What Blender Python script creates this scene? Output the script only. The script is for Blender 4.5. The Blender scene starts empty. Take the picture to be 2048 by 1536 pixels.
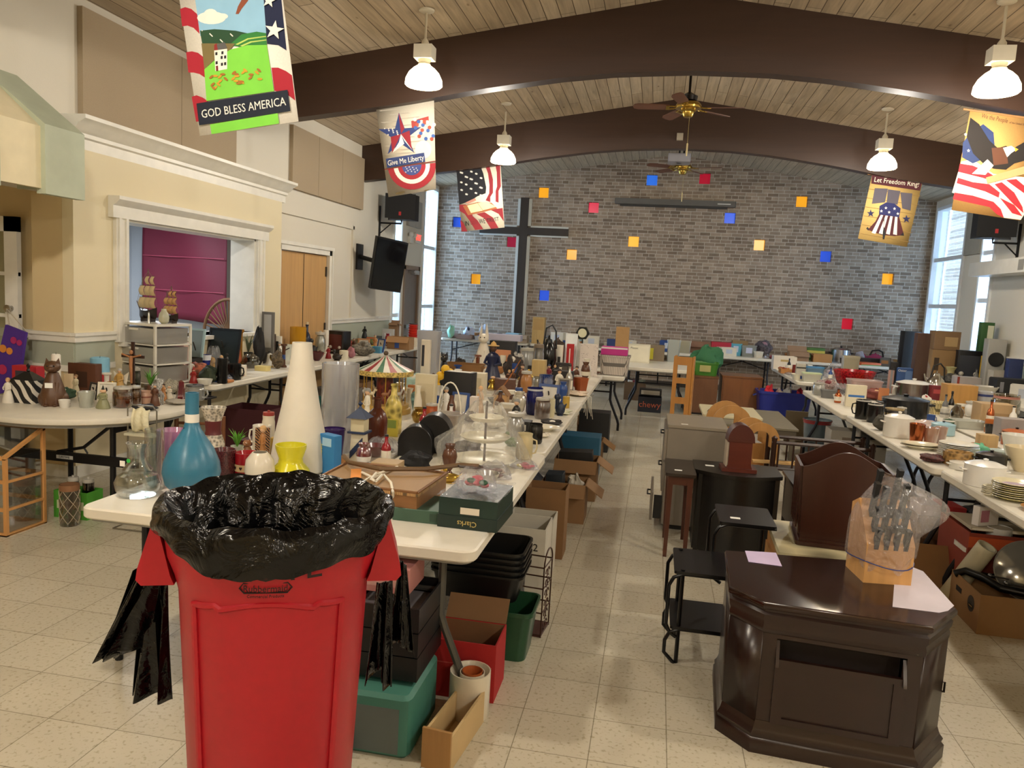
import bpy,math,random
from mathutils import Vector,Matrix
PI=math.pi
RN=random.Random(11)
scene=bpy.context.scene
COL=scene.collection
# camera
CAM_H,FPX=1.70,1550.0
_d=Vector(((1316-1024)/FPX,(604-768)/FPX,1.0)).normalized()
_r=-0.055
_g=Vector((_r,1.0,-(_r*_d[0]+_d[1])/_d[2])).normalized()
_x=_g.cross(_d)
ROWS=(_x,_d,-_g)
def ray(px,py):
 v=Vector(((px-1024)/FPX,(py-768)/FPX,1.0))
 return Vector((ROWS[0].dot(v),ROWS[1].dot(v),ROWS[2].dot(v)))
EYE=Vector((0,0,CAM_H))
def onz(px,py,z):v=ray(px,py);return EYE+v*((z-CAM_H)/v.z)
def ony(px,py,y):v=ray(px,py);return EYE+v*(y/v.y)
def onx(px,py,x):v=ray(px,py);return EYE+v*(x/v.x)
FWD=Vector((ROWS[0][2],ROWS[1][2],ROWS[2][2]))
def mpp(P):return(Vector(P)-EYE).dot(FWD)/FPX
cam_d=bpy.data.cameras.new('camera');cam=bpy.data.objects.new('camera',cam_d);COL.objects.link(cam)
cam_d.sensor_width=36.0;cam_d.lens=36.0*FPX/2048.0;cam_d.clip_start=0.05;cam_d.clip_end=200
_m=Matrix.Identity(4)
for i in range(3):
 _m[i][0]=ROWS[i][0];_m[i][1]=-ROWS[i][1];_m[i][2]=-ROWS[i][2];_m[i][3]=EYE[i]
cam.matrix_world=_m
scene.camera=cam
scene.view_settings.view_transform='Standard';scene.view_settings.look='None'
scene.view_settings.gamma=1.0;scene.view_settings.use_curve_mapping=False
scene.view_settings.exposure=0.0
# daylight outside the windows
wd=bpy.data.worlds.new('sky');scene.world=wd;wd.use_nodes=True
wb=wd.node_tree.nodes['Background'];wb.inputs[0].default_value=(0.58,0.79,1.0,1);wb.inputs[1].default_value=15.0
LAMP_W,LAMP_COL=62.0,(1.0,0.93,0.82)
LAMPS=[(-2.28,7.15),(-2.21,10.6),(2.62,10.6),(2.56,7.1),(-2.28,2.4),(2.6,3.0),(-2.28,-.4),(2.6,-.4),(-2.28,-3.6),(2.6,-3.6)]
# materials
def lin(h):
 h=h.lstrip('#');c=[int(h[i:i+2],16)/255 for i in(0,2,4)]
 return tuple((x/12.92 if x<=.04045 else((x+.055)/1.055)**2.4)for x in c)+(1,)
_mats={}
def mat(h,rough=.5,metal=0.,kind='',scale=8.):
 key=(h,rough,metal,kind,scale)
 if key in _mats:return _mats[key]
 m=bpy.data.materials.new((kind or 'paint')+'_'+h.strip('#'));m.use_nodes=True
 nt=m.node_tree;N=nt.nodes;L=nt.links;bs=N['Principled BSDF'];c=lin(h)
 bs.inputs['Roughness'].default_value=rough;bs.inputs['Metallic'].default_value=metal
 tc=N.new('ShaderNodeTexCoord')
 def mixc(fac,a,b):
  mx=N.new('ShaderNodeMix');mx.data_type='RGBA';mx.inputs[6].default_value=a;mx.inputs[7].default_value=b
  if fac is not None:L.new(fac,mx.inputs[0])
  return mx
 dk=tuple(x*.86 for x in c[:3])+(1,);lt=tuple(min(1,x*1.08)for x in c[:3])+(1,)
 if kind in('glass','film','tint'):
  nt.nodes.remove(bs);out=N['Material Output']
  tr=N.new('ShaderNodeBsdfTransparent');gl=N.new('ShaderNodeBsdfGlossy');mx=N.new('ShaderNodeMixShader')
  tr.inputs[0].default_value=c;gl.inputs['Roughness'].default_value=rough if kind!='glass' else .03
  gl.inputs['Color'].default_value=(.95,.96,.97,1)
  fr=N.new('ShaderNodeLayerWeight');fr.inputs[0].default_value=.35
  mr=N.new('ShaderNodeMapRange');mr.inputs[3].default_value=.06 if kind=='glass' else .12;mr.inputs[4].default_value=.8 if kind!='film' else .25
  L.new(fr.outputs['Facing'],mr.inputs[0])
  if kind=='film':
   df=N.new('ShaderNodeBsdfTranslucent');df.inputs[0].default_value=(.8,.8,.82,1)
   d2=N.new('ShaderNodeBsdfDiffuse');d2.inputs[0].default_value=(.8,.8,.82,1)
   m2=N.new('ShaderNodeMixShader');m2.inputs[0].default_value=.09;L.new(tr.outputs[0],m2.inputs[1]);L.new(d2.outputs[0],m2.inputs[2])
   nz=N.new('ShaderNodeTexNoise');nz.inputs['Scale'].default_value=scale;nz.inputs['Detail'].default_value=3
   nz.inputs['Distortion'].default_value=1.5
   bp=N.new('ShaderNodeBump');bp.inputs['Strength'].default_value=1.;bp.inputs['Distance'].default_value=.02
   L.new(tc.outputs['Object'],nz.inputs[0]);L.new(nz.outputs[0],bp.inputs['Height']);L.new(bp.outputs[0],gl.inputs['Normal'])
   mr.inputs[3].default_value=.07;L.new(m2.outputs[0],mx.inputs[1]);gl.inputs['Roughness'].default_value=.12
  elif kind=='tint':
   d2=N.new('ShaderNodeBsdfDiffuse');d2.inputs[0].default_value=c
   m2=N.new('ShaderNodeMixShader');m2.inputs[0].default_value=.45
   L.new(tr.outputs[0],m2.inputs[1]);L.new(d2.outputs[0],m2.inputs[2]);L.new(m2.outputs[0],mx.inputs[1])
  else:L.new(tr.outputs[0],mx.inputs[1])
  L.new(mr.outputs[0],mx.inputs[0]);L.new(gl.outputs[0],mx.inputs[2]);L.new(mx.outputs[0],out.inputs[0])
 elif kind=='wood' or kind=='woody':
  mp=N.new('ShaderNodeMapping');mp.inputs['Scale'].default_value=(scale,scale,.08*scale)if kind=='wood' else(.08*scale,scale,scale)
  nz=N.new('ShaderNodeTexNoise');nz.inputs['Scale'].default_value=3.;nz.inputs['Detail'].default_value=5;nz.inputs['Distortion'].default_value=.6
  mx=mixc(None,tuple(x*.68 for x in c[:3])+(1,),tuple(min(1,x*1.12)for x in c[:3])+(1,))
  L.new(tc.outputs['Object'],mp.inputs[0]);L.new(mp.outputs[0],nz.inputs[0]);L.new(nz.outputs[0],mx.inputs[0]);L.new(mx.outputs[2],bs.inputs['Base Color'])
 elif kind=='zebra':
  wv=N.new('ShaderNodeTexWave');wv.bands_direction='DIAGONAL';wv.inputs['Scale'].default_value=scale;wv.inputs['Distortion'].default_value=4;wv.inputs['Detail'].default_value=1
  cr=N.new('ShaderNodeValToRGB');cr.color_ramp.interpolation='CONSTANT';cr.color_ramp.elements[0].color=(.01,.01,.01,1);cr.color_ramp.elements[1].position=.6;cr.color_ramp.elements[1].color=c
  L.new(tc.outputs['Object'],wv.inputs[0]);L.new(wv.outputs[0],cr.inputs[0]);L.new(cr.outputs[0],bs.inputs['Base Color'])
 elif kind in('dots','mottle'):
  vo=N.new('ShaderNodeTexVoronoi');vo.inputs['Scale'].default_value=scale
  cr=N.new('ShaderNodeValToRGB');cr.color_ramp.elements[0].position=.12 if kind=='dots' else .2;cr.color_ramp.elements[1].position=.2 if kind=='dots' else .75
  cr.color_ramp.elements[0].color=(c[0]*.12,c[1]*.1,c[2]*.1,1)if kind=='dots' else tuple(x*.3 for x in c[:3])+(1,);cr.color_ramp.elements[1].color=c
  L.new(tc.outputs['Object'],vo.inputs[0]);L.new(vo.outputs['Distance'],cr.inputs[0]);L.new(cr.outputs[0],bs.inputs['Base Color'])
 elif kind=='wicker':
  ck=N.new('ShaderNodeTexBrick');ck.inputs['Scale'].default_value=scale;ck.inputs['Color1'].default_value=c;ck.inputs['Color2'].default_value=dk
  ck.inputs['Mortar'].default_value=tuple(x*.25 for x in c[:3])+(1,);ck.inputs['Mortar Size'].default_value=.04
  L.new(tc.outputs['Object'],ck.inputs[0]);L.new(ck.outputs[0],bs.inputs['Base Color'])
 elif kind=='crinkle':
  nz=N.new('ShaderNodeTexNoise');nz.inputs['Scale'].default_value=scale;nz.inputs['Detail'].default_value=4;nz.inputs['Distortion'].default_value=2
  bp=N.new('ShaderNodeBump');bp.inputs['Strength'].default_value=.7;bp.inputs['Distance'].default_value=.02
  bs.inputs['Base Color'].default_value=c;bs.inputs['Specular IOR Level'].default_value=.32
  L.new(tc.outputs['Object'],nz.inputs[0]);L.new(nz.outputs[0],bp.inputs['Height']);L.new(bp.outputs[0],bs.inputs['Normal'])
 elif kind=='emit':
  bs.inputs['Base Color'].default_value=c;bs.inputs['Emission Color'].default_value=c;bs.inputs['Emission Strength'].default_value=scale
 elif kind=='fabric':
  nz=N.new('ShaderNodeTexNoise');nz.inputs['Scale'].default_value=scale*20;nz.inputs['Detail'].default_value=3
  mx=mixc(nz.outputs[0],dk,lt);L.new(tc.outputs['Object'],nz.inputs[0]);L.new(mx.outputs[2],bs.inputs['Base Color'])
  bp=N.new('ShaderNodeBump');bp.inputs['Strength'].default_value=.25;L.new(nz.outputs[0],bp.inputs['Height']);L.new(bp.outputs[0],bs.inputs['Normal'])
 else:
  nz=N.new('ShaderNodeTexNoise');nz.inputs['Scale'].default_value=scale;nz.inputs['Detail'].default_value=4
  mx=mixc(nz.outputs[0],dk,lt);L.new(tc.outputs['Object'],nz.inputs[0]);L.new(mx.outputs[2],bs.inputs['Base Color'])
 _mats[key]=m
 return m
# mesh builder
class MB:
 def __init__(s):s.v=[];s.f=[];s.mi=[];s.sm=[];s.cur=0;s.T=None
 def raw(s,vs,fs,smooth=False):
  b=len(s.v)
  for p in vs:
   p=Vector(p);s.v.append(tuple(s.T@p)if s.T else tuple(p))
  for f in fs:s.f.append(tuple(b+i for i in f));s.mi.append(s.cur);s.sm.append(smooth)
  return s
 def box(s,x0,x1,y0,y1,z0,z1,tx=1.,ty=1.):
  cx,cy=(x0+x1)/2,(y0+y1)/2;hx,hy=(x1-x0)/2,(y1-y0)/2
  vs=[(cx+a*hx*(tx if c else 1),cy+b*hy*(ty if c else 1),(z1 if c else z0))for c in(0,1)for b in(-1,1)for a in(-1,1)]
  return s.raw(vs,[(0,2,3,1),(4,5,7,6),(0,1,5,4),(2,6,7,3),(0,4,6,2),(1,3,7,5)])
 def rbox(s,x0,x1,y0,y1,z0,z1,r=.02,seg=4,er=0.):
  """box with rounded vertical corners, optional eased top and bottom edges"""
  pts=[]
  def ring(ins,z):
   o=[];rr=max(r-ins,.0005)
   for k,(cx,cy)in enumerate(((x1-r,y1-r),(x0+r,y1-r),(x0+r,y0+r),(x1-r,y0+r))):
    for i in range(seg+1):
     a=k*PI/2+i*PI/2/seg;o.append((cx+rr*math.cos(a),cy+rr*math.sin(a),z))
   return o
  rings=[ring(er,z0),ring(0,z0+er),ring(0,z1-er),ring(er,z1)]if er else[ring(0,z0),ring(0,z1)]
  n=len(rings[0]);vs=[p for q in rings for p in q];fs=[]
  for k in range(len(rings)-1):
   for i in range(n):j=(i+1)%n;fs.append((k*n+i,k*n+j,(k+1)*n+j,(k+1)*n+i))
  s.raw(vs,fs,True);b=len(s.v)-len(vs)
  s.f.append(tuple(b+i for i in reversed(range(n))));s.mi.append(s.cur);s.sm.append(False)
  s.f.append(tuple(b+(len(rings)-1)*n+i for i in range(n)));s.mi.append(s.cur);s.sm.append(False)
  return s
 def lathe(s,prof,seg=20,cx=0.,cy=0.,sx=1.,sy=1.):
  vs=[];fs=[]
  for r,z in prof:
   for i in range(seg):a=2*PI*i/seg;vs.append((cx+r*sx*math.cos(a),cy+r*sy*math.sin(a),z))
  for k in range(len(prof)-1):
   if prof[k][0]<1e-6 and prof[k+1][0]<1e-6:continue
   for i in range(seg):j=(i+1)%seg;fs.append((k*seg+i,k*seg+j,(k+1)*seg+j,(k+1)*seg+i))
  s.raw(vs,fs,True);b=len(s.v)-len(vs)
  for k,rev in((0,True),(len(prof)-1,False)):
   if prof[k][0]>1e-4 and getattr(s,'caps',True):
    idx=[b+k*seg+i for i in range(seg)]
    s.f.append(tuple(reversed(idx))if rev else tuple(idx));s.mi.append(s.cur);s.sm.append(False)
  return s
 def tube(s,path,r,seg=6,closed=False,r2=None):
  P=[Vector(p)for p in path];n=len(P);vs=[];up0=None
  for k in range(n):
   a=P[(k-1)%n]if(k or closed)else P[k];c=P[(k+1)%n]if(k<n-1 or closed)else P[k]
   t=(c-a).normalized()if(c-a).length>1e-9 else Vector((0,0,1))
   if up0 is None:up0=t.orthogonal().normalized()
   u=(up0-t*up0.dot(t));u=u.normalized()if u.length>1e-6 else t.orthogonal().normalized();up0=u;w=t.cross(u)
   rr=r if r2 is None else r+(r2-r)*k/max(1,n-1)
   for i in range(seg):q=2*PI*i/seg;vs.append(P[k]+(u*math.cos(q)+w*math.sin(q))*rr)
  fs=[]
  for k in range(n if closed else n-1):
   k2=(k+1)%n
   for i in range(seg):j=(i+1)%seg;fs.append((k*seg+i,k*seg+j,k2*seg+j,k2*seg+i))
  if not closed:fs+=[tuple(reversed(range(seg))),tuple((n-1)*seg+i for i in range(seg))]
  return s.raw(vs,fs,True)
 def sph(s,c,rx,ry=None,rz=None,seg=12,rg=8):
  ry=ry or rx;rz=rz or rx
  vs=[];fs=[]
  for k in range(rg+1):
   t=PI*k/rg
   for i in range(seg):
    a=2*PI*i/seg;vs.append((c[0]+rx*math.sin(t)*math.cos(a),c[1]+ry*math.sin(t)*math.sin(a),c[2]-rz*math.cos(t)))
  for k in range(rg):
   for i in range(seg):j=(i+1)%seg;fs.append((k*seg+i,k*seg+j,(k+1)*seg+j,(k+1)*seg+i))
  return s.raw(vs,fs,True)
 def prism(s,poly,ax,a0,a1):
  """extrude a 2-D polygon along axis ax; poly gives the two other coordinates in order"""
  def mk(p,a):
   return(a,p[0],p[1])if ax=='x' else((p[0],a,p[1])if ax=='y' else(p[0],p[1],a))
  n=len(poly);vs=[mk(p,a0)for p in poly]+[mk(p,a1)for p in poly]
  fs=[(i,(i+1)%n,n+(i+1)%n,n+i)for i in range(n)]+[tuple(reversed(range(n))),tuple(n+i for i in range(n))]
  return s.raw(vs,fs)
 def grid(s,fn,nu,nv,smooth=True):
  vs=[fn(i/nu,j/nv)for j in range(nv+1)for i in range(nu+1)]
  return s.raw(vs,[(j*(nu+1)+i,j*(nu+1)+i+1,(j+1)*(nu+1)+i+1,(j+1)*(nu+1)+i)for j in range(nv)for i in range(nu)],smooth)
 def build(s,name,mats,parent=None,thick=0.):
  me=bpy.data.meshes.new(name);me.from_pydata(s.v,[],s.f)
  if not isinstance(mats,(list,tuple)):mats=[mats]
  for m in mats:me.materials.append(m)
  me.polygons.foreach_set('material_index',s.mi);me.polygons.foreach_set('use_smooth',s.sm);me.update()
  import bmesh
  bm=bmesh.new();bm.from_mesh(me);bmesh.ops.recalc_face_normals(bm,faces=bm.faces);bm.to_mesh(me);bm.free()
  me.set_sharp_from_angle(angle=math.radians(38))
  o=bpy.data.objects.new(name,me);COL.objects.link(o)
  if parent:o.parent=parent
  if thick:
   md=o.modifiers.new('thickness','SOLIDIFY');md.thickness=thick;md.offset=0
  return o
def tag(o,label,cat,group=None):
 o['label']=label;o['category']=cat
 if group:o['group']=group
 return o
def thing(name,label,cat,loc=(0,0,0),rot=0.,group=None):
 o=bpy.data.objects.new(name,None);COL.objects.link(o);o.location=loc;o.rotation_euler=(0,0,rot)
 o.empty_display_size=.05
 return tag(o,label,cat,group)
def struct(name,mb,m):o=mb.build(name,m);o['kind']='structure';return o
def text_part(name,s,size,m,parent,M,align='CENTER',depth=.0006,sx=1.,label=None):
 cu=bpy.data.curves.new(name,'FONT');cu.body=s;cu.size=size;cu.align_x=align;cu.align_y='CENTER';cu.extrude=depth;cu.resolution_u=2
 t=bpy.data.objects.new(name,cu);COL.objects.link(t)
 dg=bpy.context.evaluated_depsgraph_get();me=bpy.data.meshes.new_from_object(t.evaluated_get(dg))
 bpy.data.objects.remove(t);me.transform(Matrix.Diagonal((sx,1,1,1)));me.transform(M);me.materials.clear();me.materials.append(m)
 o=bpy.data.objects.new(name,me);COL.objects.link(o);o.parent=parent
 if label:o['label']=label
 return o
FRONT=Matrix.Rotation(PI/2,4,'X')
def TR(x,y,z):return Matrix.Translation((x,y,z))
def copy_tree(o,parent=None):
 c=o.copy();COL.objects.link(c);c.parent=parent
 for ch in list(o.children):copy_tree(ch,c)
 return c

# room shell
XL,XR,YB,YN,XF=-4.7,5.02,16.1,-5.0,-7.6
RX,RZ,EZ=0.15,4.62,3.86
def roof(x):return RZ-(RZ-EZ)*abs(x-RX)/4.85
def node_mat(name,rough):
 m=bpy.data.materials.new(name);m.use_nodes=True
 return m,m.node_tree.nodes,m.node_tree.links,m.node_tree.nodes['Principled BSDF']
# floor: vinyl tiles
fm,N,L,bs=node_mat('vinyl_tile',.25)
tc=N.new('ShaderNodeTexCoord');mp=N.new('ShaderNodeMapping');mp.inputs['Location'].default_value=(.42,-2.72,0)
br=N.new('ShaderNodeTexBrick');br.offset=0;br.inputs['Scale'].default_value=1;br.inputs['Brick Width'].default_value=.29;br.inputs['Row Height'].default_value=.29
br.inputs['Mortar Size'].default_value=.0022;br.inputs['Mortar Smooth'].default_value=.3
br.inputs['Color1'].default_value=lin('c8c1ad');br.inputs['Color2'].default_value=lin('c0b8a4');br.inputs['Mortar'].default_value=lin('8e8672')
nz=N.new('ShaderNodeTexNoise');nz.inputs['Scale'].default_value=60;nz.inputs['Detail'].default_value=3
cr=N.new('ShaderNodeValToRGB');cr.color_ramp.elements[0].position=.3;cr.color_ramp.elements[0].color=(.72,.68,.6,1);cr.color_ramp.elements[1].position=.45;cr.color_ramp.elements[1].color=(1,1,1,1)
mu=N.new('ShaderNodeMix');mu.data_type='RGBA';mu.blend_type='MULTIPLY';mu.inputs[0].default_value=1
L.new(tc.outputs['Object'],mp.inputs[0]);L.new(mp.outputs[0],br.inputs[0]);L.new(tc.outputs['Object'],nz.inputs[0]);L.new(nz.outputs[0],cr.inputs[0])
L.new(br.outputs[0],mu.inputs[6]);L.new(cr.outputs[0],mu.inputs[7]);L.new(mu.outputs[2],bs.inputs['Base Color'])
n2=N.new('ShaderNodeTexNoise');n2.inputs['Scale'].default_value=2.2;mr=N.new('ShaderNodeMapRange');mr.inputs[3].default_value=.14;mr.inputs[4].default_value=.32
L.new(tc.outputs['Object'],n2.inputs[0]);L.new(n2.outputs[0],mr.inputs[0]);L.new(mr.outputs[0],bs.inputs['Roughness'])
struct('floor',MB().box(XF-.2,XR+.2,YN-.2,YB+.3,-.1,0),fm)
# brick wall
bm_,N,L,bs=node_mat('grey_brown_brick',.85);bs.inputs['Roughness'].default_value=.8
tc=N.new('ShaderNodeTexCoord');sp=N.new('ShaderNodeSeparateXYZ');cb=N.new('ShaderNodeCombineXYZ')
L.new(tc.outputs['Object'],sp.inputs[0]);L.new(sp.outputs['X'],cb.inputs['X']);L.new(sp.outputs['Z'],cb.inputs['Y'])
br=N.new('ShaderNodeTexBrick');br.inputs['Scale'].default_value=1;br.inputs['Brick Width'].default_value=.205;br.inputs['Row Height'].default_value=.0665;br.squash=.62;br.squash_frequency=3
br.inputs['Mortar Size'].default_value=.0055;br.inputs['Mortar Smooth'].default_value=.15;br.inputs['Bias'].default_value=-.1
br.inputs['Color1'].default_value=lin('a39280');br.inputs['Color2'].default_value=lin('6f5f50');br.inputs['Mortar'].default_value=lin('bbb2a4')
nz=N.new('ShaderNodeTexNoise');nz.inputs['Scale'].default_value=5;nz.inputs['Detail'].default_value=5
mu=N.new('ShaderNodeMix');mu.data_type='RGBA';mu.blend_type='OVERLAY';mu.inputs[0].default_value=.35
L.new(cb.outputs[0],br.inputs[0]);L.new(cb.outputs[0],nz.inputs[0]);L.new(br.outputs[0],mu.inputs[6]);L.new(nz.outputs[0],mu.inputs[7]);L.new(mu.outputs[2],bs.inputs['Base Color'])
bp=N.new('ShaderNodeBump');bp.inputs['Strength'].default_value=.6;bp.inputs['Distance'].default_value=.006;bp.invert=True
L.new(br.outputs['Fac'],bp.inputs['Height']);L.new(bp.outputs[0],bs.inputs['Normal'])
# the back wall, with thirteen square openings for coloured glass
GLASS=[(1087,385,'f2a81e','amber'),(1304,360,'2f6fe0','blue'),(1410,357,'a3122c','crimson'),(1187,415,'c81440','crimson'),(1604,403,'f2a81e','amber'),(1460,436,'2456d8','blue'),(1267,483,'f4b22a','amber'),(1519,490,'f2a81e','amber'),(1652,513,'2450cc','blue'),(1023,484,'8e1638','crimson'),(1143,509,'f0a21c','amber'),(951,558,'e09a1e','amber'),(1776,558,'f2a81e','amber'),(1088,591,'2250d0','blue'),(1695,648,'b8102c','crimson'),(914,444,'1f48b8','blue')]
GS=.105
wall=MB();top=lambda x:roof(x)+.12
holes=sorted([(ony(px,py,YB).x,ony(px,py,YB).z)for px,py,c,n in GLASS])
xs=sorted(set([XL-.15,RX,XR+.15]+[h[0]-GS for h in holes]+[h[0]+GS for h in holes]))
for a,b in zip(xs[:-1],xs[1:]):
 if b-a<1e-5:continue
 cuts=sorted([(h[1]-GS,h[1]+GS)for h in holes if h[0]-GS<(a+b)/2<h[0]+GS])
 z=0
 for c0,c1 in cuts:wall.box(a,b,YB,YB+.22,z,c0);z=c1
 wall.raw([(a,YB,z),(b,YB,z),(b,YB+.22,z),(a,YB+.22,z),(a,YB,top(a)),(b,YB,top(b)),(b,YB+.22,top(b)),(a,YB+.22,top(a))],[(0,3,2,1),(4,5,6,7),(0,1,5,4),(1,2,6,5),(2,3,7,6),(3,0,4,7)])
struct('wall_back',wall,bm_)
POSN={0:'above the cross, left of the roller screen',1:'under the ridge, left of the far fan',2:'under the ridge, right of the far fan',3:'left of the roller screen end',4:'high on the right of the brick wall',5:'just below the right end of the roller screen',6:'below the left end of the roller screen',7:'level with the cross arm, right of centre',8:'left of and above the lowest amber one on the right',9:'tucked under the left arm of the cross',10:'below the right arm of the cross',11:'left of the cross shaft, low',12:'lowest amber one on the right, near the tall window',13:'low, right of the cross shaft',14:'lowest on the right, above the stacked cartons',15:'half hidden by the flag and book banner'}
for i,(px,py,c,n)in enumerate(GLASS):
 P=ony(px,py,YB)
 o=MB().box(-GS,GS,0,.025,-GS,GS).build('glass_block',mat(c,.25,0,'emit',.75));o.location=(P.x,YB+.1,P.z)  # emission stands in for daylight shining through the glass from outside
 tag(o,'square %s glass block %s'%(n,POSN[i]),'glass block')
# plain painted walls
def wallmat(name,h):
 m,N,L,bs=node_mat(name,.7);bs.inputs['Roughness'].default_value=.65
 tc=N.new('ShaderNodeTexCoord');nz=N.new('ShaderNodeTexNoise');nz.inputs['Scale'].default_value=90;nz.inputs['Detail'].default_value=2
 bp=N.new('ShaderNodeBump');bp.inputs['Strength'].default_value=.12;bp.inputs['Distance'].default_value=.004
 n2=N.new('ShaderNodeTexNoise');n2.inputs['Scale'].default_value=.7;c=lin(h);mx=N.new('ShaderNodeMix');mx.data_type='RGBA'
 mx.inputs[6].default_value=tuple(x*.95 for x in c[:3])+(1,);mx.inputs[7].default_value=c
 L.new(tc.outputs['Object'],nz.inputs[0]);L.new(nz.outputs[0],bp.inputs['Height']);L.new(bp.outputs[0],bs.inputs['Normal'])
 L.new(tc.outputs['Object'],n2.inputs[0]);L.new(n2.outputs[0],mx.inputs[0]);L.new(mx.outputs[2],bs.inputs['Base Color'])
 return m
CREAM,WHITEW,SAGE,BEIGE=wallmat('cream_wall','e3d6b4'),wallmat('ivory_wall','d9d2c2'),wallmat('sage_wainscot','aeb3a2'),wallmat('beige_wall','d8c49a')
TRIMM=mat('e9e5da',.4)
def wall_x(name,X,t,segs,m,ytop=None):
 """wall in the plane x = X made of (y0, y1, z0, z1) rectangles, thickness t"""
 b=MB()
 for y0,y1,z0,z1 in segs:b.box(min(X,X+t),max(X,X+t),y0,y1,z0,z1)
 return struct(name,b,m)
ZT=EZ+.1
OP=(6.12,8.35,1.1,2.16)
# left wall: opening, closet doors, slit window, exit door, tall window
wall_x('wall_left',XL,-.2,[(5.58,OP[0],0,ZT),(OP[0],OP[1],0,OP[2]),(OP[0],OP[1],OP[3],ZT),(OP[1],9.1,0,ZT),(9.1,10.56,2.1,ZT),(10.56,13.3,0,ZT),(13.3,13.78,2.98,ZT),(13.3,13.78,0,.5),(13.78,14.0,0,ZT),(14.0,14.9,2.1,ZT),(14.9,15.05,0,ZT),(15.05,16.0,0,.25),(16.0,YB,0,ZT),(15.05,16.0,3.78,ZT),(YN,5.58,2.3,ZT)],WHITEW)
wall_x('wall_left_storefront',XL+.10,-.10,[(5.5,OP[0],0,2.66),(OP[0],OP[1],0,OP[2]),(OP[0],OP[1],OP[3],2.66),(OP[1],8.97,0,2.66)],CREAM)
struct('wall_left_return',MB().box(XF,XL,5.62,5.73,0,2.5).box(-4.98,XL-.001,5.50,5.62,0,2.3).box(XF-.1,XF,YN,5.73,0,3),BEIGE)
struct('ceiling_left',MB().box(XF-.1,XL,YN,5.73,2.5,2.6),BEIGE)
wall_x('wall_right',XR,.2,[(YN,13.15,0,ZT),(13.15,13.68,3.2,ZT),(13.15,13.68,0,.6),(13.68,14.4,0,ZT),(14.4,15.95,0,.25),(14.4,15.95,3.72,ZT),(15.95,YB,0,ZT)],WHITEW)
struct('wall_near',MB().box(XF-.1,XR+.1,YN-.1,YN,0,4.8),BEIGE)
# ceiling planks
cmw,N,L,bs=node_mat('pine_ceiling',.6);bs.inputs['Roughness'].default_value=.55
tc=N.new('ShaderNodeTexCoord');mp=N.new('ShaderNodeMapping');mp.inputs['Rotation'].default_value=(0,0,PI/2)
br=N.new('ShaderNodeTexBrick');br.offset=.37;br.inputs['Scale'].default_value=1;br.inputs['Brick Width'].default_value=3.3;br.inputs['Row Height'].default_value=.142
br.inputs['Mortar Size'].default_value=.0045;br.inputs['Mortar Smooth'].default_value=.4;br.inputs['Color1'].default_value=lin('bbaa90');br.inputs['Color2'].default_value=lin('a8967d');br.inputs['Mortar'].default_value=lin('4a3a28')
m2=N.new('ShaderNodeMapping');m2.inputs['Scale'].default_value=(14,.9,14);nz=N.new('ShaderNodeTexNoise');nz.inputs['Scale'].default_value=1.6;nz.inputs['Detail'].default_value=5;nz.inputs['Distortion'].default_value=.8
vo=N.new('ShaderNodeTexVoronoi');m3=N.new('ShaderNodeMapping');m3.inputs['Scale'].default_value=(6,2.2,1);vo.inputs['Scale'].default_value=1
kr=N.new('ShaderNodeValToRGB');kr.color_ramp.elements[0].position=.03;kr.color_ramp.elements[0].color=(.3,.22,.15,1);kr.color_ramp.elements[1].position=.1;kr.color_ramp.elements[1].color=(1,1,1,1)
mu=N.new('ShaderNodeMix');mu.data_type='RGBA';mu.blend_type='OVERLAY';mu.inputs[0].default_value=.45
mk=N.new('ShaderNodeMix');mk.data_type='RGBA';mk.blend_type='MULTIPLY';mk.inputs[0].default_value=.8
for a,b in((tc.outputs['Object'],mp.inputs[0]),(mp.outputs[0],br.inputs[0]),(tc.outputs['Object'],m2.inputs[0]),(m2.outputs[0],nz.inputs[0]),(br.outputs[0],mu.inputs[6]),(nz.outputs[0],mu.inputs[7]),(tc.outputs['Object'],m3.inputs[0]),(m3.outputs[0],vo.inputs[0]),(vo.outputs['Distance'],kr.inputs[0]),(mu.outputs[2],mk.inputs[6]),(kr.outputs[0],mk.inputs[7]),(mk.outputs[2],bs.inputs['Base Color'])):L.new(a,b)
c=MB()
for xa,xb in((XL-.2,RX),(RX,XR+.2)):
 za,zb=roof(xa),roof(xb)
 c.raw([(xa,YN,za),(xb,YN,zb),(xb,YB+.2,zb),(xa,YB+.2,za),(xa,YN,za+.1),(xb,YN,zb+.1),(xb,YB+.2,zb+.1),(xa,YB+.2,za+.1)],[(0,3,2,1),(4,5,6,7),(0,1,5,4),(1,2,6,5),(2,3,7,6),(3,0,4,7)])
struct('ceiling',c,cmw)
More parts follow.
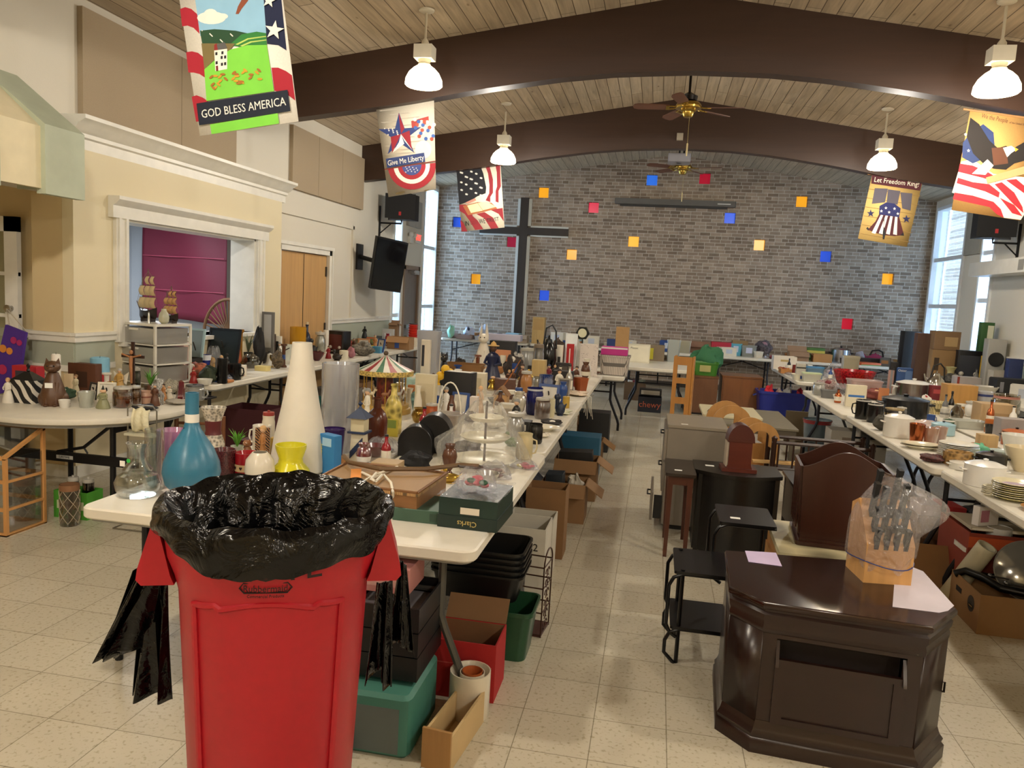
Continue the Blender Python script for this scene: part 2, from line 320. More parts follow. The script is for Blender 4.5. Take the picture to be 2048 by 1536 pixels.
# arched laminated beams
beamm=mat('3a2519',.45,0,'woody',6.)
BOT=[(0,3.92),(.7,3.90),(1.3,3.845),(2.1,3.73),(2.9,3.585),(4.05,3.43),(5.2,3.28)]
def beam(Y,th=.17):
 xs=[i*.25 for i in range(0,21)]
 def bz(d):
  for(a,za),(b,zb)in zip(BOT[:-1],BOT[1:]):
   if a<=d<=b:return za+(zb-za)*(d-a)/(b-a)
  return BOT[-1][1]
 xx=sorted(set([max(XL,RX-d)for d in xs]+[min(XR,RX+d)for d in xs]))
 poly=[(x,bz(abs(x-RX)))for x in xx]+[(x,roof(x)+.01)for x in reversed(xx)]
 b=MB();b.prism(poly,'y',Y,Y+th);return b
for Y in(0.3,4.15,7.9,11.75):
 o=beam(Y).build('arched_beam',beamm)
 tag(o,{0.3:'dark arched timber beam over the near end of the hall',4.15:'dark arched timber beam nearest the striped awning, ending at the left wall',7.9:'dark arched timber beam in front of the near ceiling fan',11.75:'dark arched timber beam behind the near ceiling fan'}[Y],'beam')
 o['kind']='structure';o.name='trim_beam'
 for k in('label','category'):del o[k]
# baseboards, chair rail, wainscot
t=MB()
for y0,y1 in((8.97,9.0),(10.66,13.25)):t.box(XL,XL+.03,y0,y1,1.12,1.19).box(XL,XL+.045,y0,y1,1.17,1.195)
t.box(XL+.1,XL+.13,5.47,5.96,1.12,1.19).box(XL+.1,XL+.145,5.46,5.96,1.17,1.195)
t.box(-5.0,XL+.1,5.47,5.50,1.12,1.19).box(-5.0,XL+.1,5.455,5.50,1.17,1.195).box(XF,-5.0,5.59,5.62,1.12,1.19)
t.box(XR-.03,XR,YN,13.1,1.12,1.19).box(XR-.045,XR,YN,13.1,1.17,1.195)
struct('trim_1',t,TRIMM)
w=MB()
for y0,y1,z0,z1 in((10.66,13.25,0,1.12),(8.97,9.0,0,1.12)):w.box(XL,XL+.012,y0,y1,z0,z1)
w.box(XL+.1,XL+.112,5.5,5.96,.93,1.12).box(-4.98,XL+.1,5.488,5.50,.93,1.12).box(XF,-4.98,5.608,5.62,.93,1.12).box(XR-.012,XR,YN,13.1,.9,1.12)
struct('trim_2',w,SAGE)
t=MB().box(XL+.1,XL+.12,5.5,5.96,.88,.93).box(-4.98,XL+.1,5.48,5.50,.88,.93).box(XF,-4.98,5.60,5.62,.88,.93).box(XR-.025,XR,YN,13.1,.86,.9)
struct('trim_3',t,TRIMM)
struct('baseboard_left',MB().box(XL,XL+.015,10.66,13.25,0,.1).box(XL+.1,XL+.115,5.5,8.97,0,.1).box(XF,-4.98,5.605,5.62,0,.1).box(-4.98,XL+.1,5.485,5.50,0,.1),TRIMM)
struct('baseboard_right',MB().box(XR-.015,XR,YN,13.1,0,.1),TRIMM)
struct('baseboard_back',MB().box(XL,XR,YB-.02,YB,0,.1),mat('3a332c',.6))
# cornice over the storefront
prof=[(0,2.66),(0,2.74),(.03,2.75),(.03,2.78),(.07,2.80),(.10,2.84),(.16,2.87),(.16,2.90),(0,2.90)]
t=MB();t.prism([(XL+.1+a,z)for a,z in prof]+[(XL,2.9),(XL,2.66)],'y',5.45,9.06)
struct('trim_4',t,TRIMM)
# casing of the pass-through
cx=XL+.1;t=MB()
for y0,y1 in((OP[0]-.16,OP[0]),(OP[1],OP[1]+.16)):
 t.box(cx,cx+.035,y0,y1,1.1,OP[3]);t.box(cx+.035,cx+.05,y0+.02,y0+.05,1.1,OP[3]).box(cx+.035,cx+.05,y1-.05,y1-.02,1.1,OP[3])
t.prism([(cx,OP[3]),(cx+.05,OP[3]),(cx+.05,OP[3]+.1),(cx+.08,OP[3]+.12),(cx+.11,OP[3]+.15),(cx+.11,OP[3]+.18),(cx,OP[3]+.18)],'y',OP[0]-.22,OP[1]+.22)
t.box(XL-.2,cx,OP[0],OP[0]+.02,1.1,OP[3]).box(XL-.2,cx,OP[1]-.02,OP[1],1.1,OP[3]).box(XL-.2,cx,OP[0],OP[1],OP[3]-.02,OP[3])
t.box(XL-.25,cx+.06,OP[0]-.1,OP[1]+.1,1.06,1.1)
struct('trim_5',t,TRIMM)
# room behind the pass-through
back=wallmat('grey_blue_wall','b9bfc6')
struct('wall_kitchen',MB().box(-7.3,-7.2,5.75,12.5,0,3).box(-7.3,XL-.2,12.4,12.5,0,3).box(-7.2,XL-.2,9.7,9.8,0,2.6).box(-7.3,XL-.2,5.73,5.8,0,3).box(-7.3,XL-.2,5.75,12.5,2.6,2.7),back)
# recessed frame around the closet doors (shallow raised border)
t=MB()
t.box(XL,XL+.03,9.0,11.47,2.55,2.6).box(XL,XL+.03,11.42,11.47,1.2,2.6)
struct('trim_6',t,WHITEW)
# closet double door
t=MB();t.box(XL,XL+.04,9.0,9.1,0,2.2).box(XL,XL+.04,10.56,10.66,0,2.2).box(XL,XL+.04,9.0,10.66,2.1,2.2).box(XL+.04,XL+.055,9.0,9.03,0,2.2).box(XL+.04,XL+.055,10.63,10.66,0,2.2).box(XL+.04,XL+.06,8.98,10.68,2.17,2.215)
struct('trim_7',t,TRIMM)
oak=mat('c99e66',.45,0,'wood',5.)
for i,(a,b,hy)in enumerate(((9.105,9.828,9.12),(9.832,10.555,10.54))):
 d=MB().box(XL-.05,XL-.01,a,b,.01,2.09).build('door_%d'%(i+1),oak);d['kind']='structure'
 h=MB()
 for z in(.25,1.0,1.8):h.box(XL-.01,XL+.002,hy-.02,hy+.02,z,z+.14)
 h.build('hinge',mat('4a4238',.4,.8),d)
MB().box(XL-.01,XL-.004,9.826,9.834,.02,2.08).build('meeting_gap',mat('3a2a1a',.8),bpy.data.objects['door_2'])
# grey exit door with closer
d=MB().box(XL-.06,XL-.02,14.05,14.85,.01,2.05).build('door_3',mat('7d6f66',.5));d['kind']='structure'
MB().box(XL-.02,XL+.05,14.5,14.8,1.97,2.05).box(XL-.02,XL+.10,14.3,14.34,2.0,2.03).build('door_closer',mat('a7a4a0',.35,.7),d)
MB().box(XL-.02,XL+.05,14.1,14.8,.95,1.01).build('push_bar',mat('8f8b86',.3,.8),d)
struct('trim_8',MB().box(XL-.02,XL+.02,13.97,14.05,0,2.12).box(XL-.02,XL+.02,14.85,14.93,0,2.12).box(XL-.02,XL+.02,13.97,14.93,2.05,2.13),mat('8a7460',.5))
# windows
def window(n,X,s,y0,y1,z0,z1,bars):
 fr=MB();w=.06
 def bx(ya,yb,za,zb,d0=-.12,d1=.03):fr.box(min(X+s*d0,X+s*d1),max(X+s*d0,X+s*d1),ya,yb,za,zb)
 bx(y0,y0+w,z0,z1);bx(y1-w,y1,z0,z1);bx(y0+w,y1-w,z0,z0+w,-.118,.028);bx(y0+w,y1-w,z1-w,z1,-.118,.028)
 for z in bars:bx(y0+w,y1-w,z-.035,z+.035,-.08,.0)
 o=fr.build('window_%d'%n,mat('e6ebee',.4));o['kind']='structure'
 MB().box(X-s*.065,X-s*.058,y0+w,y1-w,z0+w,z1-w).build('pane',mat('eef6ff',.03,0,'glass'),o)
 return o
window(1,XL,1,13.3,13.78,.5,2.98,(1.2,2.5))
window(2,XL,1,15.05,16.0,.25,3.78,(1.35,2.55))
window(3,XR,-1,13.15,13.68,.6,3.2,(2.0,2.75))
window(4,XR,-1,14.4,15.95,.25,3.72,(1.9,2.75))
# brick return outside the right-hand window and ground outside
struct('wall_outside',MB().box(XR+.9,XR+1.1,14.4,18,0,5),bm_)
# french door standing open at the far left
P1,P2=onz(2,900,.05),onz(42,900,.05)
d=MB();dx0,dx1,dy=-6.02,-5.12,5.5
d.box(dx0,dx0+.12,dy,dy+.045,.01,2.1).box(dx1-.12,dx1,dy,dy+.045,.01,2.1).box(dx0,dx1,dy,dy+.045,.01,.28).box(dx0,dx1,dy,dy+.045,1.98,2.1)
d.box((dx0+dx1)/2-.015,(dx0+dx1)/2+.015,dy+.01,dy+.035,.28,1.98)
for z in(.62,.96,1.3,1.64):d.box(dx0,dx1,dy+.01,dy+.035,z-.015,z+.015)
d=d.build('door_4',mat('e8e6df',.35));d['kind']='structure'
MB().box(dx0+.12,dx1-.12,dy+.02,dy+.025,.28,1.98).build('door_glass',mat('e6eef0',.03,0,'glass'),d)
kb=MB();kb.T=TR(dx1-.06,dy,1.36)@Matrix.Rotation(PI/2,4,'X');kb.lathe([(0,0),(.022,0),(.016,.02),(.028,.035),(.03,.05),(0,.06)],16)
kb.build('door_knob',mat('b9b6ae',.2,.9),d)
# striped awning on the upper left wall
aw=thing('striped_awning','sage and cream striped wooden awning on the upper left wall','awning',(XL+.002,5.08,2.24))
cols=[mat('b6bda6',.6),mat('e0d3b0',.6)]
Lw=1.45
for k in range(6):
 y1=-k*.37;y0=y1-.37;b=MB();ov=.035 if k%2==0 else 0.
 b.prism([(0,.84),(.515+ov,.41+ov*.5),(.515+ov,.0-ov),(.48,.0-ov),(.48,.39),(0,.80)],'y',y0,y1)
 b.build('awning_stripe',cols[k%2],aw)
MB().prism([(0,.78),(.475,.38),(.475,.03),(0,.03)],'y',-.02,-.005).build('end_board',cols[0],aw)
# acoustic panels
pm=mat('a8967c',.9,0,'fabric',6.)
for(y0,y1,z0,z1,lb,seams)in((5.68,8.0,2.93,3.78,'large brown fabric acoustic panel above the cornice',(7.0,)),(9.33,11.75,2.88,3.66,'brown fabric acoustic panel above the closet doors',(10.1,10.9))):
 t=thing('acoustic_panel',lb,'acoustic panel',(XL,(y0+y1)/2,z0));ys=[y0]+list(seams)+[y1];cy=(y0+y1)/2
 for a,b in zip(ys[:-1],ys[1:]):MB().box(.001,.05,a-cy+.003,b-cy-.003,0,z1-z0).build('panel_board',pm,t)
t=thing('acoustic_panel','small grey acoustic panel above the exit sign','acoustic panel',(XL,14.42,2.86));MB().box(.001,.05,-.4,.4,0,.5).build('panel_board',mat('aaa79f',.9),t)
t=thing('acoustic_panel','grey acoustic panel on the pier beside the right window','acoustic panel',(XR,14.02,2.75));MB().box(-.05,-.001,-.32,.32,0,.95).build('panel_board',mat('a09c90',.9),t)
# cross on the brick wall
t=thing('wall_cross','tall dark wooden cross with pale edges on the brick wall','cross',(-2.84,YB,0));cw=mat('33291f',.6,0,'wood',5.);ce=mat('cfd2cc',.5)
MB().box(-.085,.085,-.09,-.005,.80,3.68).build('upright',cw,t)
MB().box(-.93,.93,-.088,-.007,2.93,3.08).build('crossbar',cw,t)
e=MB()
for sx in(-1,1):e.box(sx*.115-.03,sx*.115+.03,-.06,-.004,.80,2.90);e.box(sx*.115-.03,sx*.115+.03,-.06,-.004,3.11,3.66)
for z in(2.90,3.08):
 for sx in(-1,1):e.box(min(sx*.145,sx*.93),max(sx*.145,sx*.93),-.06,-.004,z,z+.035)
e.build('edge_strip',ce,t)
# roller screen case
a,b=ony(1230,403,YB-.15),ony(1472,411,YB-.15)
t=thing('roller_screen','long dark roller screen case on the brick wall','projection screen',((a.x+b.x)/2,YB,3.62));hw=(b.x-a.x)/2
MB().rbox(-hw,hw,-.14,-.003,0,.11,.02).build('case',mat('57544e',.5),t)
MB().box(-hw+.1,hw-.15,-.10,-.07,-.04,0).build('screen_bar',mat('2a2826',.6),t)
MB().box(hw-.35,hw-.1,-.143,-.14,.04,.06).build('maker_mark',mat('c8c6c0',.5),t)
# pendant lamps
def pendant():
 t=thing('pendant_lamp','','lamp')
 MB().box(-.085,.085,-.075,.075,.0,.12).build('ballast_box',mat('e8e2d2',.4),t)
 MB().lathe([(.055,-.06),(.06,-.045),(.05,-.03),(.06,-.01),(.06,0)],20).build('collar',mat('d9cfae',.4),t)
 b=MB();b.caps=False;b.lathe([(.160,-.238),(.174,-.226),(.168,-.175),(.14,-.12),(.1,-.08),(.062,-.055)],28).build('bell_shade',mat('fff0d0',.3,0,'emit',6.),t)
 MB().sph((0,0,-.15),.045,.045,.06).build('bulb',mat('fff4dd',.3,0,'emit',25.),t)
 MB().lathe([(.035,.12),(.035,.155),(.012,.19),(.012,1.0)],12).build('stem',mat('d8cfb8',.4),t)
 MB().lathe([(.012,.97),(.07,.985),(.075,1.0)],20).build('canopy',mat('e4ddca',.4),t)
 return t
proto=pendant();LBL=['bright white pendant lamp in front of the near beam, left side of the hall','bright white pendant lamp hanging beyond the first beam on the left','bright white pendant lamp above the bell banner on the right','bright white pendant lamp at the far right above the eagle banner']
for i,(x,y)in enumerate(LAMPS):
 zt=roof(x);z0={0:3.80,1:3.70,2:3.74,3:3.76}.get(i,3.76)
 o=proto if i==0 else copy_tree(proto);o.location=(x,y,z0)
 o['label']=LBL[i]if i<4 else 'white pendant lamp over the near end of the hall'
 o['group']='bell pendant lamps'
 for ch in o.children:
  n=ch.name.split('.')[0]
  if n=='stem':ch.scale=(1,1,1.);ch.data=ch.data.copy();ch.data.transform(Matrix.Identity(4));[setattr(v,'co',Vector((v.co.x,v.co.y,zt-z0)))for v in ch.data.vertices if v.co.z>.9]
  if n=='canopy':ch.location=(0,0,zt-z0-1.0)
 ld=bpy.data.lights.new('lamp_light','POINT');ld.energy=LAMP_W;ld.color=LAMP_COL;ld.shadow_soft_size=.09
 lo=bpy.data.objects.new('lamp_light',ld);COL.objects.link(lo);lo.location=(0,0,-.30);lo.parent=o
# ceiling fans
def fan(name,label,loc,rz,blades,brass=True):
 t=thing(name,label,'ceiling fan',loc,rz);br_=mat('b99a4a',.22,.95)
 MB().lathe([(0,-.12),(.05,-.115),(.065,-.09),(.07,-.06),(.09,-.05),(.09,-.03)],24).build('switch_cup',br_,t)
 MB().lathe([(.09,-.03),(.15,-.02),(.155,.0),(.14,.03),(.12,.05),(.10,.055),(.03,.06)],28).build('motor_housing',br_,t)
 MB().lathe([(.03,.06),(.09,.07),(.1,.12),(.03,.16),(.015,.17),(.015,roof(loc[0])-loc[2])],16).build('downrod',mat('1d1712',.4,.6),t)
 for a in blades:
  T=Matrix.Rotation(a,4,'Z')@Matrix.Rotation(math.radians(13),4,'X')
  b=MB();b.T=T;b.prism([(.22,-.05),(.3,-.062),(.58,-.068),(.63,-.05),(.645,0),(.63,.05),(.58,.068),(.3,.062),(.22,.05)],'z',-.012,-.004);b.build('blade',mat('6b4534',.5,0,'woody',6.),t)
  k=MB();k.T=T;k.tube([(.10,0,.0),(.17,.03,-.012),(.25,.035,-.015)],.008).tube([(.10,0,.0),(.17,-.03,-.012),(.25,-.035,-.015)],.008).box(.22,.26,-.045,.045,-.02,-.012);k.build('blade_iron',br_,t)
 MB().tube([(.02,0,-.12),(.02,0,-.42)],.002).build('pull_chain',mat('c8b87a',.3,.8),t)
 MB().lathe([(.008,-.56),(.01,-.42),(.004,-.41)],10,.02).build('pull_handle',mat('d9c894',.5),t)
 return t
fp=ony(1377,214,9.6);fan('ceiling_fan','brass ceiling fan with brown wooden blades between the two beams',(fp.x,9.6,fp.z),.1,[math.radians(a)for a in(-8,35,108,178,250)])
fp=ony(1366,335,13.6);fan('ceiling_fan','smaller looking brass ceiling fan far back under the ridge',(fp.x,13.6,fp.z),.0,[math.radians(a)for a in(-12,60,132,204,276)])
# projector hung under the second beam
pp=ony(1362,308,12.4);t=thing('projector','grey projector hanging from the ceiling behind the second beam','projector',(pp.x-.02,12.5,pp.z-.12))
MB().rbox(-.17,.17,-.16,.16,0,.12,.03).build('body',mat('8c8a90',.4),t);MB().lathe([(0,0),(.04,0),(.045,.03)],16).build('lens',mat('15151a',.1),t)
MB().lathe([(.06,.12),(.06,.13),(.015,.14),(.015,roof(pp.x)-pp.z+.12)],12).build('ceiling_pole',mat('2a2a2a',.5),t)
pp=ony(1360,273,11.70);t=thing('junction_box','small grey square box on the second beam under the near fan','electrical box',(pp.x,11.75,pp.z))
MB().box(-.045,.045,-.05,-.001,-.05,.05).build('box',mat('9d9484',.5),t)
t=thing('kitchen_fill_panel','added fill light panel inside the kitchen pass-through room','lamp',(-6.0,8.0,2.58));MB().rbox(-.2,.2,-.6,.6,-.06,0,.04).build('glow_panel',mat('f2f4f8',.4,0,'emit',3.),t)  # glowing panel out of view, added to brighten the otherwise black kitchen
ld=bpy.data.lights.new('kitchen_fill','AREA');ld.energy=55;ld.color=(.85,.92,1.);ld.shape='RECTANGLE';ld.size=.4;ld.size_y=1.2  # fill lamp added under the panel, no visible source
lo=bpy.data.objects.new('kitchen_fill',ld);COL.objects.link(lo);lo.location=(0,0,-.07);lo.parent=t

# generic small things: each kind returns [(part name, MB, material)], a nested list gives sub-parts
PRO=dict(vase=[(.55,0),(.75,.05),(1,.35),(.9,.6),(.45,.82),(.5,.92),(.7,1)],cyl=[(.96,0),(1,.03),(1,1)],tumbler=[(.72,0),(.76,.04),(1,1)],bottle=[(.9,0),(1,.04),(1,.55),(.8,.68),(.38,.78),(.33,.95),(.42,.96),(.42,1)],genie=[(.42,0),(.62,.05),(.9,.13),(1,.24),(.95,.34),(.75,.47),(.48,.58),(.3,.66),(.235,.72),(.235,1)],cone=[(.9,0),(1,.02),(.99,.1),(.9,.25),(.66,.5),(.5,.7),(.38,.88),(.335,1)],hour=[(.62,0),(.9,.06),(1,.2),(.95,.32),(.64,.5),(.6,.62),(.78,.9),(.8,1)],bulb=[(.45,0),(.9,.15),(1,.4),(.85,.68),(.5,.85),(.45,1)],ball=[(.35,0),(.8,.15),(1,.45),(.9,.78),(.6,.95),(.5,1)],bowl=[(.35,0),(.42,.05),(.75,.4),(1,1)],goblet=[(.6,0),(.6,.03),(.12,.08),(.1,.45),(.5,.55),(.85,.75),(.8,1)],decanter=[(.78,0),(.8,.02),(.95,.12),(1,.26),(.86,.4),(.62,.45),(.66,.5),(.5,.58),(.36,.68),(.36,.85),(.5,1)],bell=[(1,0),(.95,.05),(.7,.25),(.6,.6),(.5,.9),(.0,1)],urn=[(.5,0),(.5,.04),(.25,.12),(.8,.35),(1,.6),(.8,.82),(.55,.88),(.75,1)],crock=[(.85,0),(1,.1),(1,.8),(.9,.88),(.95,1)],flare=[(.6,0),(.8,.2),(.85,.4),(.55,.6),(.62,.8),(.95,1)],jug=[(.7,0),(.95,.15),(1,.35),(.7,.65),(.5,.8),(.55,1)],pillar=[(1,0),(1,.06),(.6,.1),(.55,.14),(.5,.5),(.55,.86),(.6,.9),(1,.94),(1,1)],bucket=[(.78,0),(.8,.02),(.98,.94),(1.03,.95),(1.03,1)])
def prof(p,w,h,opened=True,t=.06,floor=.05):
 P=[(r*w/2,z*h)for r,z in PRO[p]]
 if opened and P[-1][0]>1e-4:
  th=t*w/2;inn=[(max(r-th,.001),z)for r,z in P if z>floor*h*1.5]
  P=P+list(reversed(inn));P.append((0,max(floor*h,inn[0][1]*.6 if False else floor*h)))
 P=[(0,P[0][1])]+P if P[0][0]>1e-4 else P
 return P
def lathe(p,w,h,opened=True,seg=24,t=.06,sx=1.,sy=1.):return MB().lathe(prof(p,w,h,opened,t),seg,0,0,sx,sy)
def M_(c,o,r=.4):return mat(c,o.get('ro',r),o.get('me',0.),o.get('mk',''),o.get('ms',8.))
def tagpart(w,h,y,z,x=0,c='f4f2ea',rot=0.,name='price_tag'):
 b=MB();b.T=TR(x,y,z)@Matrix.Rotation(rot,4,'Y');b.box(-w/2,w/2,-.0012,.0,-h/2,h/2)
 return(name,b,mat(c,.7))
def k_vessel(w,h,d,c,c2,o):
 p=o.get('p','vase');L=[(o.get('bn','body'),lathe(p,w,h,True,o.get('seg',24)),M_(c,o,.25))]
 if c2:
  a,b=o.get('band',(.4,.55));P=PRO[p]
  def rad(z):
   for(r0,z0),(r1,z1)in zip(P[:-1],P[1:]):
    if z0<=z<=z1:return r0+(r1-r0)*(z-z0)/max(1e-6,z1-z0)
   return P[-1][0]
  q=[(rad(a+(b-a)*i/4)*w/2*1.012+.0005,(a+(b-a)*i/4)*h)for i in range(5)];m=MB();m.caps=False;m.lathe(q,24);L.append((o.get('band_name','painted_band'),m,mat(c2,.4)))
 if o.get('handle'):
  s=o['handle'];x=w/2*.92;L.append(('handle',MB().tube([(s*x,0,h*.8),(s*(x+w*.25),0,h*.75),(s*(x+w*.3),0,h*.5),(s*(x+w*.2),0,h*.28),(s*x*.95,0,h*.22)],w*.05,7),M_(c,o,.25)))
 if o.get('fill'):L.append(('contents',MB().lathe([(0,.06*h),(w*.4,.06*h),(w*.42,h*o.get('fl',.7)),(0,h*o.get('fl',.7))],18),mat(o['fill'],.7,0,'mottle',60)))
 return L
def k_jar(w,h,d,c,c2,o):
 L=k_vessel(w,h*.86,d,c,None,dict(o,p=o.get('p','crock')));L.append(('lid',MB().lathe([(0,h*.84),(w*.44,h*.84),(w*.46,h*.87),(w*.44,h*.95),(.1*w,h*.96),(.1*w,h),(0,h)],20),mat(c2 or 'b9b4a8',.35,o.get('lm',0.))))
 return L
def k_mug(w,h,d,c,c2,o):return k_vessel(w,h,d,c,c2,dict({'p':'cyl','handle':o.get('side',1)},**o))
def k_plate(w,h,d,c,c2,o):
 r=w/2;h=max(h,.012);L=[('rim',MB().lathe([(0,0),(r*.6,0),(r*.66,h*.35),(r,h),(r*.985,h+.003),(r*.64,h*.5),(r*.58,.004),(0,.004)],32,0,0,1,o.get('sy',1.)),M_(c,o,.2))]
 if c2:L.append(('centre',MB().lathe([(0,.0045),(r*.55,.0045),(r*.55,.006),(0,.006)],28,0,0,1,o.get('sy',1.)),mat(c2,.3)))
 return L
def k_box(w,h,d,c,c2,o):
 r=o.get('r',.004);L=[('body',MB().rbox(-w/2,w/2,-d/2,d/2,0,h,min(r,w*.3,d*.3),2,min(r*.5,h*.2)),M_(c,o,.55))]
 if c2 and not o.get('lid'):
  a,b,e,f=o.get('lab',(.2,.8,.25,.75));L.append((o.get('ln','printed_label'),MB().box(-w/2+a*w,-w/2+b*w,-d/2-.0012,-d/2,e*h,f*h),mat(c2,.6)))
 if o.get('lid'):L.append(('lid',MB().rbox(-w/2-.003,w/2+.003,-d/2-.003,d/2+.003,h*.8,h+.004,.006,2),mat(c2 or c,.5)))
 if o.get('top'):L.append(('top_panel',MB().box(-w*.4,w*.4,-d*.4,d*.4,h,h+.0015),mat(o['top'],.6)))
 if o.get('tx'):L.append(('TEXT',(o['tx'],o.get('ts',h*.3),o.get('tc','222222'),(o.get('tp',(0,.5))[0]*w,-d/2-.002,o.get('tp',(0,.5))[1]*h),o.get('tr',0)),None))
 return L
def k_carton(w,h,d,c,c2,o):
 t=min(.006,w*.03);b=MB().box(-w/2,w/2,-d/2,d/2,0,t).box(-w/2,-w/2+t,-d/2,d/2,t,h).box(w/2-t,w/2,-d/2,d/2,t,h).box(-w/2+t,w/2-t,-d/2,-d/2+t,t,h).box(-w/2+t,w/2-t,d/2-t,d/2,t,h)
 L=[('body',b,M_(c,o,.8))];fl=o.get('flaps',2)
 def flap(T,ln,wd):m=MB();m.T=T;m.box(-ln/2,ln/2,0,wd,-t/2,t/2);return m
 if o.get('fc'):L.append(('inside',MB().box(-w/2+t,w/2-t,d/2-t-.002,d/2-t,t,h-.002).box(-w/2+t,w/2-t,-d/2+t,d/2-t-.002,t,t+.002),mat(o['fc'],.8)))
 if 1<=fl<4:L.append(('flap',flap(TR(0,-d/2,h)@Matrix.Rotation(PI,4,'Z')@Matrix.Rotation(o.get('fa',-.8),4,'X'),w*.98,min(d*.45,.18)),M_(c,o,.8)))
 if 2<=fl<4:L.append(('flap',flap(TR(w/2,0,h)@Matrix.Rotation(-PI/2,4,'Z')@Matrix.Rotation(-.6,4,'X'),d*.98,min(w*.45,.16)),M_(c,o,.8)))
 if fl>=3:L.append(('flap',flap(TR(0,d/2,h)@Matrix.Rotation(.9,4,'X'),w*.98,min(d*.5,.2)),mat(o.get('fc',c),.8)))
 if c2:a,q,e,f=o.get('lab',(.3,.7,.3,.8));L.append((o.get('ln','paper_label'),MB().box(-w/2+a*w,-w/2+q*w,-d/2-.0015,-d/2,e*h,f*h),mat(c2,.7)))
 if o.get('stuff'):L+=stuffing(w,d,h,o['stuff'],o.get('seed',1))
 if o.get('tx'):L.append(('TEXT',(o['tx'],o.get('ts',h*.3),o.get('tc','222222'),(o.get('tp',(0,.5))[0]*w,-d/2-.002,o.get('tp',(0,.5))[1]*h),o.get('tr',0)),None))
 return L
EXTRA=[]
def stuffing(w,d,h,cols,seed):EXTRA.append((w,d,h,cols,seed));return[]
def k_tub(w,h,d,c,c2,o):
 b=MB();r=min(w,d)*.15;t=.006
 def ring(sw,z,ins=0):
  o_=[]
  hw,hd=w/2*sw-ins,d/2*sw-ins
  for k,(cx,cy)in enumerate(((1,1),(-1,1),(-1,-1),(1,-1))):
   for i in range(5):a=k*PI/2+i*PI/8;o_.append((cx*(hw-r)+r*math.cos(a),cy*(hd-r)+r*math.sin(a),z))
  return o_
 R_=[ring(.86,0),ring(.97,h*.92),ring(1.02,h*.92),ring(1.02,h),ring(.97,h),ring(.84,.01,t)];n=20;vs=[p for q in R_ for p in q]
 fs=[(k*n+i,k*n+(i+1)%n,(k+1)*n+(i+1)%n,(k+1)*n+i)for k in range(5)for i in range(n)]+[tuple(reversed(range(n))),tuple(5*n+i for i in range(n))]
 L=[('body',b.raw(vs,fs,True),M_(c,o,.35))]
 if o.get('lid'):L.append(('lid',MB().rbox(-w/2*1.03,w/2*1.03,-d/2*1.03,d/2*1.03,h,h+.015,r,4),mat(c2 or c,.4)))
 elif c2:L.append(('paper_label',MB().box(-w*.2,w*.2,-d/2*.97-.004,-d/2*.97-.003,h*.3,h*.8),mat(c2,.7)))
 if o.get('handles'):L+=[('handle',MB().tube([(s*w*.5,-d*.12,h*.85),(s*w*.56,-d*.08,h*.8),(s*w*.56,d*.08,h*.8),(s*w*.5,d*.12,h*.85)],.008),M_(c,o,.35))for s in(-1,1)]
 if o.get('stuff'):L+=stuffing(w,d,h,o['stuff'],o.get('seed',2))
 return L
def k_basket(w,h,d,c,c2,o):
 P=k_tub(w,h,d,c,None,dict(o,mk=o.get('mk','wicker'),ms=o.get('ms',30.)))
 if o.get('arch'):P.append(('handle',MB().tube([(-w*.45*math.cos(a),0,h+h*o['arch']*math.sin(a))for a in[PI*i/14 for i in range(15)]],w*.03,7),mat(c2 or c,.5)))
 return P
def k_book(w,h,d,c,c2,o):
 return[('cover',MB().box(-w/2,w/2,-d/2,d/2,0,.003).box(-w/2,w/2,-d/2,d/2,h-.003,h).box(-w/2,-w/2+.003,-d/2,d/2,.003,h-.003),mat(c,.5)),('pages',MB().box(-w/2+.004,w/2-.004,-d/2+.004,d/2-.004,.003,h-.003),mat('e8e0cc',.8))]
def k_frame(w,h,d,c,c2,o):
 f=min(w,h)*o.get('fw',.12);T=Matrix.Rotation(-o.get('lean',.2),4,'X');a=MB();a.T=T
 a.box(-w/2,w/2,0,.02,0,f).box(-w/2,w/2,0,.02,h-f,h).box(-w/2,-w/2+f,0,.02,f,h-f).box(w/2-f,w/2,0,.02,f,h-f)
 p=MB();p.T=T;p.box(-w/2+f,w/2-f,.008,.015,f,h-f);q=MB();q.tube([(0,.015,h*.7),(0,.02+h*.35,.004)],.006)
 return[('frame',a,M_(c,o,.4)),(o.get('pn','picture'),p,mat(c2 or 'd8d2c4',.3,0,'mottle' if o.get('art')else '',14)),('easel_back',q,mat('2a2420',.7))]
def k_candle(w,h,d,c,c2,o):
 L=[('wax',MB().lathe([(0,0),(w/2,0),(w/2,h*.97),(w*.42,h),(w*.3,h*.97),(0,h*.96)],20),mat(c,.45)),('wick',MB().tube([(0,0,h*.95),(.001,0,h+.012)],.0015),mat('2a211b',.8))]
 if c2:L.append(('lower_layer',MB().lathe([(w/2*1.01,0),(w/2*1.01,h*.5)],20),mat(c2,.4)))
 return L
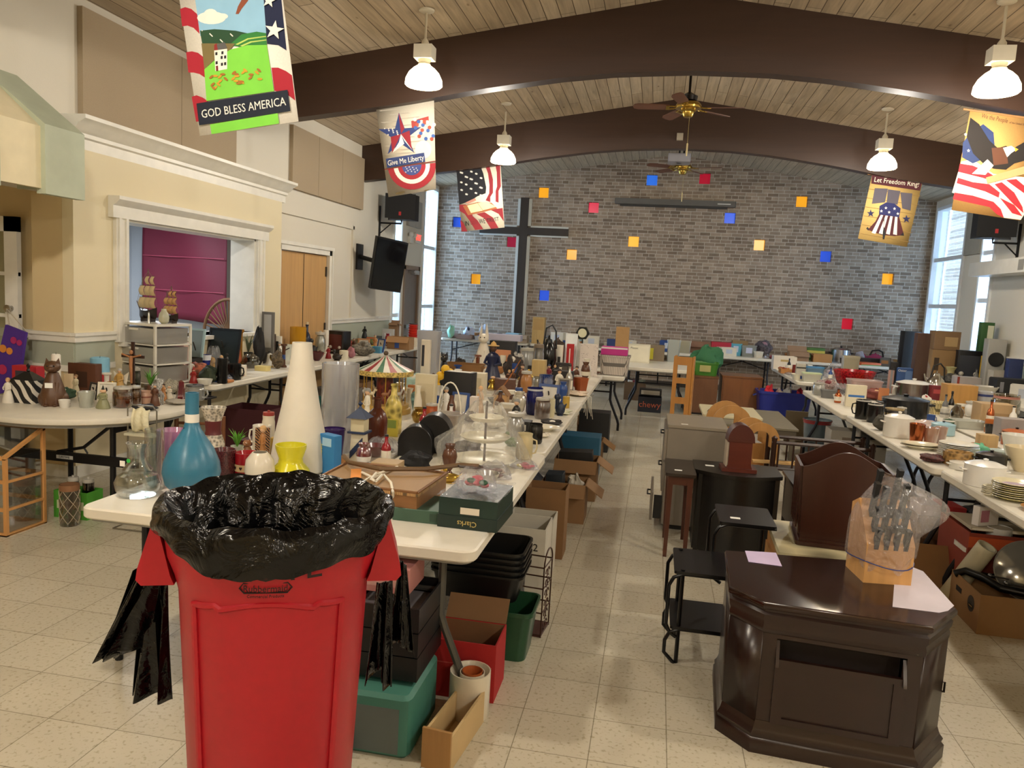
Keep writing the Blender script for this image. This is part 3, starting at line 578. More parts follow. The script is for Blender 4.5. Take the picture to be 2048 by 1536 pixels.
def k_fig(w,h,d,c,c2,o):
 """standing robed figurine: one continuous body, head on a neck, arms"""
 b=MB();R_=w/2
 b.lathe([(0,0),(R_*.95,0),(R_,h*.04),(R_*.75,h*.3),(R_*.5,h*.48),(R_*.52,h*.6),(R_*.62,h*.7),(R_*.45,h*.76),(R_*.2,h*.79),(R_*.18,h*.82),(0,h*.83)],16,0,0,1,.8)
 for s in(-1,1):b.tube([(s*R_*.5,0,h*.7),(s*R_*.72,-R_*.2,h*.56),(s*R_*.25,-R_*.6,h*.52)],R_*.15,7,False,R_*.1)
 L=[('body',b,M_(c,o,.35)),('head',MB().sph((0,0,h*.88),h*.075 if h>w*1.6 else w*.2,None,h*.09),mat(o.get('skin','d9b08c'),.5))]
 if c2:L.append((o.get('hn','hair'),MB().sph((0,h*.012,h*.9),h*.085,h*.085,h*.085,12,6),mat(c2,.6)))
 if o.get('wings'):L.append(('wings',MB().prism([(-R_*1.3,h*.85),(-R_*.1,h*.6),(R_*1.3,h*.85),(R_*.9,h*.35),(0,h*.5),(-R_*.9,h*.35)],'y',R_*.35,R_*.42),mat('efe9da',.5)))
 if o.get('hat'):L.append(('hat',MB().lathe([(h*.13,h*.93),(h*.13,h*.945),(h*.07,h*.95),(h*.05,h*1.0),(0,h*1.04)]if o['hat']=='brim' else[(h*.1,h*.9),(h*.06,h*1.02),(0,h*1.2)],16),mat(o.get('hc','1a1a18'),.7)))
 return L
def k_animal(w,h,d,c,c2,o):
 """sitting four-legged animal or bird shaped from one skinned outline"""
 k=o.get('sp','dog');b=MB();r=w*.32
 if k in('cat','dog','bear','rabbit'):
  b.lathe([(0,0),(r*1.2,0),(r*1.35,h*.08),(r*1.3,h*.25),(r*1.0,h*.45),(r*.75,h*.6),(r*.55,h*.7),(0,h*.74)],18,0,0,1,1.1)
  b.sph((0,-r*.25,h*.83),r*.85,r*.95,h*.13);b.sph((0,-r*1.05,h*.80),r*.35,r*.4,h*.05)
  for s in(-1,1):
   b.tube([(s*r*.5,-r*.7,h*.5),(s*r*.45,-r*1.05,h*.2),(s*r*.45,-r*1.2,h*.03)],r*.28,8);b.sph((s*r*.45,-r*1.35,h*.03),r*.3,r*.42,h*.035);b.sph((s*r*1.0,r*.05,h*.14),r*.55,r*.9,h*.15)
   e=.34 if k=='rabbit' else .1
   b.raw([(s*r*.2,-r*.2,h*.9),(s*r*.8,-r*.1,h*.88),(s*r*.5,r*.1,h*.88),(s*r*(.62 if k!='rabbit' else .4),-r*.1,h*(.92+e))],[(0,1,3),(1,2,3),(2,0,3),(0,2,1)])
  b.tube([(r*.9,r*.9,h*.04),(r*1.5,r*.2,h*.03),(r*1.3,-r*.7,h*.03)],r*.16,6)
  return[('body',b,M_(c,o,.4)),('eyes',MB().sph((-r*.32,-r*1.08,h*.86),r*.1).sph((r*.32,-r*1.08,h*.86),r*.1),mat(c2 or '14100c',.2))]+([tagpart(w*.25,w*.18,-r*1.25,h*.45,-w*.05)]if o.get('tag')else[])
 if k in('duck','bird'):
  b.sph((0,0,h*.3),w*.45,w*.28,h*.3).tube([(-w*.25,0,h*.4),(-w*.3,0,h*.7)],h*.09,10).sph((-w*.3,0,h*.82),h*.15,h*.13,h*.15).tube([(w*.35,0,h*.4),(w*.55,0,h*.55)],h*.07,8,False,h*.02)
  return[('body',b,M_(c,o,.4)),('beak',MB().sph((-w*.45,0,h*.8),h*.12,h*.05,h*.035),mat(c2 or 'c8902a',.4)),('base',MB().lathe([(0,0),(w*.28,0),(w*.26,h*.05),(0,h*.06)],16),mat(c,.5))]
# standing quadruped
 b.sph((0,0,h*.55),w*.36,w*.17,h*.17).sph((-w*.2,0,h*.58),w*.18,w*.16,h*.18).tube([(-w*.28,0,h*.62),(-w*.4,0,h*.85)],h*.09,9).sph((-w*.44,0,h*.88),w*.13,w*.08,h*.09)
 for x in(-.24,.26):
  for s in(-1,1):b.tube([(x*w,s*w*.1,h*.5),(x*w+w*.02,s*w*.1,h*.27),(x*w,s*w*.1,0)],h*.06,7,False,h*.035)
 b.tube([(w*.34,0,h*.6),(w*.45,0,h*.4)],h*.03,6)
 return[('body',b,M_(c,o,.4)),('ears',MB().sph((-w*.4,-w*.06,h*.98),w*.03,w*.02,h*.05).sph((-w*.4,w*.06,h*.98),w*.03,w*.02,h*.05),mat(c2 or c,.5))]
def k_plant(w,h,d,c,c2,o):
 R_=random.Random(o.get('seed',3));ph=h*.4;b=MB()
 for i in range(o.get('n',26)):
  a=R_.uniform(0,2*PI);s=R_.uniform(.4,1);L_=w*.5*s;z1=ph+(h-ph)*R_.uniform(.4,1);p0=Vector((0,0,ph*.9));p2=Vector((L_*math.cos(a),L_*math.sin(a),z1));pm=(p0+p2)/2+Vector((0,0,(h-ph)*.2));sd=Vector((-math.sin(a),math.cos(a),0))*w*.035
  b.raw([p0-sd*.3,p0+sd*.3,pm+sd,p2,pm-sd],[(0,1,2,4),(4,2,3)])
 return[('pot',lathe(o.get('pp','tumbler'),w*.5,ph),mat(c2 or '9a5a3a',.5)),('foliage',b,mat(c,.6))]
def k_bag(w,h,d,c,c2,o):
 """limp clear plastic bag, irregular, with what it holds"""
 R_=random.Random(o.get('seed',5));ph=[R_.uniform(0,6)for _ in range(6)]
 def f(u,v):
  a=2*PI*u;rr=(1-.55*v**2)*(1+.16*math.sin(3*a+ph[0])+.10*math.sin(7*a+ph[1]+4*v)+.06*math.sin(13*a+ph[2]-6*v));rr*=.25+.75*min(1,v*6+.5)
  return(w/2*rr*math.cos(a),d/2*rr*math.sin(a),h*(v+.06*math.sin(5*a+ph[3])*v))
 g=MB();g.T=None;g.grid(f,36,12)
 L=[('plastic_film',g,mat('f2f2f6',.15,0,'film',26.))]
 if c:
  b=MB()
  for i in range(o.get('n',7)):b.sph((R_.uniform(-.28,.28)*w,R_.uniform(-.2,.2)*d,h*R_.uniform(.15,.5)),w*.13*R_.uniform(.7,1.3),None,h*.14,8,6)
  L.append(('contents',b,mat(c,.6)))
 if c2:
  b=MB()
  for i in range(4):b.sph((R_.uniform(-.25,.25)*w,R_.uniform(-.2,.1)*d,h*R_.uniform(.12,.5)),w*.12,None,h*.12,8,6)
  L.append(('second_contents',b,mat(c2,.6)))
 return L
def k_lump(w,h,d,c,c2,o):
 """crumpled cloth, rock or other irregular soft thing"""
 R_=random.Random(o.get('seed',9));ph=[R_.uniform(0,6)for _ in range(5)]
 def f(u,v):
  a=2*PI*u;t=PI*v;k=1+.15*math.sin(3*a+ph[0]+2*t)+.12*math.sin(5*t+ph[1]+a)+.06*math.sin(9*a+ph[2]-3*t)
  return(w/2*k*math.sin(t)*math.cos(a),d/2*k*math.sin(t)*math.sin(a),h/2-h/2*math.cos(t)*(1 if v<.5 else k*.9))
 return[('body',MB().grid(f,24,12),M_(c,o,.75))]+([('accent',MB().sph((0,-d*.2,h*.75),w*.2,d*.2,h*.2),mat(c2,.6))]if c2 else[])
def k_pot(w,h,d,c,c2,o):
 L=[('pan',lathe('cyl',w,h*.75,True,28,.04),M_(c,o,.25)),('lid',MB().lathe([(0,h*.78),(w*.5,h*.75),(w*.51,h*.77),(w*.3,h*.87),(0,h*.9)],28),mat(c2 or c,.25,o.get('lm',0.))),('lid_knob',MB().lathe([(0,h*.88),(w*.04,h*.89),(w*.07,h*.97),(0,h)],12),mat(o.get('kc','151515'),.4))]
 L+=[('handle',MB().tube([(s*w*.48,-w*.1,h*.55),(s*w*.6,-w*.08,h*.57),(s*w*.6,w*.08,h*.57),(s*w*.48,w*.1,h*.55)],w*.025),mat(o.get('kc','151515'),.4))for s in(-1,1)]
 return L
def k_kettle(w,h,d,c,c2,o):
 return[('body',lathe('ball',w,h*.62,False,24),M_(c,o,.2)),('spout',MB().tube([(-w*.42,0,h*.35),(-w*.58,0,h*.5),(-w*.68,0,h*.66)],w*.08,10,False,w*.045),M_(c,o,.2)),('handle',MB().tube([(-w*.3,0,h*.58),(-w*.2,0,h*.9),(w*.15,0,h*.97),(w*.38,0,h*.85),(w*.45,0,h*.5)],w*.05,8),mat(c2 or '151515',.4)),('lid',MB().lathe([(0,h*.62),(w*.22,h*.62),(w*.18,h*.68),(w*.04,h*.7),(w*.05,h*.75),(0,h*.77)],16),M_(c,o,.2))]
def k_tray(w,h,d,c,c2,o):
 return[('tray',MB().box(-w/2,w/2,-d/2,d/2,0,h*.3).box(-w/2,w/2,-d/2,-d/2+.008,h*.3,h).box(-w/2,w/2,d/2-.008,d/2,h*.3,h).box(-w/2,-w/2+.008,-d/2+.008,d/2-.008,h*.3,h).box(w/2-.008,w/2,-d/2+.008,d/2-.008,h*.3,h),M_(c,o,.4))]+([('liner',MB().box(-w*.45,w*.45,-d*.45,d*.45,h*.3,h*.36),mat(c2,.6))]if c2 else[])
def k_house(w,h,d,c,c2,o):
 return[('walls',MB().box(-w*.4,w*.4,-d*.4,d*.4,0,h*.62),M_(c,o,.6)),('roof',MB().prism([(-w/2,h*.58),(0,h),(w/2,h*.58),(w*.42,h*.58),(0,h*.9),(-w*.42,h*.58)],'y',-d/2,d/2),mat(c2 or '8a3a2a',.6)),('entrance',MB().sph((0,-d*.4,h*.35),w*.1,.003,w*.1),mat('15100c',.8)),('perch',MB().tube([(0,-d*.4,h*.2),(0,-d*.55,h*.2)],w*.03),mat('5a4028',.6))]
def k_lampt(w,h,d,c,c2,o):
 return[('base',lathe('pillar',w*.5,h*.6,False),M_(c,o,.4)),('shade',MB().lathe([(w*.5,h*.5),(w*.3,h),(w*.28,h),(w*.48,h*.5)],22),mat(c2 or 'e5dcc4',.7))]
def k_bottle(w,h,d,c,c2,o):
 return[('bottle',lathe('bottle',w,h*.93,False),M_(c,o,.15)),('cap',MB().lathe([(w*.2,h*.9),(w*.2,h),(0,h)],12),mat(c2 or '222222',.4)),('label',MB().lathe([(w*.505,h*.15),(w*.505,h*.45)],20),mat(o.get('lc','e6dfcd'),.6))]
def k_stick(w,h,d,c,c2,o):
 return[('shaft',MB().tube([(-w/2,0,h*.15),(0,0,h*.5),(w/2,0,h*.9)],max(.006,w*.04),8,False,max(.004,w*.02)),M_(c,o,.5))]+([('grip',MB().tube([(-w*.55,0,h*.1),(-w*.3,0,h*.32)],max(.009,w*.06),8),mat(c2,.6))]if c2 else[])
def k_speaker(w,h,d,c,c2,o):
 L=[('cabinet',MB().rbox(-w/2,w/2,-d/2,d/2,0,h,.012,3),M_(c,o,.4))]
 a=MB();a.T=TR(0,-d/2,h*.58)@Matrix.Rotation(PI/2,4,'X');a.lathe([(w*.42,0),(w*.42,.01),(w*.36,.012),(w*.2,-.001+.004),(0,.006)],28);L.append(('woofer',a,mat(c2 or '141414',.5)))
 a=MB();a.T=TR(0,-d/2,h*.16)@Matrix.Rotation(PI/2,4,'X');a.lathe([(w*.12,0),(w*.12,.008),(0,.01)],16);L.append(('tweeter',a,mat('101010',.4)))
 return L
def k_radio(w,h,d,c,c2,o):
 return[('housing',MB().rbox(-w/2,w/2,-d/2,d/2,0,h,min(.02,h*.15),3,.004),M_(c,o,.4)),('front_panel',MB().box(-w*.42,w*.42,-d/2-.003,-d/2,h*.2,h*.85),mat(c2 or '6a2a22',.4)),('knob',MB().sph((w*.3,-d/2-.004,h*.3),h*.07),mat('c8c0b0',.3)),('knob',MB().sph((-w*.3,-d/2-.004,h*.3),h*.07),mat('c8c0b0',.3))]
def k_coil(w,h,d,c,c2,o):
 b=MB();n=int(o.get('n',9))
 for i in range(n):b.lathe([(w*.38,i*h/n),(w*.5,i*h/n+h/n*.8),(w*.4,i*h/n+h/n)],20)
 return[('cups',b,mat(c,.35)),('top_lid',MB().lathe([(0,h),(w*.42,h),(w*.4,h*1.04),(0,h*1.05)],20),mat(c2 or '3a2020',.5))]
def k_crucifix(w,h,d,c,c2,o):
 b=MB().box(-.012,.012,0,.014,0,h).box(-w/2,w/2,0,.014,h*.72,h*.72+.024);g=MB()
 g.tube([(-w*.42,-.012,h*.78),(-w*.1,-.014,h*.74),(0,-.014,h*.72),(w*.1,-.014,h*.74),(w*.42,-.012,h*.78)],.007,8).tube([(0,-.014,h*.76),(0,-.02,h*.6),(.004,-.02,h*.45),(0,-.012,h*.28)],.015,10,False,.008).sph((.004,-.02,h*.82),.014,.014,.018)
 return[('cross',b,mat(c,.5,0,'wood',10)),('figure',g,mat(c2,.5)),('plinth',MB().lathe([(0,0),(w*.3,0),(w*.28,.02),(w*.1,.05),(0,.06)],16),mat(c,.5))]
def k_ship(w,h,d,c,c2,o):
 hull=MB();n=10;hh=h*.2;vs=[]
 for i in range(n+1):
  t=i/n*2-1;ww=d*.5*max(.04,(1-abs(t)**2.2));z=h*.06+hh*(.75+.35*t*t)
  vs+=[(t*w*.42,-ww,z),(t*w*.42,-ww*.6,h*.06+hh*.25),(t*w*.38,0,h*.06),(t*w*.42,ww*.6,h*.06+hh*.25),(t*w*.42,ww,z)]
 hull.raw(vs,[(i*5+j,i*5+j+1,(i+1)*5+j+1,(i+1)*5+j)for i in range(n)for j in range(4)]+[(i*5,(i+1)*5,(i+1)*5+4,i*5+4)for i in range(n)],False)
 mast=MB();sails=MB()
 for k,x in enumerate((-.26,0,.24)):
  mh=h*(.84,1.,.88)[k];mast.tube([(x*w,0,h*.12),(x*w,0,mh)],.004,6)
  for j,(a,b_)in enumerate(((.26,.46),(.5,.68),(.71,.86))):
   if b_*h>mh:continue
   sw=w*(.15,.125,.09)[j];z0,z1=a*h,b_*h
   mast.tube([(x*w-sw*1.1,0,z1),(x*w+sw*1.1,0,z1)],.0025,5)
   sails.grid(lambda u,v,x=x,sw=sw,z0=z0,z1=z1:(x*w+(u-.5)*2*sw*(1-.1*v),-.02*math.sin(PI*v)-.012*math.sin(PI*u),z0+(z1-z0)*v),5,5)
 mast.tube([(-w*.4,0,h*.22),(-w*.55,0,h*.38)],.004,5);rig=MB()
 for a,b_ in(((-w*.54,0,h*.37),(-w*.26,0,h*.8)),((-w*.26,0,h*.8),(0,0,h*.96)),((0,0,h*.96),(w*.24,0,h*.84)),((w*.24,0,h*.84),(w*.42,0,h*.3))):rig.tube([a,b_],.0012,4)
 return[('hull',hull,mat(c,.35)),('masts',mast,mat('5a4028',.5)),('sails',sails,mat(c2,.7)),('rigging',rig,mat('8a7a60',.8)),('stand',MB().box(-w*.2,-w*.16,-d*.4,d*.4,0,h*.09).box(w*.16,w*.2,-d*.4,d*.4,0,h*.09),mat('2a1c12',.5))]
KINDS={k[2:]:v for k,v in list(globals().items())if k.startswith('k_')}
def realise(parts,name,label,cat,group=None):
 if len(parts)==1 and parts[0][0]!='TEXT':return tag(parts[0][1].build(name,parts[0][2]),label,cat,group)
 t=thing(name,label,cat,group=group)
 for pn,mb,m in parts:
  if pn=='TEXT':
   s,size,tc,(x,y,z),rt=mb;text_part('lettering',s,size,mat(tc,.6),t,TR(x,y,z)@Matrix.Rotation(rt,4,'Y')@FRONT)
  else:mb.build(pn,m,t)
 return t
FILL=[('cloth_bundle','lump'),('small_box','box'),('small_book','book'),('tin','vessel')]
def make(kind,w,h,d,c,c2,o,name,label,cat,group=None):return realise(KINDS[kind](w,h,d,c,c2,o),name,label,cat,group)
ALL_PUT=[]
TABLES=[]
def put(kind,px,py,wp,hp,name,label,cat,c='d8d0c0',c2=None,z=.74,**o):
 P=onz(px,py,z)
 if z>.7 and TABLES:
  g=ray(px,py);best=None
  for x0,x1,y0,y1 in TABLES:
   a,b=(x0+.1)/g.x,(x1-.1)/g.x
   if a>b:a,b=b,a
   a,b=max(a,(y0+.08)/g.y),min(b,(y1-.22)/g.y)
   if a>b:continue
   t0=P.y/g.y;t1=min(max(t0,a),b)
   if best is None or abs(t1-t0)<abs(best-t0):best=t1
  if best and abs(best-P.y/g.y)>.02:
   P=Vector((g.x*best,g.y*best,z));zt_=ony(px,py-hp,P.y).z;hp=max((zt_-z)/mpp(P),hp*.35)
 s=mpp(P);w,h=wp*s,hp*s;fore=o.get('dep',1. if kind not in('box','book','radio','carton','tub')else .7);d=w*fore
 if 'hm' in o:h=o['hm']
 P=P+Vector((0,d*.35 if kind in('box','carton','tub','radio','basket','tray','book')else w*.3,0))
 t=make(kind,w,h,d,c,c2,o,name,label,cat,o.get('group'));t.location=P;t.rotation_euler=(0,0,o.get('rot',0.)+(0. if 'rot' in o else-.0))
 ALL_PUT.append(t)
 while EXTRA:
  w_,d_,h_,cols,sd=EXTRA.pop();R_=random.Random(sd)
  for i,spec in enumerate(cols):
   col,nm,lb,ct=spec[:4];kd=spec[4]if len(spec)>4 else 'lump';n=len(cols);x=(-.5+(i+.5)/n)*w_*.8
   q=make(kd,w_*.8/n*.95,h_*R_.uniform(.65,.8),d_*.6,col,None,{'seed':i+sd,'p':'cyl'},nm,lb,ct)
   q.location=P+Matrix.Rotation(t.rotation_euler.z,3,'Z')@Vector((x,0,h_*.38));q.rotation_euler=(0,R_.uniform(-.12,.12),t.rotation_euler.z+R_.uniform(-.2,.2))
 return t

# folding tables
TOPM,LEGM=mat('e2dccd',.38),mat('26262a',.4,.6)
def folding_table(x0,x1,y0,y1,label,z=.74,legs=True,group=None,legc=None):
 cx,cy=(x0+x1)/2,(y0+y1)/2;hx,hy=(x1-x0)/2,(y1-y0)/2;lm=legc or LEGM
 t=thing('folding_table',label,'table',(cx,cy,0),0,group)
 MB().rbox(-hx,hx,-hy,hy,z-.048,z,.055,5,.007).build('tabletop',TOPM,t)
 MB().rbox(-hx+.02,hx-.02,-hy+.02,hy-.02,z-.06,z-.048,.05,4).build('underframe',mat('8c8a84',.5),t)
 along_y=hy>hx;TABLES.append((x0,x1,y0,y1))
 for e in(-1,1):
  for s in(-1,1):
   if along_y:P=[(s*(hx-.17),e*(hy-.2),z-.06),(s*(hx-.17),e*(hy-.2),.40),(s*(hx-.15),e*(hy-.2),.34),(s*(hx-.06),e*(hy-.19),.14),(s*(hx-.045),e*(hy-.19),.09),(s*(hx-.045),e*(hy-.19),0)]
   else:P=[(e*(hx-.2),s*(hy-.17),z-.06),(e*(hx-.2),s*(hy-.17),.40),(e*(hx-.2),s*(hy-.15),.34),(e*(hx-.19),s*(hy-.06),.14),(e*(hx-.19),s*(hy-.045),.09),(e*(hx-.19),s*(hy-.045),0)]
   MB().tube(P,.017,8).build('leg',lm,t)
  b=MB()
  if along_y:b.tube([(-(hx-.17),e*(hy-.2),.5),(hx-.17,e*(hy-.2),.5)],.011).tube([(0,e*(hy-.2),.5),(0,e*(hy-.75),z-.07)],.01)
  else:b.tube([(e*(hx-.2),-(hy-.17),.5),(e*(hx-.2),hy-.17,.5)],.011).tube([(e*(hx-.2),0,.5),(e*(hx-.75),0,z-.07)],.01)
  b.build('brace',lm,t)
 return t
G1,G2='paired white tables of the middle display run','white tables of the right-hand display run'
folding_table(-1.40,-.60,2.72,4.62,'white folding table behind the red trash can, right one of the nearest pair',legc=mat('55534e',.4,.4))
folding_table(-2.27,-1.43,2.72,4.62,'white folding table carrying the glass decanter and blue bottle, left of the nearest pair')
folding_table(-1.40,-.615,4.65,7.15,'second white table along the aisle, holding the cake stand end of the clutter')
folding_table(-2.25,-1.43,4.65,7.15,'second white table from the camera on the left side of the middle run')
folding_table(-1.40,-.62,7.18,9.85,'far white table of the middle run along the aisle')
folding_table(-2.22,-1.43,7.18,9.85,'far left white table of the middle run')
folding_table(-1.12,-.35,9.92,11.3,'small pale table end under the perforated white basket',z=.72)
folding_table(-.40,.56,11.4,13.1,'white table in the centre carrying the lettered white carton')
folding_table(1.84,2.62,2.75,5.28,'nearest white table of the right run, holding plates and casseroles')
folding_table(1.81,2.60,5.31,7.68,'second white table of the right run, with copper mugs and tureen')
folding_table(1.79,2.60,7.71,9.8,'third white table of the right run, under the red colander')
folding_table(2.66,3.45,3.2,5.7,'outer white table at the right edge of the picture')
folding_table(2.66,3.45,5.73,8.2,'outer white table under the wooden box and glass jug')
folding_table(2.66,3.45,8.23,10.4,'outer white table under the kettle and blender box')
folding_table(1.92,2.7,10.9,13.4,'white table beyond the blue plastic tub, crossing towards the back wall')
folding_table(4.15,4.93,8.0,10.4,'white table against the right wall, nearer one')
folding_table(4.15,4.93,10.5,12.9,'white table against the right wall holding the silver speaker')
folding_table(-4.56,-3.85,6.3,8.1,'white table against the left wall beneath the kitchen pass-through',legc=mat('1c1a1a',.5,.3))
folding_table(-4.56,-3.85,8.15,10.55,'white table against the left wall in front of the closet doors')
folding_table(-4.6,-3.85,10.6,13.2,'farthest white table on the left wall, under the television')
for a,b,l in((-4.3,-2.5,'white table at the left end of the brick wall'),(-2.46,-.7,'white table under the cross on the brick wall'),(-.66,1.0,'white table at the middle of the brick wall'),(1.04,2.36,'white table end right of the green crate by the brick wall'),(2.4,3.65,'white table right of centre along the brick wall'),(3.7,4.9,'white table in the right corner by the brick wall')):
 folding_table(a,b,15.3,16.02,l)
# round table by the left wall
TABLES.append((-4.62,-3.4,4.35,5.75))
t=thing('round_table','round white folding table covered with figurines beside the left wall','table',(-4.04,4.98,0));r=.73
MB().lathe([(0,.69),(r-.03,.69),(r-.005,.70),(r,.715),(r-.004,.733),(r-.02,.74),(0,.74)],56).build('tabletop',TOPM,t)
MB().lathe([(0,.67),(r-.05,.67),(r-.05,.69),(0,.69)],40).build('underframe',mat('8c8a84',.5),t)
bk=mat('17171a',.4,.4)
for x in(-.42,.42):
 for y in(-.3,.3):MB().tube([(x,y,.68),(x,y,0)],.02,8).build('leg',bk,t)
 MB().box(x-.02,x+.02,-.3,.3,.6,.64).build('brace',bk,t)
MB().box(-.62,.62,-.33,-.30,.37,.435).build('lower_crossbar',bk,t)
MB().box(.0,.13,-.332,-.33,.39,.415).build('nameplate',mat('c9c9c4',.4),t)
text_part('lettering','LIFETIME',.022,mat('1a1a1a',.5),t,TR(.065,-.333,.4025)@FRONT)
MB().tube([(.42,-.3,.66),(.20,-.31,.48),(.0,-.32,.435)],.012).tube([(.20,-.31,.48),(.23,-.31,.44)],.006).build('folding_brace',bk,t)
# the red trash can
def bend(o,r):
 for v in o.data.vertices:
  a=v.co.x/r;k=r-(v.co.y+r);rr=r-(v.co.y+r)+0
  rad=-v.co.y;v.co.x=rad*math.sin(a);v.co.y=-rad*math.cos(a)
CX,CY=-.985,1.93
tc_=thing('trash_can','large red plastic trash can lined with a black bag in the foreground','trash can',(CX,CY,0),math.radians(-27*0+22))
red=mat('a80f20',.42,0,'',40.)
zt=1.09
MB().lathe([(0,.19),(.208,.19),(.218,.21),(.250,.88),(.262,.93),(.280,.98),(.292,zt-.02),(.300,zt-.02),(.300,zt),(.286,zt),(.272,.98),(.240,.88),(.205,.22),(0,.22)],56).build('bin_body',red,tc_)
def surf(a,z):r=.218+(.250-.218)*(z-.21)/.67+.002;return(r*math.sin(a),-r*math.cos(a),z)
b=MB();aw_=.80
top=[surf(-aw_+2*aw_*i/28,.892-.018*math.cos(PI*2*(i/28)*1.0)+(.012 if abs(i-14)>8 else 0))for i in range(29)]
path=[surf(-aw_,.24+.0222*i)for i in range(29)]+top+[surf(aw_,.8616-.0222*i)for i in range(29)]
b.tube(path,.009,7)
b.build('panel_ridge',red,tc_)
b=MB()
for k in range(-14,15):pass
for s in(-1,1):
 T=Matrix.Rotation(0,4,'Z');b2=MB()
 b2.prism([(s*.245,.905),(s*.325,.905),(s*.338,.92),(s*.334,.95),(s*.302,1.06),(s*.285,1.06),(s*.255,.93)],'y',-.10,.10);b2.build('side_handle',red,tc_)
for s in(-1,1):pass
o=text_part('lettering','BRUTE',.075,mat('1c0608',.6),tc_,TR(0,-.291,1.005)@FRONT,sx=1.25);bend(o,.291)
o=text_part('logo_lettering','Rubbermaid',.024,mat('1c0608',.6),tc_,TR(0,-.2775,.958)@FRONT,sx=.9);bend(o,.2775)
o=text_part('small_lettering','Commercial Products',.011,mat('1c0608',.6),tc_,TR(0,-.2735,.938)@FRONT,sx=.9);bend(o,.2735)
lg=MB()
hexp=[(-.062,.958),(-.052,.972),(.052,.972),(.062,.958),(.052,.945),(-.052,.945)]
lg.tube([((.274+.2*(z-.958))*math.sin(x/.275),-(.274+.2*(z-.958))*math.cos(x/.275),z)for x,z in hexp],.0022,5,True);lg.build('logo_outline',mat('1c0608',.6),tc_)
dl=MB().lathe([(0,.12),(.23,.12),(.24,.14),(.24,.2),(.228,.2),(.228,.17),(0,.17)],40);dl.build('dolly',mat('161616',.5),tc_)
for a in range(5):
 w_=MB();w_.T=TR(.18*math.cos(a*2*PI/5),.18*math.sin(a*2*PI/5),.04)@Matrix.Rotation(PI/2,4,'X');w_.lathe([(0,-.015),(.04,-.015),(.04,.015),(0,.015)],16);w_.build('caster',mat('222222',.4),tc_)
# liner bag folded over the rim
blk=mat('040405',.14,0,'crinkle',9.)
rr=random.Random(4);ph=[rr.uniform(0,6.28)for _ in range(12)]
PRF=[(.12,.45),(.155,.55),(.18,.70),(.205,.85),(.225,.97),(.25,1.05),(.278,1.098),(.294,1.112),(.309,1.100),(.316,1.07),(.316,1.05),(.312,1.03)]
def lin_(u,v):
 a=2*PI*u;x=v*(len(PRF)-1);i=min(int(x),len(PRF)-2);f=x-i;r=PRF[i][0]*(1-f)+PRF[i+1][0]*f;z=PRF[i][1]*(1-f)+PRF[i+1][1]*f
 inn=max(0,1-v*1.5);fr=max(0,math.cos(a+PI/2-.45))
 r+=(.010*math.sin(9*a+ph[0]+3*v)+.006*math.sin(23*a+ph[1]-5*v)+.003*math.sin(41*a+ph[2]+9*v))*(.25+1.*inn)*(.6+.4*math.sin(3*a+ph[3]))
 r+=.006*math.sin(11*a+23*v+ph[4])*(.5+inn)
 if v>.62:z=1.112-(1.112-z)*(.55+(.9*fr**1.5)+.12*math.sin(5*a+ph[5]))
 z+=.005*math.sin(8*a+ph[6])+.003*math.sin(19*a+ph[7])
 return(r*math.cos(a),r*math.sin(a),z)
lb=thing('bin_liner','glossy black plastic bag folded over the rim of the red trash can','trash bag',(CX,CY,0))
MB().grid(lin_,300,44).build('liner_film',blk,lb)
MB().lathe([(0,.43),(.15,.45),(.0,.455)],24).build('liner_bottom',blk,lb)
def drape(name,top,bot,Y,parent,amp=.02,seed=1):
 R_=random.Random(seed);p1,p2=R_.uniform(0,6),R_.uniform(0,6)
 def ev(pts,u):
  x=u*(len(pts)-1);i=min(int(x),len(pts)-2);f=x-i;return pts[i][0]*(1-f)+pts[i+1][0]*f,pts[i][1]*(1-f)+pts[i+1][1]*f
 def f(u,v):
  a,b_=ev(top,u),ev(bot,u);px,py=a[0]*(1-v)+b_[0]*v,a[1]*(1-v)+b_[1]*v
  P=ony(px,py,Y);fold=amp*math.sin(4*PI*u+p1+v)*(.4+v)+amp*.5*math.sin(11*PI*u+p2)*v
  return(P.x-CX,P.y-CY+fold,P.z)
 MB().grid(f,40,18).build(name,blk,parent,.002)
db=thing('spare_bag','limp black plastic bags hanging from the left handle of the trash can','trash bag',(CX,CY,0))
drape('bag_sheet',[(284,1128),(296,1140),(318,1160)],[(178,1326),(214,1311),(220,1324),(228,1308),(284,1302)],1.95,db,.025,1)
drape('bag_sheet',[(292,1150),(310,1158),(338,1165)],[(262,1394),(268,1401),(318,1384),(322,1392),(338,1404)],1.99,db,.02,2)
drape('bag_sheet',[(268,1140),(282,1132),(296,1150)],[(236,1260),(250,1300),(300,1310)],2.03,db,.02,5)
db=thing('spare_bag','limp black plastic bags hanging from the right handle of the trash can','trash bag',(CX,CY,0))
drape('bag_sheet',[(752,1166),(770,1164),(784,1160)],[(728,1376),(742,1350),(764,1342),(770,1376),(780,1378)],2.10,db,.015,3)
drape('bag_sheet',[(798,1122),(804,1122),(812,1130)],[(770,1292),(784,1290),(806,1288),(826,1318)],2.16,db,.012,4)
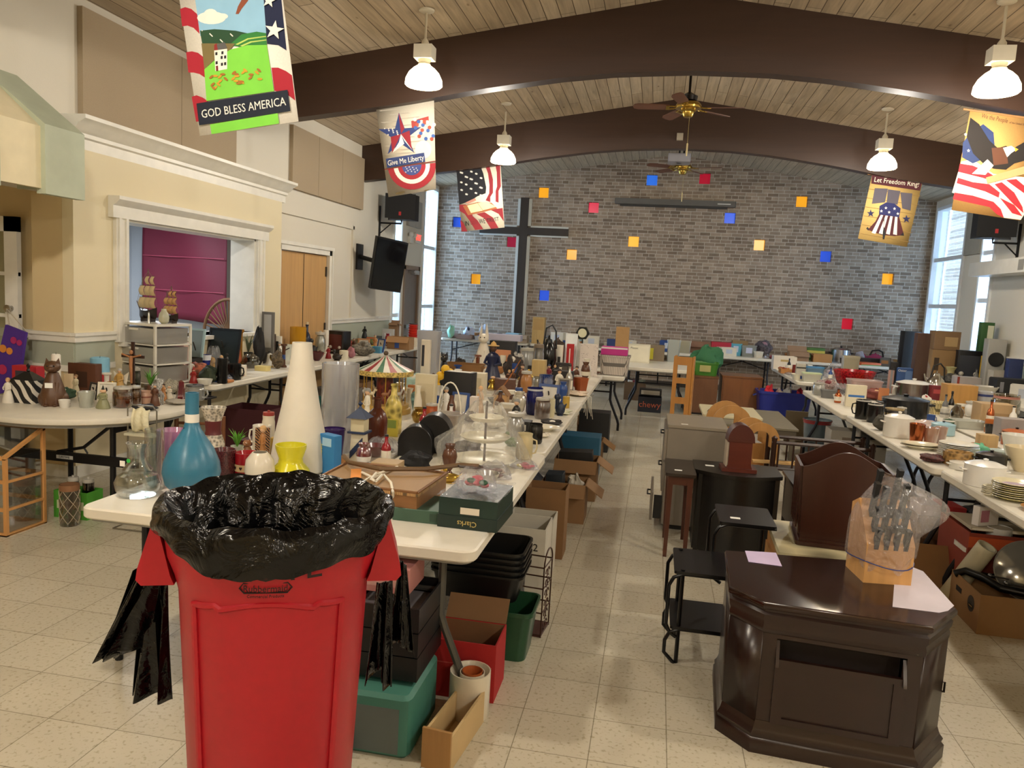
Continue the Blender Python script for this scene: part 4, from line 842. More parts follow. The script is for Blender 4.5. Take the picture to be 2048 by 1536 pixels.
# dark end table with magazine shelf, lower right
def dark():return mat('24120d',.28,0,'woody',7.)
EZt=.60
P=[onz(x,y,EZt)for x,y in((1450,1100),(1458,1172),(1528,1204),(1868,1254),(1916,1218),(1800,1128))]
c0=(P[0]+P[3])/2;c0.z=0
et=thing('end_table','dark mahogany end table with moulded edges and an open magazine shelf in front','end table',c0)
poly=[(p.x-c0.x,p.y-c0.y)for p in P]
def scaled(k,off=0):return[(x*k,y*k)for x,y in poly]
def loft(secs,name,parent,m):
 b=MB();n=len(poly);vs=[];fs=[]
 for k,z in secs:vs+=[(x*k,y*k,z)for x,y in poly]
 for s_ in range(len(secs)-1):
  for i in range(n):j=(i+1)%n;fs.append((s_*n+i,s_*n+j,(s_+1)*n+j,(s_+1)*n+i))
 fs+=[tuple(reversed(range(n))),tuple((len(secs)-1)*n+i for i in range(n))]
 return b.raw(vs,fs).build(name,m,parent)
loft([(.985,.572),(1.0,.578),(1.0,.592),(.985,.60)],'tabletop',et,mat('28130c',.16,0,'woody',7.))
loft([(.95,.475),(.965,.482),(.97,.50),(.96,.515),(.975,.53),(.98,.55),(.955,.56),(.965,.572)],'top_moulding',et,dark())
loft([(1.02,0),(1.02,.05),(1.0,.06),(1.01,.075),(.985,.09),(.975,.10),(.965,.115),(.955,.125)],'base_moulding',et,dark())
# carcass with an opening in the front face
FL,FR_=P[2]-c0,P[3]-c0
k=.95;A=Vector((FL.x*k,FL.y*k,0));B=Vector((FR_.x*k,FR_.y*k,0));ux=(B-A).normalized();Wf=(B-A).length;vy=Vector((-ux.y,ux.x,0))
b=MB();n=len(poly)
for i in range(n):
 j=(i+1)%n
 if i==2:continue
 a_,b_=poly[i],poly[j];b.raw([(a_[0]*k,a_[1]*k,.12),(b_[0]*k,b_[1]*k,.12),(b_[0]*k,b_[1]*k,.48),(a_[0]*k,a_[1]*k,.48)],[(0,1,2,3)])
b.build('side_panels',dark(),et,.012)
def FB(x0,x1,z0,z1,y0=-.0,y1=.018):
 m=MB();m.T=Matrix(((ux.x,vy.x,0,A.x),(ux.y,vy.y,0,A.y),(0,0,1,0),(0,0,0,1)));return m.box(x0,x1,y0,y1,z0,z1)
f=FB(0,.05,.12,.48);f.box(Wf-.05,Wf,0,.018,.12,.48).box(.05,Wf-.05,0,.018,.46,.48);f.build('front_frame',dark(),et)
FB(.05,Wf-.05,.12,.46,.10,.115).build('inner_back',mat('1a0e0a',.6),et)
f=FB(.05,Wf-.05,.13,.385,-.012,.004);f.box(.05,Wf-.05,-.020,-.012,.365,.387).box(.05,.09,-.020,-.012,.13,.365).box(Wf-.09,Wf-.05,-.020,-.012,.13,.365).box(.09,Wf-.09,-.020,-.012,.13,.155);f.build('magazine_panel',dark(),et)
for x in(.05,Wf-.062):
 m=FB(x,x+.012,.35,.355);m=MB();m.T=Matrix(((ux.x,vy.x,0,A.x),(ux.y,vy.y,0,A.y),(0,0,1,0),(0,0,0,1)));m.prism([(-.035,.36),(-.03,.375),(0,.43),(.01,.45),(.01,.36)],'x',x,x+.012);m.build('shelf_bracket',dark(),et)
m=MB();m.tube([(poly[4][0]*.92,poly[4][1]*.9,.30),(poly[4][0]*.92+.03,poly[4][1]*.9,.30),(poly[4][0]*.92+.03,poly[4][1]*.9,.26),(poly[4][0]*.92,poly[4][1]*.9,.26)],.005);m.build('side_pull',mat('2a2420',.3,.8),et)
# lilac note and white paper on it
def flat(name,pts,z,c,label,cat,th=.001,parent=None):
 Q=[onz(x,y,z)for x,y in pts];c_=sum(Q,Vector())/len(Q);b=MB().prism([(q.x-c_.x,q.y-c_.y)for q in Q],'z',0,th);o=b.build(name,mat(c,.7),parent);o.location=(c_.x,c_.y,z+.0005);
 if not parent:tag(o,label,cat)
 return o
nt_=flat('paper_note',[(1490,1102),(1552,1106),(1564,1133),(1497,1124)],EZt+.001,'c9b8dc','small lilac paper price note lying on the mahogany end table','paper')
flat('paper_sheet',[(1792,1122),(1846,1143),(1908,1212),(1896,1222),(1878,1226),(1785,1214)],EZt,'cfc6d0','white paper sheet on the right corner of the mahogany end table','paper')
# knife block wrapped in a plastic bag
kp=onz(1752,1160,EZt);s_=mpp(kp);kb=thing('knife_block','pale wooden knife block full of black-handled knives on the end table','knife block',kp+Vector((.02,.06,0)),.12)
kw=92*s_;kh=82*s_;m=MB();m.prism([(-.10,0),(.10,0),(.10,kh*1.7),(.03,kh*1.9),(-.10,kh*.95)],'x',-kw/2,kw/2);m.build('wooden_block',mat('d2a062',.5,0,'wood',8.),kb)
i_=0
for row,(y,z)in enumerate(((-.085,kh*.95),(-.045,kh*1.2),(-.005,kh*1.55),(.03,kh*1.75))):
 for q in range(4 if row<3 else 2):
  x=(-.5+(q+.5)/(4 if row<3 else 2))*kw*.82;L_=.07+.03*row+.008*((i_*7)%3);i_+=1
  m=MB();m.T=TR(x,y,z-.03)@Matrix.Rotation(math.radians(14),4,'X');m.box(-.009,.009,-.012,.012,0,L_+.03).box(-.010,.010,-.014,.014,L_+.015,L_+.035);m.build('knife_handle',mat('0c0c0e',.7),kb)
pb=thing('plastic_bag','clear plastic bag pulled over the knife block with a pointed corner','plastic bag',kp+Vector((.02,.06,0)),.12)
R_=random.Random(3)
def fb(u,v):
 a=2*PI*u;h_=205*s_;rx=kw*.66*(1+.05*math.sin(5*a)+.05*math.sin(9*a+3*v));ry=.15*(1+.06*math.sin(7*a));t_=v
 kx=1.0 if v<.45 else 1-.75*((v-.45)/.55)**1.6;kx=kx*(.92 if v<.1 else 1.);ex=max(0,math.cos(a))**3*max(0,math.sin(PI*min(1,max(0,(v-.35)/.6))))*kw*.72
 return(rx*kx*math.cos(a)+ex+.02*v,ry*kx*math.sin(a),h_*(.16+.86*v)+(.02*math.sin(6*a)*(1-v)))
MB().grid(fb,60,26).build('plastic_film',mat('f0edf2',.14,0,'film',22.),pb)
MB().tube([(kw*.66*math.cos(2*PI*i/30),.15*math.sin(2*PI*i/30),40*s_+.008*math.sin(PI*i/7))for i in range(30)],.0025,5,True).build('elastic_band',mat('2a3a7a',.5),pb)
# furniture standing in the middle aisle
def at0(px,py,z=0):return onz(px,py,z)
# pine chest under the magazine cradle
p=Vector((.95,4.15,0));t=thing('pine_chest','low pine chest with a worn pale top under the dark magazine rack','chest',p,-.03)
hw,hd,hh=.255,.29,.52;pn=mat('c08c4c',.5,0,'wood',6.)
MB().box(-hw,hw,-hd,hd,0,hh-.03).build('carcass',pn,t);MB().rbox(-hw-.012,hw+.012,-hd-.012,hd+.012,hh-.03,hh,.006,2).build('worn_top',mat('d6cba2',.5,0,'mottle',5.),t)
MB().box(-hw+.03,hw-.03,-hd-.016,-hd,.05,.22).box(-hw+.03,hw-.03,-hd-.016,-hd,.25,.44).build('drawer_front',pn,t);MB().box(-hw-.014,-hw,-hd+.05,hd-.05,.06,.42).build('side_panel',mat('c8924e',.5,0,'wood',6.),t)
PC=t
# magazine rack
mw=mat('371b12',.3,0,'wood',7.)
q=onz(1672,1092,.52);t=thing('magazine_rack','dark wooden magazine rack with scalloped ends standing on the pine chest','magazine rack',(q.x+.02,q.y+.10,.52),-.08)
for y,nm in((-.15,'front_end'),(.17,'back_end')):
 W2=.21;pts=[(-W2*.92,.03),(W2*.92,.03),(W2,.40)]+[(W2-2*W2*i/16,.40+.035*math.cos(2*PI*(i/16)-PI)*1+.035+.02*math.sin(PI*i/16))for i in range(1,16)]+[(-W2,.40)]
 MB().prism(pts,'y',y,y+.018).build(nm,mw,t)
for s in(-1,1):
 m=MB();m.prism([(s*.19,.05),(s*.205,.05),(s*.222,.40),(s*.207,.40)],'y',-.132,.17);m.build('slatted_side',mw,t)
 m=MB()
 for i in range(6):m.box(s*.215-.004,s*.215+.004,-.12+i*.048,-.10+i*.048,.08,.36)
 m.build('side_slats',mw,t)
MB().box(-.2,.2,-.16,.19,.0,.035).build('base_board',mw,t);MB().rbox(-.215,.215,-.175,.205,-.0+.002,.02,.02,3).build('foot_moulding',mw,t)
MB().box(-.008,.008,-.13,.17,.04,.30).build('divider',mw,t)
# black three-step cart
bm=mat('0d0d0f',.3,.3);t=thing('stepped_cart','black metal three-step cart with bent tube rails in front of the end table','cart',(0,0,0))
c1=at0(1348,1288);steps=[(.44,.02),(.70,.36),(1.0,.66)]
base=Vector((.15,3.60,0));t.location=base
for(z,y,dx)in((.17,0,0.),(.44,.0,0.),(.60,.36,.22)):
 MB().rbox(.02+dx,.30+dx,y,y+.36,z,z+.014,.015,3).build('shelf',bm,t)
 for yy in(y+.01,y+.33):MB().tube([(.30+dx,yy,z),(.06+dx,yy,z),(.02+dx,yy,z-.02),(-.0+dx,yy,z-.06),(-.0+dx,yy,z-.25 if z>.3 else z-.12),(.02+dx,yy,z-.29 if z>.3 else .03),(.05+dx,yy,z-.31 if z>.3 else .0)],.009,8).build('tube_rail',bm,t)
for x,y in((.06,.02),(.06,.33),(.50,.38),(.50,.70)):MB().tube([(x,y,.0),(x,y,.60 if y>.4 else .46)],.010,8).build('leg',bm,t)
m=MB();m.T=TR(.28,.04,.03)@Matrix.Rotation(PI/2,4,'Y');m.lathe([(0,-.008),(.03,-.008),(.03,.008),(0,.008)],16);m.build('caster',mat('2a2a2c',.4),t)
MB().box(.30,.35,.44,.47,.6145,.6155).build('price_tag',mat('f4f2ea',.7),t)
# curved-front black cabinet with the mantel clock
p=Vector((.62,5.45,0));t=thing('demilune_cabinet','black cabinet with a bowed front carrying the mantel clock','cabinet',p);bl=mat('0e0c0b',.35)
arc=[(-.27,.2),(-.27,-.10)]+[(-.25+.5*i/12,-.12-.10*math.sin(PI*i/12))for i in range(13)]+[(.27,-.10),(.27,.2)]
MB().prism(arc,'z',.03,.56).build('carcass',bl,t);MB().prism([(x*1.07,y*1.07)for x,y in arc],'z',.56,.585).build('cabinet_top',mat('14110e',.3),t)
for x in(-.26,.24):MB().box(x,x+.03,-.13,-.10,0,.56).build('corner_post',bl,t)
MB().box(-.21,-.15,.02,.06,.5855,.5865).build('price_tag',mat('f4f2ea',.7),t)
t=thing('mantel_clock','reddish wooden mantel clock with arched top seen from its side','clock',(.62,5.42,.586),.05);cwd=mat('5a2417',.35,0,'woody',8.)
MB().box(-.115,.115,-.08,.08,0,.025).build('plinth',cwd,t);MB().prism([(-.085,.025),(.085,.025),(.075,.05),(.075,.21),(-.075,.21),(-.075,.05)],'y',-.065,.065).build('case',cwd,t)
MB().prism([(-.09,.205),(.09,.205)]+[(.088*math.cos(a),.215+.11*math.sin(a))for a in[PI*i/12 for i in range(13)]],'y',-.07,.07).build('arched_hood',mat('4b1d13',.4,0,'woody',8.),t);m=MB();m.box(-.09,-.076,-.05,.05,.03,.2);m.build('clock_door',mat('b9ab98',.3),t)
# grey filing cabinet with an open bottom drawer
t=thing('filing_cabinet','grey metal filing cabinet beside the aisle with its bottom drawer pulled out','filing cabinet',(.38,6.1,0));gm=mat('7d7467',.45)
MB().rbox(-.235,.19,-.28,.30,.04,.78,.006,2).build('cabinet_body',gm,t);MB().rbox(-.24,.20,-.29,.31,.78,.80,.01,3).build('cabinet_top',mat('8b8170',.35),t)
for i,(z0,z1,o_)in enumerate(((.53,.76,0),(.29,.51,0),(.06,.27,.07))):
 d_=MB().box(-.255-o_,-.236-o_,-.27,.29,z0,z1).build('drawer_front',gm,t);MB().tube([(-.256-o_,-.07,z1-.06),(-.28-o_,-.07,z1-.06),(-.28-o_,.07,z1-.06),(-.256-o_,.07,z1-.06)],.006).build('handle',mat('1c1a1a',.4,.7),d_)
MB().box(-.30,-.24,-.25,-.24,.07,.25).build('drawer_side',mat('141414',.5),t)
m=MB();m.T=TR(.03,-.282,.30)@FRONT;m.prism([(-.06,0),(.05,-.03),(-.01,.20)],'z',0,.0012);m.build('paper_flyer',mat('ded8c8',.7),t)
MB().box(-.14,-.09,-.22,-.19,.8005,.8012).build('price_tag',mat('f4f2ea',.7),t)
MB().rbox(-.2,.16,-.25,.26,.0,.04,.02,2).build('plinth',mat('15120f',.6),t)
# small brown lamp table with tapered legs
def leg_table(name,label,cat,loc,w,d,h,top,leg,rot=0,tag_=True,th=.02,lw=.035,apron=.06,lmat=None):
 t=thing(name,label,cat,loc,rot);MB().rbox(-w/2,w/2,-d/2,d/2,h-th,h,.01,2).build('tabletop',top,t)
 if apron:MB().box(-w/2+.02,w/2-.02,-d/2+.02,d/2-.02,h-th-apron,h-th).build('apron',leg,t)
 for x in(-1,1):
  for y in(-1,1):m=MB();cx_,cy_=x*(w/2-lw),y*(d/2-lw);m.box(cx_-lw*.35,cx_+lw*.35,cy_-lw*.35,cy_+lw*.35,0,h-th,1.5,1.5);m.build('leg',leg,t)
 if tag_:MB().box(-w*.2,-w*.2+.05,-d*.3,-d*.3+.03,h+.0005,h+.0012).build('price_tag',mat('f4f2ea',.7),t)
 return t
br_w=mat('4a2415',.35,0,'wood',7.)
leg_table('lamp_table','small brown lamp table with tapered legs between the filing and black cabinets','table',(.235,5.40,0),.20,.5,.58,mat('2a211b',.3),br_w)
leg_table('side_table','dark side table with a white tag right of the black cabinet','table',(1.13,5.45,0),.34,.5,.56,mat('1d1512',.3),mat('2b120d',.4,0,'wood',7.),apron=.3)
MB().box(-.05,-.0,-.252,-.25,.2,.3)
# oak tower with square cut-outs
ok=mat('b37a35',.45,0,'wood',5.);t=thing('oak_rack','tall narrow oak rack with square openings standing in the middle of the hall','rack',(.33,8.6,0),-.12);H_=1.13;m=MB()
m.box(-.105,-.06,-.09,-.07,0,H_).box(.04,.09,-.09,-.07,0,H_);
zz=[0,.06,.20,.26,.40,.47,.62,.69,.84,.90,1.04,H_]
for a,b_ in zip(zz[0::2],zz[1::2]):m.box(-.06,.04,-.09,-.07,a,b_)
m.build('front_frame',ok,t);MB().rbox(.09,.11,-.09,.12,0,H_,.008,2).build('side_panel',ok,t);MB().box(-.105,-.087,-.07,.12,0,H_).build('side_panel',ok,t)
for z in(.23,.43,.65,.87,1.08):MB().box(-.085,.09,-.07,.12,z,z+.015).build('shelf',mat('c89a58',.5,0,'wood',5.),t)
# two child's wooden seats with rounded backs
def round_seat(label,loc,rot,s=1.):
 t=thing('child_seat',label,'chair',loc,rot);lw=mat('bf8d50',.5,0,'wood',6.);r=.17*s
 pts=[(r*math.cos(a),.56*s+r*math.sin(a))for a in[PI*i/14 for i in range(15)]]
 inn=[(.45*r*math.cos(a),.60*s+.35*r*math.sin(a))for a in[PI-PI*i/10 for i in range(11)]]
 for y in(-.16*s,.13*s):
  m=MB();m.prism(pts+[(-r,0),(-r*.7,0),(-r*.7,.5*s),(-r*.45,.60*s)]+inn[1:]+[(r*.45,.52*s),(r*.7,.5*s),(r*.7,0),(r,0)],'y',y,y+.02);m.build('arched_side',lw,t)
 MB().box(-r*.95,r*.95,-.14*s,.13*s,.26*s,.28*s).build('seat',lw,t);MB().box(-r*.7,r*.7,.10*s,.115*s,.3*s,.5*s).build('back_board',lw,t)
 return t
round_seat("child's light wooden seat with a round arched top behind the filing cabinet",(.74,7.55,0),.1,1.08);round_seat("second child's arched wooden seat, partly behind the mantel clock",(.93,7.05,0),.2,.98)
# coffee tables
leg_table('coffee_table','low grey-brown coffee table behind the arched wooden seats','table',(1.15,9.0,0),.75,1.4,.47,mat('77705e',.4),mat('5a5142',.5),lw=.05)
o=MB().rbox(-.32,.32,-.45,.45,0,.03,.03,3,.004).build('pale_board',mat('d3c9a6',.35));o.location=(.90,9.15,.471);tag(o,'pale cream table leaf lying on the grey-brown coffee table','board')
m=MB().tube([(-.14,0,.0),(-.13,0,.02),(.0,0,.028),(.13,0,.02),(.14,0,.0)],.006,6).build('scroll_handle',mat('141210',.5));m.location=(.78,8.9,.51);tag(m,'black scrolled metal handle lying on the cream table leaf','handle')
def cabinet(name,label,loc,w,d,h,m_,nd=1,rot=0):
 t=thing(name,label,'cabinet',loc,rot);MB().box(-w/2,w/2,-d/2,d/2,.03,h-.02).build('carcass',m_,t);MB().rbox(-w/2-.01,w/2+.01,-d/2-.01,d/2+.01,h-.02,h,.006,2).build('cabinet_top',m_,t)
 for i in range(nd):a=-w/2+.02+i*(w-.04)/nd;q=MB().box(a,a+(w-.04)/nd-.01,-d/2-.014,-d/2,.06,h-.04).build('door',m_,t)
 MB().box(-w/2+.02,w/2-.02,-d/2+.02,d/2-.02,0,.03).build('plinth',mat('1a120e',.7),t)
 return t
ww=mat('6e4526',.4,0,'wood',6.)
cabinet('media_cabinet','brown wooden cabinet behind the oak rack, left of the pair',(.78,12.6,0),.44,.7,.60,ww)
cabinet('media_cabinet','reddish brown wooden cabinet, right of the pair beside the blue tub',(1.38,12.75,0),.60,.6,.62,mat('7a4a24',.35,0,'wood',6.))
# spindle rail bench
t=thing('spindle_rack','low dark wooden rack with spindle rails behind the dark side table','rack',(1.45,6.9,0));dk=mat('331b12',.35,0,'woody',7.)
for y in(-.16,.16):
 for z in(.36,.58):MB().tube([(-.42,y,z),(.40,y,z)],.016,8).build('rail',dk,t)
 m=MB()
 for i in range(7):m.tube([(-.36+.12*i,y,.36),(-.36+.12*i,y,.58)],.008,6)
 m.build('spindles',dk,t)
 for x in(-.40,.38):MB().lathe([(.0,0),(.014,0),(.022,.2),(.022,.6),(.026,.62),(0,.64)],10,x,y).build('corner_post',dk,t)
MB().box(-.38,.36,-.15,.15,.34,.355).build('shelf',dk,t)
p=onz(1498,905,.36);t=thing('stick_bundle','bundle of pale wooden sticks lying on the spindle rack','sticks',(1.15,6.85,.378));m=MB()
for i in range(7):m.tube([(-.25,-.04+.013*i,.006+.008*(i%2)),(.22,-.03+.012*i,.01+.008*(i%3))],.006,6)
m.build('sticks',mat('c9a468',.6,0,'woody',6.),t);MB().box(.1,.2,-.05,.04,.03,.032).build('price_tag',mat('f0ece0',.7),t)
# lean-to glass display case at the left edge
t=thing('glass_display_case','pine-framed glass display case with a sloping top at the left edge','display case',(-3.93,4.10,0));fw=mat('d39a5c',.5,0,'wood',7.);gz=mat('e9edf0',.03,0,'glass')
Wc,Dc,h0,h1,f_=.75,.33,.50,.645,.022;fr=MB()
for x in(-Wc,-f_):fr.box(x,x+f_,0,f_,0,h0).box(x,x+f_,Dc-f_,Dc,0,h1)
for z in(0,.12+.04,.34):fr.box(-Wc+f_,-f_,0,f_,z,z+f_).box(-f_,0,f_,Dc-f_,z+.004,z+f_-.004).box(-Wc+f_,-f_,Dc-f_,Dc,z,z+f_)
fr.prism([(0,h0-.005),(Dc,h1-.005),(Dc,h1+.018),(0,h0+.018)],'x',-f_,0);fr.prism([(0,h0-.005),(Dc,h1-.005),(Dc,h1+.018),(0,h0+.018)],'x',-Wc,-Wc+f_)
fr.box(-Wc+f_,-f_,0,f_,h0-.01,h0+.014).box(-Wc+f_,-f_,Dc-f_,Dc,h1-.01,h1+.014);fr.build('wooden_frame',fw,t)
MB().box(-f_*.6,-f_*.45,f_,Dc-f_,.0+f_,h0).build('side_pane',gz,t);MB().box(-Wc+f_,-f_,f_*.4,f_*.55,f_,h0).build('front_pane',gz,t);MB().prism([(0.01,h0+.005),(Dc-.01,h1+.005),(Dc-.01,h1+.009),(.01,h0+.009)],'x',-Wc+f_,-f_).build('sloping_pane',gz,t)
MB().box(-Wc,0,0,Dc,0,.008).build('case_floor',fw,t)
# wire stand holding a cream cloth
q0,q1=onz(226,1062,0),onz(303,1052,0);zt_=ony(274,816,(q0.y+q1.y)/2).z;t=thing('wire_stand','thin wire stand behind the glass decanter with a folded cream cloth','stand',(q0+q1)/2);wx=(q1.x-q0.x)/2+.03
wr=mat('9a968c',.3,.8);MB().tube([(-wx,-.05,.006),(-wx,.1,.006),(-wx,.1,zt_-.03),(-wx+.03,.1,zt_),(wx-.03,.1,zt_),(wx,.1,zt_-.03),(wx,.1,.006),(wx,-.05,.006),(-wx,-.05,.006)],.005,7).tube([(-wx,.1,zt_-.17),(wx,.1,zt_-.17)],.004).build('wire_frame',wr,t)
R_=random.Random(2);MB().grid(lambda u,v:((-.55+1.1*u)*wx*(1+.1*v),.09-.02*math.sin(PI*v)+.006*math.sin(14*u),zt_-.02-.15*v-.01*math.sin(9*u)),20,8).build('folded_cloth',mat('e6dfbe',.6,0,'crinkle',12.),t,.015)
MB().box(-wx,wx,.06,.14,zt_-.205,zt_-.19).build('lower_tray',mat('cfcab0',.5),t)
# ladder-back chair left behind the round table
t=thing('wooden_chair','brown wooden chair frame under the round table beside the green box','chair',(-3.28,5.1,0),.3);cb_=mat('7a4a2a',.5,0,'wood',6.)
for x in(-.17,.17):
 for y in(-.17,.17):MB().tube([(x,y,0),(x,y,.66 if y>0 else .42)],.017,8).build('leg',cb_,t)
MB().rbox(-.2,.2,-.2,.2,.40,.425,.03,3).build('seat',mat('8a857c',.6),t)
for z in(.15,.27):
 for q in((-1,-1,1,-1),(-1,-1,-1,1),(1,-1,1,1)):MB().tube([(.17*q[0],.17*q[1],z),(.17*q[2],.17*q[3],z)],.009).build('stretcher',cb_,t)
for z in(.5,.6):MB().tube([(-.17,.17,z),(.17,.17,z)],.012).build('back_slat',cb_,t)
# television on the left wall
c=[onx(*q,XL+dx)for q,dx in(((755,473),.42),((740,577),.22))]
P1=onx(755,473,-4.22);P0=onx(740,577,-4.42);P2=ony(817,487,P1.y+.62);P3=P0+(P2-P1)
t=thing('television','black flat-screen television tilted out from the left wall','television',tuple(P1));O=P1
ex=(P2-P1);ez=(P0-P1);nn=ex.cross(ez).normalized();nn=nn if nn.y<0 else-nn
def quad(name,k0,k1,off,th,m_,par):
 vs=[]
 for d_ in(off,off+th):
  for u,v in((k0,k0),(k1,k0),(k1,k1),(k0,k1)):vs.append(ex*u+ez*v+nn*d_)
 return MB().raw(vs,[(0,1,2,3),(7,6,5,4),(0,4,5,1),(1,5,6,2),(2,6,7,3),(3,7,4,0)]).build(name,m_,par)
quad('casing',0,1,-.05,.05,mat('0c0c0e',.4),t);quad('screen',.025,.975,.0,.003,mat('08090d',.08),t)
mid=(ex+ez)*.5-nn*.05;MB().tube([mid,Vector((XL-P1.x+.03,mid.y,mid.z+.1))],.035,8).build('wall_arm',mat('151515',.5),t);MB().box(XL-P1.x+.002,XL-P1.x+.03,mid.y-.12,mid.y+.12,mid.z-.1,mid.z+.3).build('wall_plate',mat('151515',.5),t)
# loudspeakers on brackets
def wall_speaker(label,X,sgn,Y,z,cen,rot):
 t=thing('loudspeaker',label,'speaker',(cen.x,cen.y,cen.z),rot);sb=mat('0f0f11',.55)
 MB().prism([(-.26,.16),(.26,.16),(.17,-.16),(-.17,-.16)],'z',-.0,.42).build('cabinet',sb,t)
 MB().box(-.245,.245,.16,.165,.015,.405).box(-.25,.25,-.168,-.16,.01,.41).build('grille',mat('1a1a1c',.8,0,'fabric',20.),t)
 MB().box(-.02,.02,-.171,-.168,.06,.12).build('red_badge',mat('b8242a',.5),t)
 T=t.matrix_basis if False else Matrix.Rotation(-rot,4,'Z');b=MB();b.T=T
 wx_=X-cen.x;b.tube([(0,0,0),(0,0,-.06),(wx_,0,-.06)],.015,8).tube([(wx_*.45,0,-.06),(wx_,0,-.24)],.01,6).box(min(wx_,wx_-sgn*-.0)-.012,wx_+.012,-.02,.02,-.28,.22);b.build('wall_bracket',mat('141416',.5,.4),t)
 return t
cn=ony(803,440,12.6);wall_speaker('black loudspeaker on a bracket above the television',XL+.012,1,12.6,2.8,cn,.15)
cn=ony(1986,477,12.4);wall_speaker('black loudspeaker on a bracket high on the right wall',XR-.012,-1,12.4,2.8,cn,-.15)
# long white wall unit on the right
a_=onx(1937,553,XR-.35);t=thing('wall_air_unit','long white ventilation unit on the right wall below the loudspeaker','air conditioner',(XR-.002,a_.y,a_.z))
MB().rbox(-.36,0,-2.6,0,0,.20,.01,2).build('casing',mat('dcd8cc',.4),t);MB().rbox(-.42,0,-5.2,-2.0,-.0,.27,.01,2).build('casing_section',mat('dcd8cc',.4),t)
for y in(-1.75,-2.35):MB().box(-.363 if y>-2 else-.423,-.36 if y>-2 else-.42,y-.1,y+.06,.03,.17).build('vent_grille',mat('8d8a82',.6),t)
cr_=thing('white_cable','thin white cord hanging beside the right loudspeaker','cord',(XR-.05,11.6,2.3));MB().tube([(0,0,.0),(0,.02,.6),(0,.1,1.2)],.008,6).build('cord_line',mat('e4e0d6',.5),cr_)
# exit sign and emergency light
p=onx(833,476,XL);t=thing('exit_sign','small glowing red exit sign above the grey door','exit sign',(XL+.002,p.y,p.z));MB().box(0,.04,-.17,.17,-.1,.1).build('housing',mat('d8d4c8',.5),t)
text_part('lettering','EXIT',.16,mat('ff3a2a',.5,0,'emit',3.),t,TR(.042,0,0)@Matrix.Rotation(PI/2,4,'Z')@Matrix.Rotation(PI/2,4,'X'))
p=onx(819,480,XL);t=thing('emergency_light','white emergency light with two lamp heads left of the exit sign','emergency light',(XL+.002,p.y,p.z));MB().box(0,.05,-.12,.12,-.06,.06).build('battery_box',mat('ddd9cd',.5),t)
for s in(-1,1):MB().sph((.06,s*.1,.1),.05).build('lamp_head',mat('e4e0d6',.4),t)
# kitchen contents seen through the pass-through
t=thing('red_cloth','translucent red cloth hung on the kitchen wall behind the ship models','cloth',(-6.28,9.55,1.1),-PI/2)
MB().grid(lambda u,v:(.02+.02*math.sin(9*u+3*v),(u-.5)*1.24,v*1.28+.02*math.sin(5*u)),30,12).build('cloth',mat('701c34',.6,0,'fabric',6.),t,.006)
m=MB()
for z in(.4,.85,1.3):m.tube([(.05,-.6,z),(.05,.6,z)],.006)
m.build('seam',mat('b04a62',.6),t)
o=MB().box(0,.1,-.14,.14,0,1.35).build('dark_shelf_end',mat('4b4238',.8,0,'fabric',6.));o.rotation_euler=(0,0,-PI/2);o.location=(-5.5,9.6,1.0);tag(o,'dark brown woven panel beside the red cloth in the kitchen','panel')
t=thing('lettered_sign','tall framed white sign covered with small handwriting in the kitchen opening','sign',(-4.98,9.25,1.1),.0);MB().box(-.2,.2,0,.02,0,.95).build('sign_board',mat('d4d8de',.6),t);MB().box(-.22,-.2,-.005,.025,0,.97).box(-.2,.2,-.005,.025,.95,.97).build('frame',mat('2a211c',.5),t)
m=MB();R_=random.Random(8)
for i in range(26):
 x=-.16
 while x<.15:w_=R_.uniform(.015,.05);m.box(x,min(x+w_,.17),-.0012,0,.06+.033*i,.06+.033*i+.011);x+=w_+.012
m.build('handwriting',mat('3a3f48',.7),t)
t=thing('fan_back_chair','woven peacock chair back seen over the counter in the kitchen opening','chair',(-5.25,8.9,1.0),-.1);m=MB()
for i in range(15):a=PI*(.08+.84*i/14);m.tube([(0,0,.0),(.34*math.cos(a),0,.42*math.sin(a))],.009,5)
m.tube([(.36*math.cos(PI*i/16),0,.44*math.sin(PI*i/16))for i in range(17)],.02,7);m.build('woven_back',mat('6a4a2c',.7),t);MB().rbox(-.3,.3,-.3,.3,-.55,-.45,.1,4).build('seat',mat('6a4a2c',.7),t)
for x in(-.25,.25):MB().tube([(x,-.2,-1.0),(x,-.2,-.5)],.02).build('leg',mat('6a4a2c',.7),t);MB().tube([(x,.2,-1.0),(x,.2,.02)],.02).build('leg',mat('6a4a2c',.7),t)
# purple felt stocking hanging from the door knob
p=onz(30,755,.74);t=thing('felt_stocking','purple felt stocking with orange and pink circles hanging from the door knob','stocking',tuple(ony(30,700,5.30)));s_=mpp(ony(30,700,5.3))
def FP(pts):return[((x-30)*s_,-(y-700)*s_)for x,y in pts]
m=MB();m.prism(FP([(16,650),(62,663),(55,700),(45,760),(40,775),(0,790),(-22,785),(-24,760),(-4,742),(2,700)]),'y',-.03,-.006);m.build('stocking',mat('4a2a8a',.9,0,'fabric',5.),t)
for x,y,r_,c_,n_ in((10,698,8,'d98a3a','orange_circle'),(25,702,7,'d98a3a','orange_circle'),(35,680,7,'a82868','pink_circle'),(48,684,6,'a82868','pink_circle'),(8,740,10,'b02a5a','pink_patch')):
 m=MB();m.T=TR((x-30)*s_,-.031,-(y-700)*s_)@Matrix.Rotation(PI/2,4,'X');m.lathe([(0,0),(r_*s_,0),(r_*s_,.004),(0,.004)],18);m.build(n_,mat(c_,.9),t)
